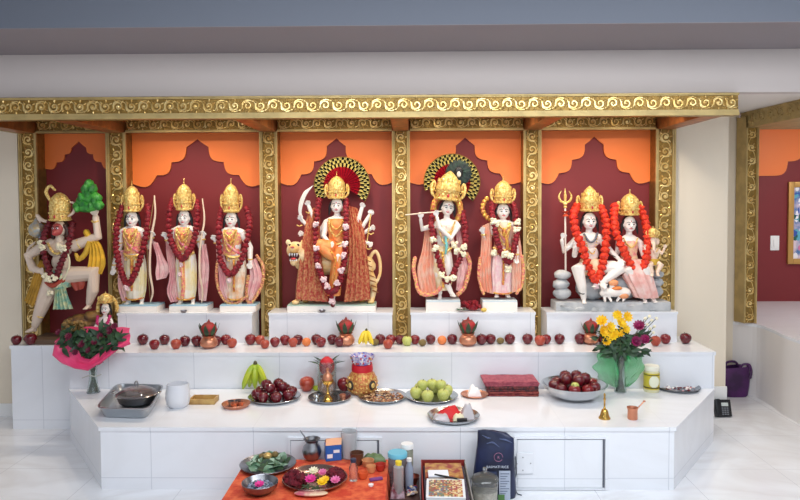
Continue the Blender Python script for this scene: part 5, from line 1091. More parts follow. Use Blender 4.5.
# decorated pot
p = G(363.5, 389, Z1); s_ = SC(p); p.y = 4.57
t = thing('decorated_pot', 'gold patterned wedding pot with red neck and flared colourful top', 'pot', (p.x, p.y, Z1)); k = 1/s_
MB().lathe([(.001, 0), (9*k, 0), (13*k, 3*k), (15.2*k, 9*k), (15*k, 14*k), (12.2*k, 20*k), (9.6*k, 23*k), (8.8*k, 25*k)], seg=36).build('pot_body', mat('gold_pattern', (216, 172, 96), .4, .3, .8, 80, rgb2=(186, 84, 46), vscale=70), t)
b = MB()
for i in range(9):
    a = -PI*.95 + i*PI*.9/8
    for j, (zz, rr) in enumerate(((5, 14.1), (9, 15.5), (13, 15.3), (17, 13.9))): b.blob((math.cos(a)*rr*k, math.sin(a)*rr*k, zz*k), 1.0*k, .05)
b.build('gold_beads', M_CROWN, t)
for a in (-2.35, -.80):
    d_ = MB().ell((math.cos(a)*15.2*k, math.sin(a)*15.2*k, 11*k), (4.2*k, 1.2*k, 4.8*k), 16, 8, Matrix.Rotation(a+PI/2, 3, 'Z')).build('oval_medallion', mat('medallion_dark', (60, 48, 36), .4), t)
    MB().ell((math.cos(a)*16.2*k, math.sin(a)*16.2*k, 11*k), (2.2*k, .9*k, 2.6*k), 12, 6, Matrix.Rotation(a+PI/2, 3, 'Z')).build('medallion_gem', M_CROWN, d_)
MB().lathe([(10.0*k, 22*k), (10.6*k, 24*k), (10.2*k, 29*k), (8.6*k, 29.5*k), (8.6*k, 22*k)], seg=30).build('red_neck_band', mat('red_ribbon', (200, 20, 40), .45), t)
MB().lathe([(8*k, 29*k), (10*k, 33*k), (11.8*k, 38.5*k), (11.2*k, 38.5*k), (9*k, 33*k), (1*k, 31*k)], seg=40, fold=.06, nf=10).build('flared_top', mat('multicolour_cloth', (90, 100, 190), .5, 0, .4, 60, rgb2=(224, 214, 220), vscale=55), t)
b = MB(); b.mi = 0
for i in range(40):
    a = random.uniform(0, 6.28); zz = random.uniform(30, 37.5); b.mi = random.randrange(3); b.blob((math.cos(a)*(8.2+(zz-29)*.36)*k, math.sin(a)*(8.2+(zz-29)*.36)*k, zz*k), 1.2*k, .2)
b.build('sequins', [mat('sequin_red', (190, 50, 60), .4), mat('sequin_white', (235, 230, 230), .4), mat('sequin_gold', (210, 160, 80), .4, .4)], t)
# white cloth
def rumpled(name, label, cat, p, z, sx, sy, h, m, seed, rz=0, nx=26, ny=18, group=None):
    b = MB(); g = []
    for i in range(nx+1):
        row = []
        for j in range(ny+1):
            u_, v_ = i/nx*2-1, j/ny*2-1; ed = max(abs(u_), abs(v_)); wob = 1 + .10*noise.noise(Vector((u_*1.5+seed, v_*1.5, seed)))
            zz = h*max(0, (1-ed**3))*(.6 + .7*abs(noise.noise(Vector((u_*1.3+seed, v_*1.3, seed*1.7)))) + .12*noise.noise(Vector((u_*6, v_*6, seed)))) + .003
            row.append(b.bm.verts.new((u_*sx*wob, v_*sy*wob, zz)))
        g.append(row)
    for i in range(nx):
        for j in range(ny): b.face([g[i][j], g[i+1][j], g[i+1][j+1], g[i][j+1]])
    bd = [g[i][0] for i in range(nx+1)] + [g[nx][j] for j in range(1, ny+1)] + [g[i][ny] for i in range(nx-1, -1, -1)] + [g[0][j] for j in range(ny-1, 0, -1)]
    lo = [b.bm.verts.new((v.co.x, v.co.y, 0)) for v in bd]
    for i in range(len(bd)): b.face([bd[i], bd[(i+1)%len(bd)], lo[(i+1)%len(bd)], lo[i]])
    b.face(lo)
    o = b.build(name, m, loc=(p.x, p.y, z)); o.rotation_euler.z = rz; return tag(o, label, cat, group)
p = G(398, 386, Z1); rumpled('white_cloth', 'white folded cloth lying behind the nut and guava plates', 'cloth', p, Z1, .135, .055, .035, mat('white_cotton', (244, 242, 240), .8), 3)
# copper plate with cups at left
p, r, _ = dish('copper_plate', 'small copper plate holding little cups, right of the wooden tray', 236, 404.5, 14.5, Z1, .022, M_COPPER)
for (dx, dy, m_, lab) in ((-.035, .01, M_STEELD, 'small steel cup at the left of the copper plate'), (.008, .022, M_STEELD, 'small steel cup at the back of the copper plate'), (.03, -.005, M_COPPER, 'small copper cup at the right of the copper plate'), (-.003, -.03, M_COPPER, 'small copper cup at the front of the copper plate')):
    o = MB().lathe([(.001, 0), (.015, 0), (.020, .016), (.021, .032), (.019, .032), (.017, .014), (.001, .004)], seg=20).build('small_cup', m_, loc=(p.x+dx, p.y+dy, Z1+.0035)); tag(o, lab, 'cup', 'cups on the copper plate')
# wooden tray
A = G(190, 405, Z1); B2 = G(214, 402, Z1)
t = thing('wooden_tray', 'small tan wooden tray behind the white container', 'tray', ((A.x+B2.x)/2+.005, A.y+.06, Z1)); wx = (B2.x-A.x)/2+.015; wm = mat('tan_wood', (196, 160, 96), .5, rgb2=(170, 130, 74), vscale=20)
MB().box((-wx, -.055, 0), (wx, .055, .008), .002).build('tray_base', wm, t)
for q in (((-wx, -.055, .008), (wx, -.045, .035)), ((-wx, .045, .008), (wx, .055, .035)), ((-wx, -.045, .008), (-wx+.01, .045, .035)), ((wx-.01, -.045, .008), (wx, .045, .035))): MB().box(*q, bev=.002).build('tray_side', wm, t)
# white container
p = G(176.5, 408, Z1); k = 1/SC(p)
o = MB().lathe([(.001, 0), (8*k, 0), (11*k, 3*k), (12.4*k, 9*k), (12.2*k, 15*k), (11.2*k, 19*k), (10.8*k, 24*k), (10.4*k, 24*k), (10.8*k, 18*k), (11.6*k, 10*k), (9*k, 2*k), (.001, 1*k)], seg=36).build('plastic_container', mat('frosted_white', (244, 246, 252), .3, trans=.25), loc=(p.x, p.y+.03, Z1)); tag(o, 'round frosted white plastic container beside the roasting pan', 'container')
# roasting pan
zr = Z1+.07; cr = [G(96, 408, zr), G(149, 409.5, zr), G(164, 385, zr), G(117, 384, zr)]
cm = sum(cr, Vector())/4; t = thing('roasting_pan', 'rectangular grey steel roasting pan at the left of the platform', 'pan', (cm.x, cm.y, Z1))
def loopz(sc, z): return [Vector(((c.x-cm.x)*sc, (c.y-cm.y)*sc, z)) for c in cr]
def rnd(lp, rr=.18, n=5):
    out = []
    for i in range(4):
        a, b_, c = lp[i-1], lp[i], lp[(i+1)%4]; s0 = b_.lerp(a, rr); s1 = b_.lerp(c, rr)
        for j in range(n): tt = j/(n-1); out.append(s0*(1-tt)**2 + b_*2*tt*(1-tt) + s1*tt*tt)
    return out
b = MB(); prev = None
for sc_, z_ in ((.84, 0), (.89, .012), (.98, .068), (1.04, .070), (1.04, .073), (.975, .073), (.87, .014), (.80, .006)):
    ring = [b.bm.verts.new(v) for v in rnd(loopz(sc_, z_))]
    if prev:
        for i in range(len(ring)): b.face([prev[i], prev[(i+1)%len(ring)], ring[(i+1)%len(ring)], ring[i]])
    else: b.face(ring[::-1])
    prev = ring
b.face(prev); b.build('pan_body', mat('grey_steel', (176, 180, 184), .28, .9), t)
pc = Vector((cm.x+.015, cm.y+.035, Z1+.007)); t = thing('cooking_pot', 'round steel cooking pot with domed glass lid sitting in the roasting pan', 'pot', pc); R_ = .125
MB().lathe([(.001, 0), (R_*.62, 0), (R_*.86, .02), (R_*.98, .062), (R_, .066), (R_*.96, .066), (R_*.84, .024), (.001, .006)], seg=44).build('pot_body', M_STEELD, t)
l = MB().lathe([(R_*1.02, .066), (R_*1.03, .071), (R_*.93, .082), (R_*.65, .100), (R_*.3, .110), (.001, .112)], seg=44).build('glass_lid', mat('smoked_glass', (206, 196, 196), .06, trans=.9), t)
MB().lathe([(R_*1.0, .065), (R_*1.045, .068), (R_*1.0, .074)], seg=44).build('lid_rim', M_STEEL, l)
MB().tube(curve([(-.012, 0, .11), (-.010, 0, .135), (0, 0, .148), (.010, 0, .135), (.012, 0, .11)], 12), .005, 8).build('lid_knob', M_STEELD, l)
for sg in (-1, 1): MB().tube(curve([(sg*R_*.97, -.03, .066), (sg*(R_+.03), -.02, .078), (sg*(R_+.03), .02, .078), (sg*R_*.97, .03, .066)], 10), .005, 7).build('side_handle', M_STEEL, t)
# tissue plate
p, r, _ = dish('copper_plate', 'small copper plate with white tissue, beside the folded cloths', 474.5, 394.5, 14, Z1, .014, M_COPPER)
rumpled('white_tissue', 'crumpled white tissue on the small copper plate', 'tissue', p, Z1+.004, .045, .035, .065, mat('tissue', (248, 246, 246), .8), 11, nx=14, ny=12)
# folded cloths
zz = Z1; cl = [('deep red folded cloth at the bottom of the stack', mat('wine_brocade', (110, 26, 40), .6, .1, .4, 120, rgb2=(150, 70, 60), vscale=60), .032), ('black and red patterned folded cloth in the middle of the stack', mat('black_brocade', (46, 28, 34), .6, .1, .4, 120, rgb2=(120, 50, 50), vscale=70), .034),
    ('rose pink folded cloth on top of the stack', mat('rose_brocade', (172, 84, 96), .6, .05, .3, 120, rgb2=(142, 58, 76), vscale=50), .032)]
A = G(487, 397, Z1); B2 = G(541, 396, Z1)
for i, (lab, m_, h_) in enumerate(cl):
    b = MB(); n = 3; w_ = (B2.x-A.x)/2 - (.006 if i < 2 else -.006)
    for j in range(n):
        z0 = j*h_/n; b.box((-w_+random.uniform(0, .012), -.10+random.uniform(0, .008), z0), (w_-random.uniform(0, .012), .10, z0+h_/n-.0005), h_/n*.42)
    bmesh.ops.subdivide_edges(b.bm, edges=[e_ for e_ in b.bm.edges if e_.calc_length() > .08], cuts=14, use_grid_fill=True)
    for v in b.bm.verts: v.co.z += .004*noise.noise(Vector((v.co.x*16, v.co.y*12, i*3)))*(v.co.z > .004 or i > 0); v.co.y += .006*noise.noise(Vector((v.co.x*20, i*5, v.co.z*60)))
    o = b.build('folded_cloth', m_, loc=((A.x+B2.x)/2-.008*i, A.y+.105+.004*i, zz)); o.rotation_euler.z = .02*(i-1); tag(o, lab, 'cloth', 'stack of folded cloths'); zz += h_
# plate with red cloth and plastic bags
p, r, _ = dish('steel_plate', 'steel plate with red cloth and small plastic bags at the platform edge', 453.5, 416, 26.5, Z1, .026, M_PLATE)
rumpled('red_cloth', 'bright red crumpled cloth on the steel plate at the platform edge', 'cloth', Vector((p.x-.02, p.y+.035, 0)), Z1+.004, .072, .05, .055, mat('red_cotton', (206, 22, 34), .6), 21, nx=18, ny=14)
mp_ = mat('clear_bag', (226, 220, 224), .25, trans=.35)
rumpled('plastic_bag', 'clear plastic bag at the left of the red cloth plate', 'bag', Vector((p.x-.075, p.y-.045, 0)), Z1+.004, .048, .040, .05, mp_, 31, nx=14, ny=12)
rumpled('plastic_bag', 'cloudy plastic bag standing at the right of the red cloth plate', 'bag', Vector((p.x+.085, p.y+.015, 0)), Z1+.004, .040, .045, .09, mp_, 37, nx=14, ny=12)
rumpled('plastic_bag', 'pale yellow packet at the middle of the red cloth plate', 'bag', Vector((p.x+.03, p.y-.03, 0)), Z1+.004, .035, .028, .045, mat('cream_packet', (236, 226, 190), .5), 41, nx=12, ny=10)
o = MB().box((-.03, -.016, 0), (.03, .016, .022), .004).build('dark_packet', M_BLACK, loc=(p.x+.045, p.y-.085, Z1+.006)); tag(o, 'small dark packet at the front right of the red cloth plate', 'packet')
# bell
p = G(604.5, 418.5, Z1); k = 1/SC(p); t = thing('hand_bell', 'small brass hand bell standing near the right of the platform', 'bell', (p.x, p.y, Z1))
MB().lathe([(5.8*k, 0), (5.9*k, .8*k), (4.6*k, 3*k), (3.6*k, 7*k), (2.8*k, 9*k), (.8*k, 10.4*k)], seg=28).build('bell_body', M_BRASS, t)
MB().lathe([(1*k, 10.2*k), (1.4*k, 11*k), (.8*k, 12*k), (.9*k, 18*k), (1.5*k, 20*k), (.8*k, 21.5*k), (1.2*k, 24*k), (.3*k, 26*k)], seg=14).build('bell_handle', M_BRASS, t)
p = G(632.5, 419, Z1); k = 1/SC(p); t = thing('copper_pot', 'small copper pot right of the brass bell', 'pot', (p.x, p.y, Z1))
MB().lathe([(.001, 0), (4.6*k, 0), (5*k, 1*k), (4.8*k, 9*k), (5.8*k, 12*k), (5.4*k, 12*k), (4.4*k, 9*k), (4.5*k, 1.4*k), (.001, 1*k)], seg=28).build('pot_body', M_COPPER, t)
o = MB().tube([(p.x, p.y, Z1+2*k), (p.x+5*k, p.y, Z1+11*k), (p.x+11*k, p.y, Z1+17.5*k)], .6*k, 6).ell((p.x+11.6*k, p.y, Z1+18*k), (1.5*k, 1*k, 1*k), 8, 6).build('copper_spoon', M_COPPER); tag(o, 'thin copper spoon leaning in the small copper pot', 'spoon')
# jar
p = G(647.5, 388, Z1); k = 1/SC(p); t = thing('food_jar', 'yellow labelled jar with white lid behind the plate of sweets', 'jar', (p.x, min(p.y+.02, 4.62), Z1))
MB().lathe([(.001, 0), (7*k, 0), (7.5*k, 1*k), (7.5*k, 19*k), (6.6*k, 21.5*k)], seg=30).build('jar_body', mat('jar_contents', (222, 214, 170), .2, coat=.5), t)
MB().lathe([(7.0*k, 21*k), (7.5*k, 21.4*k), (7.5*k, 25*k), (6.8*k, 25.8*k), (.001, 25.8*k)], seg=30).build('jar_lid', mat('cream_lid', (236, 232, 214), .4), t)
lb = MB().lathe([(7.6*k, 3*k), (7.62*k, 3.1*k), (7.62*k, 19*k), (7.6*k, 19.1*k)], seg=30, close=False).build('jar_label', mat('label_yellow', (206, 186, 58), .5), t)
MB().ell((0, -7.3*k, 11*k), (5.0*k, .9*k, 6*k), 18, 8).build('label_oval', mat('label_white', (232, 232, 206), .5), lb)
MB().lathe([(7.66*k, 4*k), (7.66*k, 5.6*k)], seg=30, close=False).lathe([(7.66*k, 16.8*k), (7.66*k, 17.8*k)], seg=30, close=False).build('label_stripe', mat('label_brown', (96, 84, 30), .5), lb)
# sweets plate
p, r, _ = dish('steel_plate', 'steel plate of small sweets at the right end of the platform', 677.5, 386.8, 21.8, Z1, .018, mat('dark_steel_plate', (150, 152, 156), .25, 1))
b = MB(); ms = [mat('sweet_white', (240, 236, 232), .4), mat('sweet_maroon', (110, 30, 40), .4), mat('sweet_pink', (214, 160, 160), .4), mat('sweet_foil', (200, 200, 206), .2, .8)]
for i in range(70):
    a = random.uniform(0, 2*PI); q = r*.74*math.sqrt(random.random()); b.mi = random.choice((0, 0, 1, 1, 2, 3)); x_, y_ = p.x+math.cos(a)*q, p.y+math.sin(a)*q; z_ = Z1+.006+random.uniform(0, .010); d_ = random.uniform(.007, .013)
    b.blob((x_, y_, z_+.005), (d_, d_*.8, .006), .15)
tag(b.build('wrapped_sweets', ms), 'white and maroon small sweets spread on the steel plate', 'sweets', kind='stuff')
# cups and flowers on the pedestals
for (px, py, lab, m_) in ((185, 312.2, 'small dark steel cup on the pedestal before the middle standing figure', M_STEELD), (322.5, 312, 'small steel cup on the pedestal before the goddess', M_STEELD)):
    p = G(px, py, Z3); o = MB().lathe([(.001, 0), (.014, 0), (.022, .009), (.025, .020), (.023, .020), (.019, .009), (.001, .003)], seg=24).build('small_cup', m_, loc=(p.x, 5.006, Z3)); tag(o, lab, 'cup')
p = G(471.5, 310.5, Z3); b = MB()
for i in range(26): b.blob((random.uniform(-.06, .06), random.uniform(-.035, .035), .022+random.uniform(0, .045)), random.uniform(.014, .022), .25)
for v in b.bm.verts: v.co.z = max(v.co.z, 0)
o = b.build('red_flower_heap', M_RED, loc=(p.x, p.y, Z3)); tag(o, 'heap of dark red flowers between the flute player and the lady', 'flowers', kind='stuff')
p2 = G(461, 311.5, Z3); t = thing('flower_bundle', 'small grey green flower bundle left of the dark red flower heap', 'flowers', (p2.x, p2.y-.02, Z3))
b = MB(); [b.leaf((0, 0, .008), (math.cos(a), math.sin(a)*.6, .5), (0,0,1), .045, .02, .2) for a in [k*PI/4 for k in range(8)]]; b.build('leaves', M_LEAF2, t); MB().blob((0, 0, .018), .014, .2).build('bud', M_PKF, t)
p2 = G(484, 311.5, Z3); o = MB().ell((0, 0, .015), (.022, .016, .015), 14, 9).build('lime', mat('yellow_lime', (220, 190, 90), .4), loc=(p2.x-.002, p2.y-.015, Z3)); tag(o, 'small yellow fruit right of the dark red flower heap', 'fruit')

# --- bouquets
def flower(b, c, r, n=9, tilt=None):
    c = Vector(c); ax = Vector(tilt or (random.uniform(-.6, .6), -1, random.uniform(.1, .9))).normalized(); q = ax.to_track_quat('Z', 'Y').to_matrix()
    for L_, nn, el in ((1.0, n, .25), (.68, n-2, .7)):
        for k in range(nn):
            a = 2*PI*k/nn + el; d = q @ Vector((math.cos(a)*math.cos(el), math.sin(a)*math.cos(el), math.sin(el))); b.leaf(c, d, q @ Vector((0,0,1)), r*L_, r*.62, -.15)
    b.blob(c + ax*r*.15, r*.22, .1)
p = G(93.5, 392.5, Z1); k = 1/SC(p); t = thing('bouquet', 'wilting bouquet wrapped in hot pink paper in a glass vase', 'bouquet', (p.x, p.y, Z1))
MB().lathe([(6.2*k, 0), (6.6*k, .6*k), (4.6*k, 9*k), (3.6*k, 17*k), (4.2*k, 26*k), (5.2*k, 32*k), (4.9*k, 32*k), (3.9*k, 26*k), (3.3*k, 17*k), (4.3*k, 9*k), (6*k, 1*k), (.001, .8*k)], seg=28).build('glass_vase', M_GLASS, t)
b = MB()
for i in range(16):
    a = 2*PI*i/16; b.tube([(math.cos(a)*4.6*k, math.sin(a)*4.6*k, 1.6*k), (math.cos(a+2)*1.4*k, math.sin(a+2)*1.4*k, 20*k), (math.cos(a+2.4)*6*k, math.sin(a+2.4)*6*k, 46*k)], .55*k, 6)
b.build('stems', mat('stem_green', (92, 110, 74), .5, rgb2=(60, 74, 52), vscale=20), t)
MB().tube(curve([(-9*k, -4*k, 16*k), (-4*k, -5.5*k, 18*k), (0, -5.8*k, 19*k), (4*k, -5.5*k, 18*k), (10*k, -4*k, 19.5*k)], 14), .5*k, 6).build('ribbon', mat('ribbon_grey', (190, 190, 180), .4), t)
def paper(pts_out, pts_in, m, name):
    b = MB(); L1 = [Vector(q)*k for q in pts_out]; L2 = [Vector(q)*k for q in pts_in]; b.sheet(lerp_list(L1, 28), lerp_list(L2, 28), 1.5, .012, .0016, 10); return b.build(name, m, t)
M_PAPER = mat('hot_pink_paper', (250, 92, 138), .45, bump=.5, bscale=14, rgb2=(236, 66, 118), vscale=6)
# outline of wrapping, local px: x right, z up from base y 392
paper([(-36, -4, 54), (-37, -8, 40), (-26, -12, 33), (-12, -14, 28), (2, -15, 26), (18, -13, 36), (30, -8, 46), (40, -2, 50)], [(-20, 4, 56), (-14, -3, 48), (-9, -9, 42), (-4, -12, 38), (3, -12, 37), (12, -10, 44), (22, -6, 55), (38, 2, 66)], M_PAPER, 'wrapping_paper')
paper([(-36, -2, 54), (-30, 2, 60), (-18, 6, 66), (-2, 8, 66), (14, 8, 64), (28, 6, 66), (38, 0, 66)], [(-9, 1, 30), (-6, 2, 28), (-3, 3, 27), (0, 3, 27), (3, 3, 27), (6, 2, 28), (9, 1, 30)], M_PAPER, 'wrapping_back')
b = MB()
for i in range(230):
    x_ = random.uniform(-28, 30); z_ = random.uniform(38, 65) + (abs(x_) < 8)*-4; 
    if z_ < 38 + abs(x_)*.35: z_ = 40 + abs(x_)*.5
    b.leaf((x_*k, random.uniform(-11, 4)*k, z_*k), (random.uniform(-1, 1), random.uniform(-1, .2), random.uniform(-.8, 1)), (random.uniform(-.3,.3), -1, .4), random.uniform(7, 13)*k, random.uniform(3.5, 6)*k, .4)
b.build('foliage', M_LEAF, t)
for (x_, z_, r_) in ((-18, 60, 4), (-5, 52, 4.5), (8, 54, 4), (24, 66, 5), (14, 60, 4), (-28, 64, 3.6), (28, 70, 4), (2, 46, 4), (16, 46, 3.6), (-12, 44, 3.6)):
    b = MB(); flower(b, (x_*k, -12*k, z_*k), r_*k, 9); b.build('magenta_flower', mat('dark_magenta', (110, 24, 56), .6), t)
b = MB()
for i in range(46): b.blob((random.uniform(-30, -8)*k, random.uniform(-3, 6)*k, random.uniform(60, 72)*k), random.uniform(1.5, 3)*k, .3)
b.build('dried_brown_flowers', mat('dried_ochre', (150, 112, 56), .6, rgb2=(96, 80, 40), vscale=30), t)
# right bouquet
p = G(616.5, 388.5, Z1); k = 1/SC(p); t = thing('bouquet', 'yellow and magenta flower bouquet with green netting in a glass vase', 'bouquet', (p.x, 4.60, Z1))
MB().lathe([(5.6*k, 0), (6*k, .6*k), (5.6*k, 6*k), (4.4*k, 20*k), (4.8*k, 30*k), (6.6*k, 40*k), (6.3*k, 40*k), (4.5*k, 30*k), (4.1*k, 20*k), (5.3*k, 6*k), (5.4*k, 1*k), (.001, .8*k)], seg=28).build('glass_vase', M_GLASS, t)
b = MB()
for i in range(18):
    a = 2*PI*i/18; b.tube([(math.cos(a)*4*k, math.sin(a)*4*k, 1.6*k), (math.cos(a+2)*1.6*k, math.sin(a+2)*1.6*k, 22*k), (math.cos(a+2.4)*10*k, math.sin(a+2.4)*6*k, 54*k)], .5*k, 6)
b.build('stems', MATS['stem_green'], t)
b = MB(); net = mat('green_netting', (60, 200, 110), .5, alpha=.33)
for sgn, ww in ((-1, 27), (1, 21)):
    g = []
    for i in range(29):
        row = []
        for j in range(29):
            u_, v_ = i/28, j/28; x_ = sgn*(3 + (ww-3)*u_*(math.sin(PI*min(1, v_*.85+.12))**.6)); z_ = 44 - 38*v_; x_ *= 1 + .07*math.sin(v_*19+u_*5); y_ = -1 + 2.4*math.sin(u_*16+v_*5) + 1.2*math.sin(v_*17) - 3*math.sin(PI*v_)
            row.append(b.bm.verts.new((x_*k, y_*k, z_*k)))
        g.append(row)
    for i in range(28):
        for j in range(28): b.face([g[i][j], g[i+1][j], g[i+1][j+1], g[i][j+1]])
o = b.build('green_netting', net, t); so = o.modifiers.new('t', 'SOLIDIFY'); so.thickness = .001
b = MB()
for i in range(190):
    x_ = random.gauss(0, 10); x_ = max(-23, min(23, x_)); z_ = random.uniform(36, 60); b.leaf((x_*k, random.uniform(-9, 6)*k, z_*k), (random.uniform(-1, 1) + x_*.05, random.uniform(-1, .2), random.uniform(-.7, .8)), (0, -1, .4), random.uniform(6, 11)*k, random.uniform(2.5, 4.5)*k, .4)
b.build('foliage', M_LEAF, t)
my = mat('yellow_petals', (250, 216, 40), .5, rgb2=(244, 190, 30), vscale=20)
for (x_, z_, r_) in ((-20, 62, 7), (-21, 72, 6.5), (-10, 58, 6), (-13, 66, 6), (-3, 70, 6.5), (-4, 60, 5.5), (3, 76, 6), (-6, 78, 5.5), (2, 64, 5), (-16, 52, 5)):
    b = MB(); flower(b, (x_*k, -9*k, z_*k), r_*k, 10); b.build('yellow_flower', my, t)
mm = mat('magenta_petals', (156, 30, 90), .5, rgb2=(110, 20, 66), vscale=20)
for (x_, z_, r_) in ((15, 67, 6.5), (12, 52, 6), (21, 54, 5.5)):
    b = MB(); flower(b, (x_*k, -9*k, z_*k), r_*k, 12); b.build('magenta_flower', mm, t)
b = MB()
for (x_, z_) in ((20, 62), (24, 68), (28, 72), (31, 66), (33, 74), (26, 76), (30, 60), (22, 74), (27, 64)):
    b.tube([(10*k, 0, 50*k), (x_*.8*k, -3*k, (z_-8)*k), (x_*k, -5*k, z_*k)], .35*k, 5); MB().blob((x_*k, -5.5*k, z_*k), 1.7*k, .2).build('white_bud', M_WF, t)
b.build('sprig_stems', MATS['stem_green'], t)

# --- behind right: phone, bag
p = G(722.5, 417, 0); t = thing('desk_phone', 'black push button desk phone on the floor at the corner of the altar', 'phone', (p.x+.005, p.y-.0, 0))
k = 1/SC(p); rr_ = Matrix.Rotation(-.30, 3, 'X')
def tiltbox(name, a, c, m, par, bev=.002):
    b = MB().box(a, c, bev)
    for v in b.bm.verts: v.co = rr_ @ v.co
    return b.build(name, m, par)
bd = tiltbox('phone_body', (-8*k, -.02, .004), (8*k, .012, 17*k), M_BLACK, t)
tiltbox('handset', (-7.6*k, -.040, 1*k), (-3.2*k, -.0205, 17.6*k), mat('handset_black', (16, 16, 20), .3), t, .006)
tiltbox('display', (-1.6*k, -.0225, 10.5*k), (5.2*k, -.0203, 14*k), mat('lcd_grey', (206, 214, 210), .3), bd)
for i in range(3):
    for j in range(4): tiltbox('key', ((-1.6+i*2.4)*k, -.0235, (2+j*2)*k), ((.1+i*2.4)*k, -.0203, (3.3+j*2)*k), mat('key_grey', (120, 124, 130), .5), bd, .0005)
p = G(738, 396.5, 0); k = 1/SC(p); t = thing('tote_bag', 'deep purple shopping bag on the floor beside the curved half wall', 'bag', (p.x-.02, p.y+.02, 0))
b = MB(); mp2 = mat('purple_fabric', (84, 28, 96), .5, bump=.8, bscale=12, rgb2=(54, 18, 66), vscale=8)
prof = [(11, 0), (12.6, 1.5), (13.6, 9), (14.2, 18), (13.6, 25), (12.6, 30), (12.2, 30), (13, 24), (13.2, 16), (12, 3), (.1, 2)]
rings = []
for r_, z_ in prof:
    ring = []
    for i in range(36):
        a = 2*PI*i/36; c_, s2 = math.cos(a), math.sin(a); q = (abs(c_)**3 + abs(s2)**3)**(-1/3); nn = 1 + .05*noise.noise(Vector((c_*2, s2*2, z_*.12)))
        ring.append(b.bm.verts.new((c_*q*r_*k*nn, s2*q*r_*k*.5*nn, z_*k*(1+.05*c_))))
    rings.append(ring)
for i in range(len(rings)-1):
    for j in range(36): b.face([rings[i][j], rings[i][(j+1)%36], rings[i+1][(j+1)%36], rings[i+1][j]])
b.face(rings[0][::-1]); b.face(rings[-1]); b.build('bag_body', mp2, t)
MB().tube(curve([(2*k, -.035, 28*k), (5*k, -.05, 33*k), (11*k, -.05, 33*k), (14*k, -.04, 26*k), (12.5*k, -.05, 20*k)], 16), 1.3*k, 8, flat=.5).build('handle', mp2, t)
MB().tube(curve([(-8*k, .03, 28*k), (-6*k, .035, 33*k), (2*k, .035, 33.5*k), (6*k, .03, 28*k)], 16), 1.2*k, 8, flat=.5).build('handle', mp2, t)

# ================================================================ front: low table with red cloth and the clutter on the floor
ZT = .21; xL, xR = XW(247, 3.80, 463), XW(388.5, 3.80, 463)
t = thing('low_table', 'low table hidden under the red patterned cloth', 'table', (0, 0, 0))
MB().box((xL+.012, 3.02, ZT-.03), (xR-.012, 3.785, ZT-.004), .004).build('tabletop', mat('table_wood', (120, 84, 54), .6), t)
for xx in (xL+.03, xR-.07):
    for yy in (3.04, 3.73): MB().box((xx, yy, 0), (xx+.04, yy+.04, ZT-.03), .003).build('leg', MATS['table_wood'], t)
m = mat('red_printed_cloth', (206, 62, 38), .7, 0, .2, 60, rgb2=(232, 110, 66), vscale=26)
b = MB(); N_ = 40
def clothpt(u_, v_):
    x_ = xL + (xR-xL)*u_; y_ = 3.0 + .8*v_; return (x_, y_, ZT + .002*noise.noise(Vector((x_*9, y_*9, 0))))
top = [[b.bm.verts.new(clothpt(i/N_, j/N_)) for j in range(N_+1)] for i in range(N_+1)]
for i in range(N_):
    for j in range(N_): b.face([top[i][j], top[i+1][j], top[i+1][j+1], top[i][j+1]])
bd = [top[i][0] for i in range(N_)] + [top[N_][j] for j in range(N_)] + [top[i][N_] for i in range(N_, 0, -1)] + [top[0][j] for j in range(N_, 0, -1)]
prev = bd; cx_, cy_ = (xL+xR)/2, 3.4
for q, zz in ((.006, .19), (.010, .11), (.014, .02)):
    ring = []
    for idx, v in enumerate(bd):
        wv = 1 + .5*math.sin(idx*.55); dx = (1 if v.co.x > cx_ else -1)*(abs(v.co.x-cx_) > (xR-xL)/2-.001); dy = (1 if v.co.y > cy_ else -1)*(abs(v.co.y-cy_) > .399)
        ring.append(b.bm.verts.new((v.co.x + dx*q*wv, v.co.y + dy*q*wv*.5, zz)))
    for i in range(len(bd)): b.face([prev[i], prev[(i+1)%len(bd)], ring[(i+1)%len(bd)], ring[i]])
    prev = ring
o = b.build('red_tablecloth', m); so = o.modifiers.new('t', 'SOLIDIFY'); so.thickness = .002; so.offset = -1; tag(o, 'orange-red printed cloth spread over the low front table', 'tablecloth')
ZC = ZT + .003
M_LEAF3 = mat('silvery_leaf', (176, 204, 184), .45, rgb2=(120, 156, 132), vscale=18)
# leaf plate
p, r, _ = dish('steel_plate', 'steel plate piled with betel leaves at the back left of the red cloth', 268, 464.5, 28.5, ZC, .022, M_STEELD)
for i in range(38):
    a = 2.399*i; q = r*.16 + r*.80*math.sqrt((i+.5)/38); z_ = ZC+.016+.026*(1-q/r)+.0022*(i%5)
    o = MB().leaf((0, 0, 0), (math.cos(a+2.2), math.sin(a+2.2), .12), (math.cos(i)*.5, -.4+math.sin(i*1.7)*.4, 1), .085, .062, .25).build('betel_leaf', (M_LEAF2, M_LEAF, M_LEAF3)[i % 3], loc=(p.x+math.cos(a)*q*.8, p.y+math.sin(a)*q*.8, z_)); tag(o, 'green betel leaf piled on the steel plate at the left of the red cloth', 'leaf', 'betel leaves on the plate')
for i, (dx, dy) in enumerate(((0, .03), (-.035, .02), (.03, .05))): fruit('kiwi', (p.x+dx, p.y+dy, ZC+.035), .02, 'small brown nut resting on the betel leaves', 'nuts on the betel leaves')
o = MB().ell((0, 0, .018), (.022, .02, .018), 14, 9).build('brass_ball', mat('pale_brass', (214, 180, 110), .35, .5), loc=(p.x+.0, p.y-.01, ZC+.048)); tag(o, 'pale golden betel nut on top of the leaf plate', 'nut')
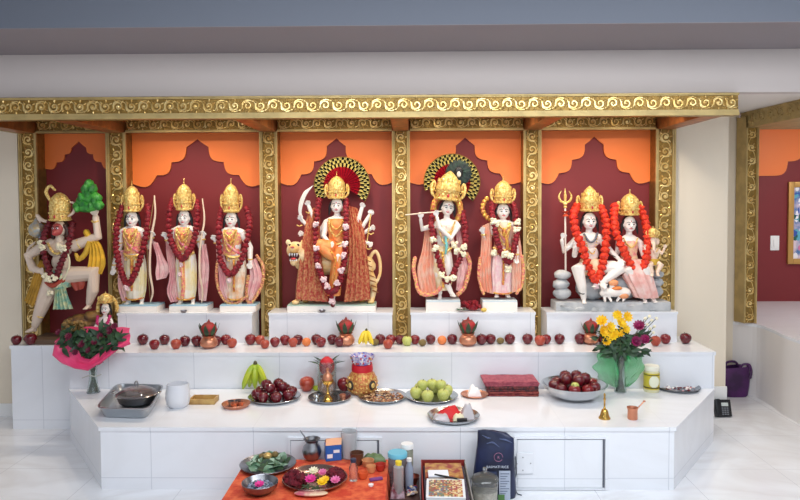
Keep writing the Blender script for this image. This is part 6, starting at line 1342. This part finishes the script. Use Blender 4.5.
# steel bowl with pink flower
p, r, o = dish('steel_bowl', 'steel bowl with a pink flower on the red cloth at front left', 260, 486, 18.5, ZC, .055, M_STEELD, 'bowl', flat=.55)
b = MB(); flower(b, (0, 0, 0), .028, 10, (0, -.3, 1)); o = b.build('pink_flower', mat('hot_pink_petals', (226, 60, 150), .5), loc=(p.x, p.y-.01, ZC+.042)); tag(o, 'hot pink flower lying in the small steel bowl', 'flower')
b = MB()
for i in range(40):
    a = random.uniform(0, 6.28); q = r*.66*math.sqrt(random.random()); b.blob((p.x+math.cos(a)*q, p.y+math.sin(a)*q, ZC+.028+random.uniform(0, .008)), .011, .3)
tag(b.build('rice_grains', mat('silvery_bits', (170, 180, 200), .4, .2, rgb2=(70, 80, 96), vscale=60)), 'silvery bits filling the steel bowl around the pink flower', 'offering', kind='stuff')
# thali
p, r, _ = dish('steel_plate', 'large steel plate of flowers and red powder heaps on the red cloth', 315, 479, 33, ZC, .028, mat('warm_steel', (190, 160, 150), .25, 1)); tp = p; tr_ = r
mred = mat('dark_red_powder', (116, 12, 34), .8, bump=.8, bscale=80, rgb2=(80, 8, 26), vscale=40)
for (dx, dy, rr, lab) in ((-.105, -.01, .062, 'large dark red flower heap at the left of the big plate'), (.10, .05, .052, 'round dark red flower heap at the right of the big plate')):
    b = MB()
    for i in range(60):
        d = Vector((random.gauss(0, 1), random.gauss(0, 1), abs(random.gauss(0, 1)))).normalized(); b.blob((d.x*rr*.85, d.y*rr*.75, d.z*rr*.80+.004), rr*.24, .25)
    b.ell((0, 0, .0), (rr*.8, rr*.7, rr*.8), 14, 10)
    for v in b.bm.verts: v.co.z = max(0, v.co.z)
    tag(b.build('red_flower_heap', mred, loc=(p.x+dx, p.y+dy, ZC+.004)), lab, 'flowers', kind='stuff')
fl = [(-.02, -.02, .034, 'hot_pink_petals', 'magenta flower at the middle of the big flower plate'), (.045, -.055, .032, None, 'yellow flower at the front of the big flower plate'), (.055, -.02, .026, None, 'smaller yellow flower behind the front one on the plate'), (.11, -.03, .030, 'soft_pink', 'soft pink flower at the right of the big flower plate'), (-.02, .09, .03, 'cream', 'cream flower at the back of the big flower plate'), (.03, .07, .026, 'soft_pink', 'pale pink flower at the back of the big plate')]
mats_ = {'hot_pink_petals': MATS['hot_pink_petals'], None: my, 'soft_pink': mat('soft_pink_petals', (230, 120, 170), .5), 'cream': M_WF}
for dx, dy, rr, mk, lab in fl:
    b = MB(); flower(b, (0, 0, 0), rr, 10, (0, -.4, 1)); tag(b.build('flower', mats_[mk], loc=(p.x+dx, p.y+dy, ZC+.020)), lab, 'flower', 'flowers on the big plate')
for i, (dx, dy) in enumerate(((-.03, -.085), (.02, -.105), (.0, .04), (.075, .02), (-.04, .06))):
    b = MB(); [b.leaf((0, 0, .002), (math.cos(a), math.sin(a), .4), (0,0,1), .035, .016, .3) for a in (0, 1.3, 2.6, 3.9, 5.2)]; tag(b.build('leaf_sprig', [M_LEAF, M_LEAF, M_STEM, M_STEELD, M_LEAF][i], loc=(p.x+dx, p.y+dy, ZC+.008)), 'small leaf sprig among the flowers on the big plate', 'leaf', 'leaf sprigs on the big plate')
# shell dish at very front
p = G(311, 493.5, ZC+.01); b = MB(); b.ell((0, 0, .012), (.085, .030, .012), 24, 8); o = b.build('small_dish', mat('bone_dish', (222, 196, 160), .4, rgb2=(190, 90, 110), vscale=18), loc=(p.x, p.y, ZC)); tag(o, 'narrow cream dish with pink stain at the front of the red cloth', 'dish')
# steel pot with spoon
p = G(312, 459, ZC); k = 1/SC(p); t = thing('steel_pot', 'round steel water pot at the back of the red cloth', 'pot', (p.x, p.y, ZC))
MB().lathe([(.001, 0), (6*k, 0), (8.6*k, 3*k), (9.8*k, 8*k), (8.6*k, 13*k), (6.4*k, 16*k), (6*k, 18*k), (8.6*k, 21*k), (8.2*k, 21*k), (5.4*k, 18*k), (5.6*k, 16*k), (.001, 15*k)], seg=32).build('pot_body', M_STEELD, t)
o = MB().tube([(p.x-5*k, p.y, ZC+19*k), (p.x-8*k, p.y, ZC+24*k), (p.x-11.5*k, p.y, ZC+29*k)], .7*k, 6).build('steel_spoon', M_STEELD); tag(o, 'steel spoon sticking out of the water pot', 'spoon')
# blue carton
p = G(333, 459, ZC); k = 1/SC(p); t = thing('blue_carton', 'blue and white carton with orange top beside the steel water pot', 'box', (p.x, p.y, ZC), .25)
MB().box((-8*k, -5*k, 0), (8*k, 5*k, 16*k), .001).build('carton_body', mat('carton_blue', (40, 100, 180), .4), t, smooth=False)
MB().prism([(-8*k, -5.2*k, 16*k), (8*k, -5.2*k, 16*k), (9*k, 0, 21*k), (-7*k, 0, 21*k)], (0, .6*k, .3*k)).prism([(-8*k, 5*k, 16*k), (8*k, 5*k, 16*k), (9*k, .6*k, 21*k), (-7*k, .6*k, 21*k)], (0, -.3*k, .3*k)).build('carton_flaps', mat('carton_orange', (232, 170, 130), .5), t, smooth=False)
b = MB(); b.box((-6.5*k, -5.2*k, 3*k), (-1*k, -5*k, 7*k)).box((0, -5.2*k, 8*k), (6*k, -5*k, 11*k)); b.build('white_print', M_WHITE, t, smooth=False)
# frosted cup
p = G(348.5, 459, ZC); k = 1/SC(p); o = MB().lathe([(.001, 0), (7*k, 0), (8*k, 20*k), (8.4*k, 27*k), (8.1*k, 27*k), (7.6*k, 20*k), (6.6*k, 1*k), (.001, 1*k)], seg=30).build('plastic_cup', mat('translucent_plastic', (236, 238, 240), .25, trans=.6), loc=(p.x, p.y+.03, ZC)); tag(o, 'tall translucent plastic cup behind the red cloth clutter', 'cup')
p = G(357, 464, ZC); k = 1/SC(p); o = MB().lathe([(.001, 0), (5*k, 0), (6.6*k, 6*k), (7*k, 12*k), (6.4*k, 12*k), (5.6*k, 6*k), (.001, 1.5*k)], seg=28).build('brown_cup', mat('brown_ceramic', (96, 60, 44), .3), loc=(p.x, p.y, ZC)); tag(o, 'dark brown cup on the red cloth beside the green packet', 'cup')
# green packet
p = G(374, 459, ZC); rumpled('green_leaf_packet', 'flat green leaf packet at the back right corner of the red cloth', 'packet', Vector((p.x, p.y-.02, 0)), ZC, .062, .04, .045, mat('green_packet', (106, 130, 84), .4, rgb2=(70, 96, 56), vscale=20), 51, .2, 16, 12)
# water bottle
p = G(353.5, 480, ZC); k = 1/SC(p); t = thing('small_bottle', 'small clear bottle with dark cap right of the big flower plate', 'bottle', (p.x, p.y, ZC))
MB().lathe([(.001, 0), (4.2*k, 0), (4.4*k, 1*k), (4.4*k, 13*k), (3*k, 17*k), (2.6*k, 19*k)], seg=22).build('bottle_body', M_GLASS, t); MB().lathe([(2.9*k, 18.5*k), (3*k, 22*k), (.001, 22.4*k)], seg=16).build('cap', mat('cap_dark', (44, 60, 84), .4), t)
# red pots on the cloth
for (px, py, w_, m_, lab) in ((363, 478, 5.5, mat('clay_orange', (216, 96, 50), .5), 'small orange clay lamp on the red cloth beside the bottle'), (371, 472, 5, mat('tan_clay', (214, 150, 100), .5), 'small tan clay cup behind the orange clay lamp'), (380.5, 470, 5.5, mat('brick_clay', (180, 50, 36), .5), 'small brick red clay cup near the right edge of the cloth'), (368, 466, 6.5, mat('tan_clay2', (196, 136, 92), .5), 'wide tan clay saucer near the brown cup')):
    p = G(px, py, ZC); k = 1/SC(p); o = MB().lathe([(.001, 0), (w_*.7*k, 0), (w_*.9*k, 3*k), (w_*k, 6.5*k), (w_*.9*k, 6.5*k), (w_*.75*k, 3*k), (.001, 1.4*k)], seg=24).build('clay_cup', m_, loc=(p.x, p.y, ZC)); tag(o, lab, 'cup', 'clay cups on the red cloth')
p = G(376, 480, ZC); o = MB().box((-.035, -.012, 0), (.035, .012, .012), .004).build('purple_packet', mat('purple_foil', (120, 60, 130), .4), loc=(p.x, p.y, ZC)); o.rotation_euler.z = .35; tag(o, 'small purple packet near the right edge of the red cloth', 'packet')
p = G(371, 486, ZC); o = MB().lathe([(.001, 0), (.012, 0), (.014, .01), (.001, .013)], seg=16).build('sugar_tablet', M_WHITE, loc=(p.x, p.y, ZC)); tag(o, 'small white tablet lying on the red cloth', 'tablet')

# low dark board right of the cloth
ZB = .13; x0_, x1_ = xR+.02, XW(421, 3.80, 470) - .012
t = thing('low_board', 'low dark wooden stand between the red cloth and the carton of books', 'stand', (0, 0, 0)); mdw = mat('dark_stand_wood', (84, 52, 46), .5, rgb2=(58, 36, 36), vscale=12)
MB().box((x0_, 3.05, ZB-.02), (x1_, 3.79, ZB), .003).build('board', mdw, t)
for yy in (3.08, 3.72): MB().box((x0_+.01, yy, 0), (x1_-.01, yy+.03, ZB-.02), .002).build('crossbar', mdw, t)
def jar(px, pyt, wpx, D, z, label, lidm, bodym, hh_=None):
    pt = W(px, pyt, D); k = D/F; h = pt.z - z; t = thing('plastic_jar', label, 'jar', (pt.x, D, z)); w_ = wpx/2*k
    MB().lathe([(.001, 0), (w_*.92, 0), (w_*.96, .004), (w_*.96, h*.80), (w_*.82, h*.88)], seg=30).build('jar_body', bodym, t)
    MB().lathe([(w_*.9, h*.86), (w_, h*.87), (w_, h*.97), (w_*.95, h), (.001, h)], seg=30).build('jar_lid', lidm, t); return t
jar(407, 443.5, 13, 3.745, ZB, 'tall jar with white lid behind the blue lidded jar', M_WHITE, mat('jar_green_contents', (130, 140, 110), .15, trans=.3, rgb2=(190, 190, 180), vscale=14))
jar(397.5, 452, 20, 3.655, ZB, 'jar with sky blue lid on the dark stand', mat('sky_blue_lid', (112, 192, 216), .4), mat('jar_clear_contents', (170, 160, 160), .15, trans=.5, rgb2=(120, 110, 116), vscale=14))
# tall tumbler with yellow cap, steel bottle
D_ = 3.50; k = D_/F; pt = W(398.5, 461, D_); t = thing('clear_bottle', 'tall clear bottle with yellow cap in front of the blue lidded jar', 'bottle', (pt.x, D_, ZB)); h = pt.z-ZB
MB().lathe([(.001, 0), (5*k, 0), (5.2*k, .004), (5.2*k, h*.84), (3*k, h*.9)], seg=22).build('bottle_body', mat('clear_plastic', (220, 216, 214), .15, trans=.6), t); MB().lathe([(3.2*k, h*.88), (3.3*k, h), (.001, h*1.01)], seg=16).build('cap', mat('yellow_cap', (236, 214, 60), .4), t)
D_ = 3.60; k = D_/F; pt = W(408.5, 458, D_); t = thing('steel_bottle', 'small silvery bottle right of the clear bottle with yellow cap', 'bottle', (pt.x+.004, D_-.01, ZB)); h = pt.z-ZB
MB().lathe([(.001, 0), (4*k, 0), (4.2*k, h*.7), (2.4*k, h*.85), (2.4*k, h)], seg=20).build('bottle_body', mat('bluish_plastic', (170, 180, 200), .25, trans=.3), t); MB().lathe([(2.6*k, h*.92), (2.6*k, h*1.02), (.001, h*1.03)], seg=14).build('cap', M_WHITE, t)
p = G(397.5, 497, ZB); rumpled('plastic_wrap', 'crumpled clear plastic wrap at the front of the dark stand', 'wrap', Vector((p.x, p.y+.01, 0)), ZB, .040, .035, .075, mat('pinkish_wrap', (206, 180, 190), .25, trans=.2, rgb2=(120, 60, 70), vscale=26), 61, 0, 14, 12)
p = G(419, 486, ZB); k = 1/SC(p); o = MB().lathe([(.001, 0), (3.6*k, 0), (5*k, 5*k), (6.8*k, 9*k), (6.3*k, 9*k), (4.4*k, 5*k), (.001, 1.4*k)], seg=26).build('copper_cup', mat('dark_copper', (130, 62, 46), .3, .7), loc=(x1_-.034, p.y+.02, ZB)); tag(o, 'dark copper cup at the right of the dark stand', 'cup')
b = MB(); ms = [mat('bit_red', (150, 40, 50), .5), mat('bit_grey', (150, 150, 160), .4), mat('bit_navy', (40, 60, 110), .5), mat('bit_tan', (206, 180, 150), .5)]
p = G(411, 494, ZB); 
for i in range(46):
    b.mi = random.randrange(4); b.blob((random.uniform(-.015, x1_-p.x-.02), random.uniform(-.04, .05), .010+random.uniform(0, .012)), (.012, .010, .008), .3)
tag(b.build('small_wrappers', ms, loc=(p.x, p.y, ZB)), 'mixed small wrapped bits scattered on the dark stand', 'wrappers', kind='stuff')
# carton of books
cx0, cx1 = XW(421, 3.82, 460), XW(465, 3.82, 460); cyb = 3.82; cyf = 3.24; H_ = .205
t = thing('book_carton', 'open red cardboard carton holding the notebook and prints', 'carton', (0, 0, 0)); mc = mat('red_card', (142, 40, 36), .6); mc2 = mat('brown_card', (150, 118, 80), .7)
MB().box((cx0, cyf, 0), (cx1, cyb, .029)).build('carton_base', mc2, t)
MB().box((cx0, cyb-.006, .029), (cx1, cyb, H_-.003)).build('back_wall', mc, t); MB().box((cx0, cyf, .029), (cx0+.005, cyb-.006, H_)).build('side_wall', mc, t); MB().box((cx1-.005, cyf, .029), (cx1, cyb-.006, H_-.005)).build('side_wall', mat('grey_card', (150, 146, 140), .6), t); MB().box((cx0+.005, cyf, .029), (cx1-.005, cyf+.005, H_-.01)).build('front_wall', mc2, t)
b = MB()
for i in range(3): pass
zz = .030
for i, (hh_, cc, lab) in enumerate(((.05, (96, 60, 50), 'thick brown bound book at the bottom of the red carton'), (.05, (130, 40, 40), 'dark red bound book in the red carton'), (.045, (70, 60, 80), 'grey blue book below the brown envelope in the carton'))):
    o = thing('book', lab, 'book', ((cx0+cx1)/2, (cyf+cyb)/2, zz), group='books in the carton'); w_ = (cx1-cx0)/2-.012; l_ = (cyb-cyf)/2-.02
    MB().box((-w_, -l_, 0), (w_, l_, hh_), .003).build('cover', mat('book_cover_%d' % i, cc, .5), o); MB().box((-w_+.006, -l_-.001, .005), (w_+.001, l_-.004, hh_-.005)).build('pages', mat('paper_pages', (226, 216, 196), .8), o); zz += hh_+.0005
b = MB().box(((cx0+cx1)/2-.105, 3.60, zz), ((cx0+cx1)/2+.10, 3.79, zz+.018), .002); o = b.build('gold_booklet', mat('gold_print', (196, 150, 76), .5, rgb2=(150, 50, 40), vscale=26)); tag(o, 'gold and red patterned booklet at the back of the carton', 'booklet')
p = G(442, 496, zz+.03); t = thing('picture_book', 'white bordered book with colourful picture cover on the carton', 'book', ((cx0+cx1)/2-.005, 3.44, zz+.001), -.04)
wb_, lb_ = .098, .115
MB().box((-wb_, -lb_, 0), (wb_, lb_, .022), .001).build('pages', mat('white_paper', (236, 238, 240), .6), t, smooth=False)
cvr = MB().box((-wb_-.001, -lb_-.001, .022), (wb_+.001, lb_+.001, .024)).build('cover', MATS['white_paper'], t, smooth=False)
b = MB(); ms = [mat('pic_%d' % i, c, .5) for i, c in enumerate(((206, 150, 90), (170, 70, 70), (110, 120, 140), (230, 214, 170), (120, 130, 90), (140, 96, 70)))]
nx_, ny_ = 20, 18
for i in range(nx_):
    for j in range(ny_):
        b.mi = random.randrange(6) if i < 14 else random.choice((0, 3, 3, 1)); x_ = -wb_+.012+i*(2*wb_-.024)/nx_; y_ = -lb_+.014+j*(2*lb_-.028)/ny_; b.box((x_, y_, .024), (x_+(2*wb_-.024)/nx_, y_+(2*lb_-.028)/ny_, .0248))
b.build('picture', ms, cvr, smooth=False)
o = MB().box((-.055, -.04, 0), (.055, .04, .010), .001).build('white_notebook', mat('notebook_white', (240, 242, 248), .6), loc=((cx0+cx1)/2-.035, 3.625, zz+.019)); o.rotation_euler.z = .03; tag(o, 'plain white notepad behind the picture book', 'notebook')
pz = zz+.029+.006; t = thing('pen', 'black pen lying across the white notepad and picture book', 'pen', ((cx0+cx1)/2+.01, 3.565, zz+.0315), -.45)
MB().tube([(-.07, 0, 0), (.055, 0, 0)], .0045, 10).build('barrel', M_BLACK, t); MB().tube([(.058, 0, 0), (.072, 0, 0)], [.004, .001], 8).build('tip', M_STEELD, t)

# rice bag
DBG = 3.80; k = DBG/F; p = W(494, 490, DBG); t = thing('rice_bag', 'dark blue rice bag with crumpled top standing against the altar front', 'bag', (p.x, DBG, 0)); mb_ = mat('navy_plastic', (26, 36, 74), .36, bump=.6, bscale=12, rgb2=(14, 20, 46), vscale=8)
def BP(px, py, dy=0):
    q = W(px, py, DBG); return Vector((q.x-p.x, dy, q.z))
rows = [(497.5, 472, 515, .045), (492, 471, 516, .055), (480, 472.5, 515.5, .062), (468, 474, 514.5, .058), (455, 475.5, 514, .048), (445, 477, 514, .032), (438, 477.5, 513.5, .018), (433, 477.5, 507, .010), (430, 478, 493, .006)]
b = MB(); rings = []
for (py, a_, c_, dp) in rows:
    L_, R_ = BP(a_, py), BP(c_, py); ring = []
    for i in range(40):
        an = 2*PI*i/40; x_ = (L_.x+R_.x)/2 + (R_.x-L_.x)/2*math.copysign(abs(math.cos(an))**.6, math.cos(an)); y_ = dp*math.copysign(abs(math.sin(an))**.75, math.sin(an)) + .010*noise.noise(Vector((x_*22, py*.09, 2)))
        ring.append(b.bm.verts.new((x_, y_ - .0, max(.0, L_.z + (.004*noise.noise(Vector((x_*30, py, 5))))))))
    rings.append(ring)
for i in range(len(rings)-1):
    for j in range(40): b.face([rings[i][j], rings[i][(j+1)%40], rings[i+1][(j+1)%40], rings[i+1][j]])
b.face(rings[0][::-1]); b.face(rings[-1])
mn = min(v.co.z for v in b.bm.verts)
for v in b.bm.verts: v.co.z -= mn if v.co.z < mn+.02 else 0
bag = b.build('bag_body', mb_, t)
for q_ in (((482, 434, -.020), (487, 436, -.030), (490, 436, -.034)), ((486, 441, -.040), (492, 440, -.040), (498, 444, -.046)), ((499, 437, -.032), (505, 438, -.030), (511, 441, -.026))): MB().tube(curve([BP(*e_) for e_ in q_], 8), lerp_list([.002, .005, .0015], 8), 6, flat=.5).build('top_fold', mat('silver_fold', (92, 104, 140), .3, .3), bag)
def txt(s_, size, loc, m_, par, name, rx=PI/2):
    cu = bpy.data.curves.new(name, 'FONT'); cu.body = s_; cu.size = size; cu.extrude = .0006; cu.align_x = 'CENTER'; cu.resolution_u = 3
    o = bpy.data.objects.new('tmp_text', cu); COL.objects.link(o); dg = bpy.context.evaluated_depsgraph_get(); dg.update(); me = bpy.data.meshes.new_from_object(o.evaluated_get(dg)); bpy.data.objects.remove(o)
    me.materials.clear(); me.materials.append(m_); o = bpy.data.objects.new(name, me); COL.objects.link(o); o.parent = par; o.location = loc; o.rotation_euler.x = rx; return o
mw = mat('bag_print_white', (206, 212, 226), .5)
yf = -.071
c_ = BP(497, 453); MB().tube([(c_.x+math.cos(a)*.024, -.063, c_.z+math.sin(a)*.024) for a in [2*PI*i/28*.9 for i in range(29)]], .0014, 6).build('round_emblem', mat('emblem_rose', (170, 110, 140), .5), bag)
txt('R', .022, (c_.x, -.0655, c_.z-.008), mat('emblem_rose', (170, 110, 140), .5), bag, 'emblem_letter')
c_ = BP(496, 463.5); txt('BASMATI RICE', .0195, (c_.x, -.0665, c_.z), mw, bag, 'bag_lettering', PI/2)
a_, c_ = BP(484, 478), BP(495, 467); MB().box((a_.x, -.067, a_.z), (c_.x, -.0655, c_.z)).build('dark_panel', mat('panel_navy', (50, 60, 92), .5), bag, smooth=False)
a_, c_ = BP(497.5, 497), BP(508.5, 466); lp_ = MB().box((a_.x, -.071, a_.z+.004), (c_.x, -.066, c_.z)).build('silver_panel', mat('panel_silver', (176, 186, 204), .3, .3), bag, smooth=False)
b = MB()
for i in range(9): b.box((a_.x+.006, -.0722, c_.z-.018-.014*i), (c_.x-.006-.01*(i%3), -.0712, c_.z-.014-.014*i))
b.build('panel_text_lines', mat('panel_text_grey', (90, 100, 124), .5), lp_, smooth=False)
MB().box((a_.x-.006, -.0735, a_.z+.006), (a_.x+.03, -.0712, a_.z+.045)).build('green_patch', mat('patch_green', (86, 130, 70), .5), lp_, smooth=False)
# glass sugar jar
D_ = 3.62; k = D_/F; p = W(485, 485, D_); t = thing('glass_jar', 'lidded glass jar with knob in front of the blue rice bag', 'jar', (p.x, D_, 0)); zt_ = W(485, 480, D_).z
mg = mat('cut_glass', (236, 236, 230), .05, trans=.9)
MB().lathe([(.001, 0), (8*k, 0), (9*k, .012), (12.5*k, zt_*.45), (13.2*k, zt_*.9), (13*k, zt_)], seg=30, fold=.02, nf=10).build('jar_body', mg, t)
l = MB().lathe([(13.4*k, zt_), (14*k, zt_+1*k), (12.5*k, zt_+3.5*k), (7*k, zt_+6.5*k), (1.8*k, zt_+7.5*k)], seg=30).build('jar_lid', mg, t)
MB().lathe([(1.4*k, zt_+7*k), (1.2*k, zt_+9*k), (2.4*k, zt_+11*k), (2*k, zt_+13*k), (.001, zt_+13.6*k)], seg=14).build('lid_knob', mg, l)
MB().lathe([(.001, .01), (8*k, .012), (11.6*k, zt_*.45), (12.2*k, zt_*.7), (.001, zt_*.74)], seg=24).build('jar_contents', mat('jar_grain', (206, 200, 190), .8, rgb2=(236, 232, 224), vscale=60), t)
# cable at the hatch
p = W(516, 495, 3.83); o = MB().tube(curve([(XW(516, 3.86), 3.868, .20), (XW(517, 3.86), 3.862, .12), (XW(515, 3.85), 3.858, .05), (XW(517, 3.84), 3.83, .006), (XW(521, 3.83), 3.80, .006)], 20), .0035, 6).build('cord', mat('grey_cord', (110, 114, 122), .5)); tag(o, 'thin grey cord hanging down beside the rice bag', 'cord')
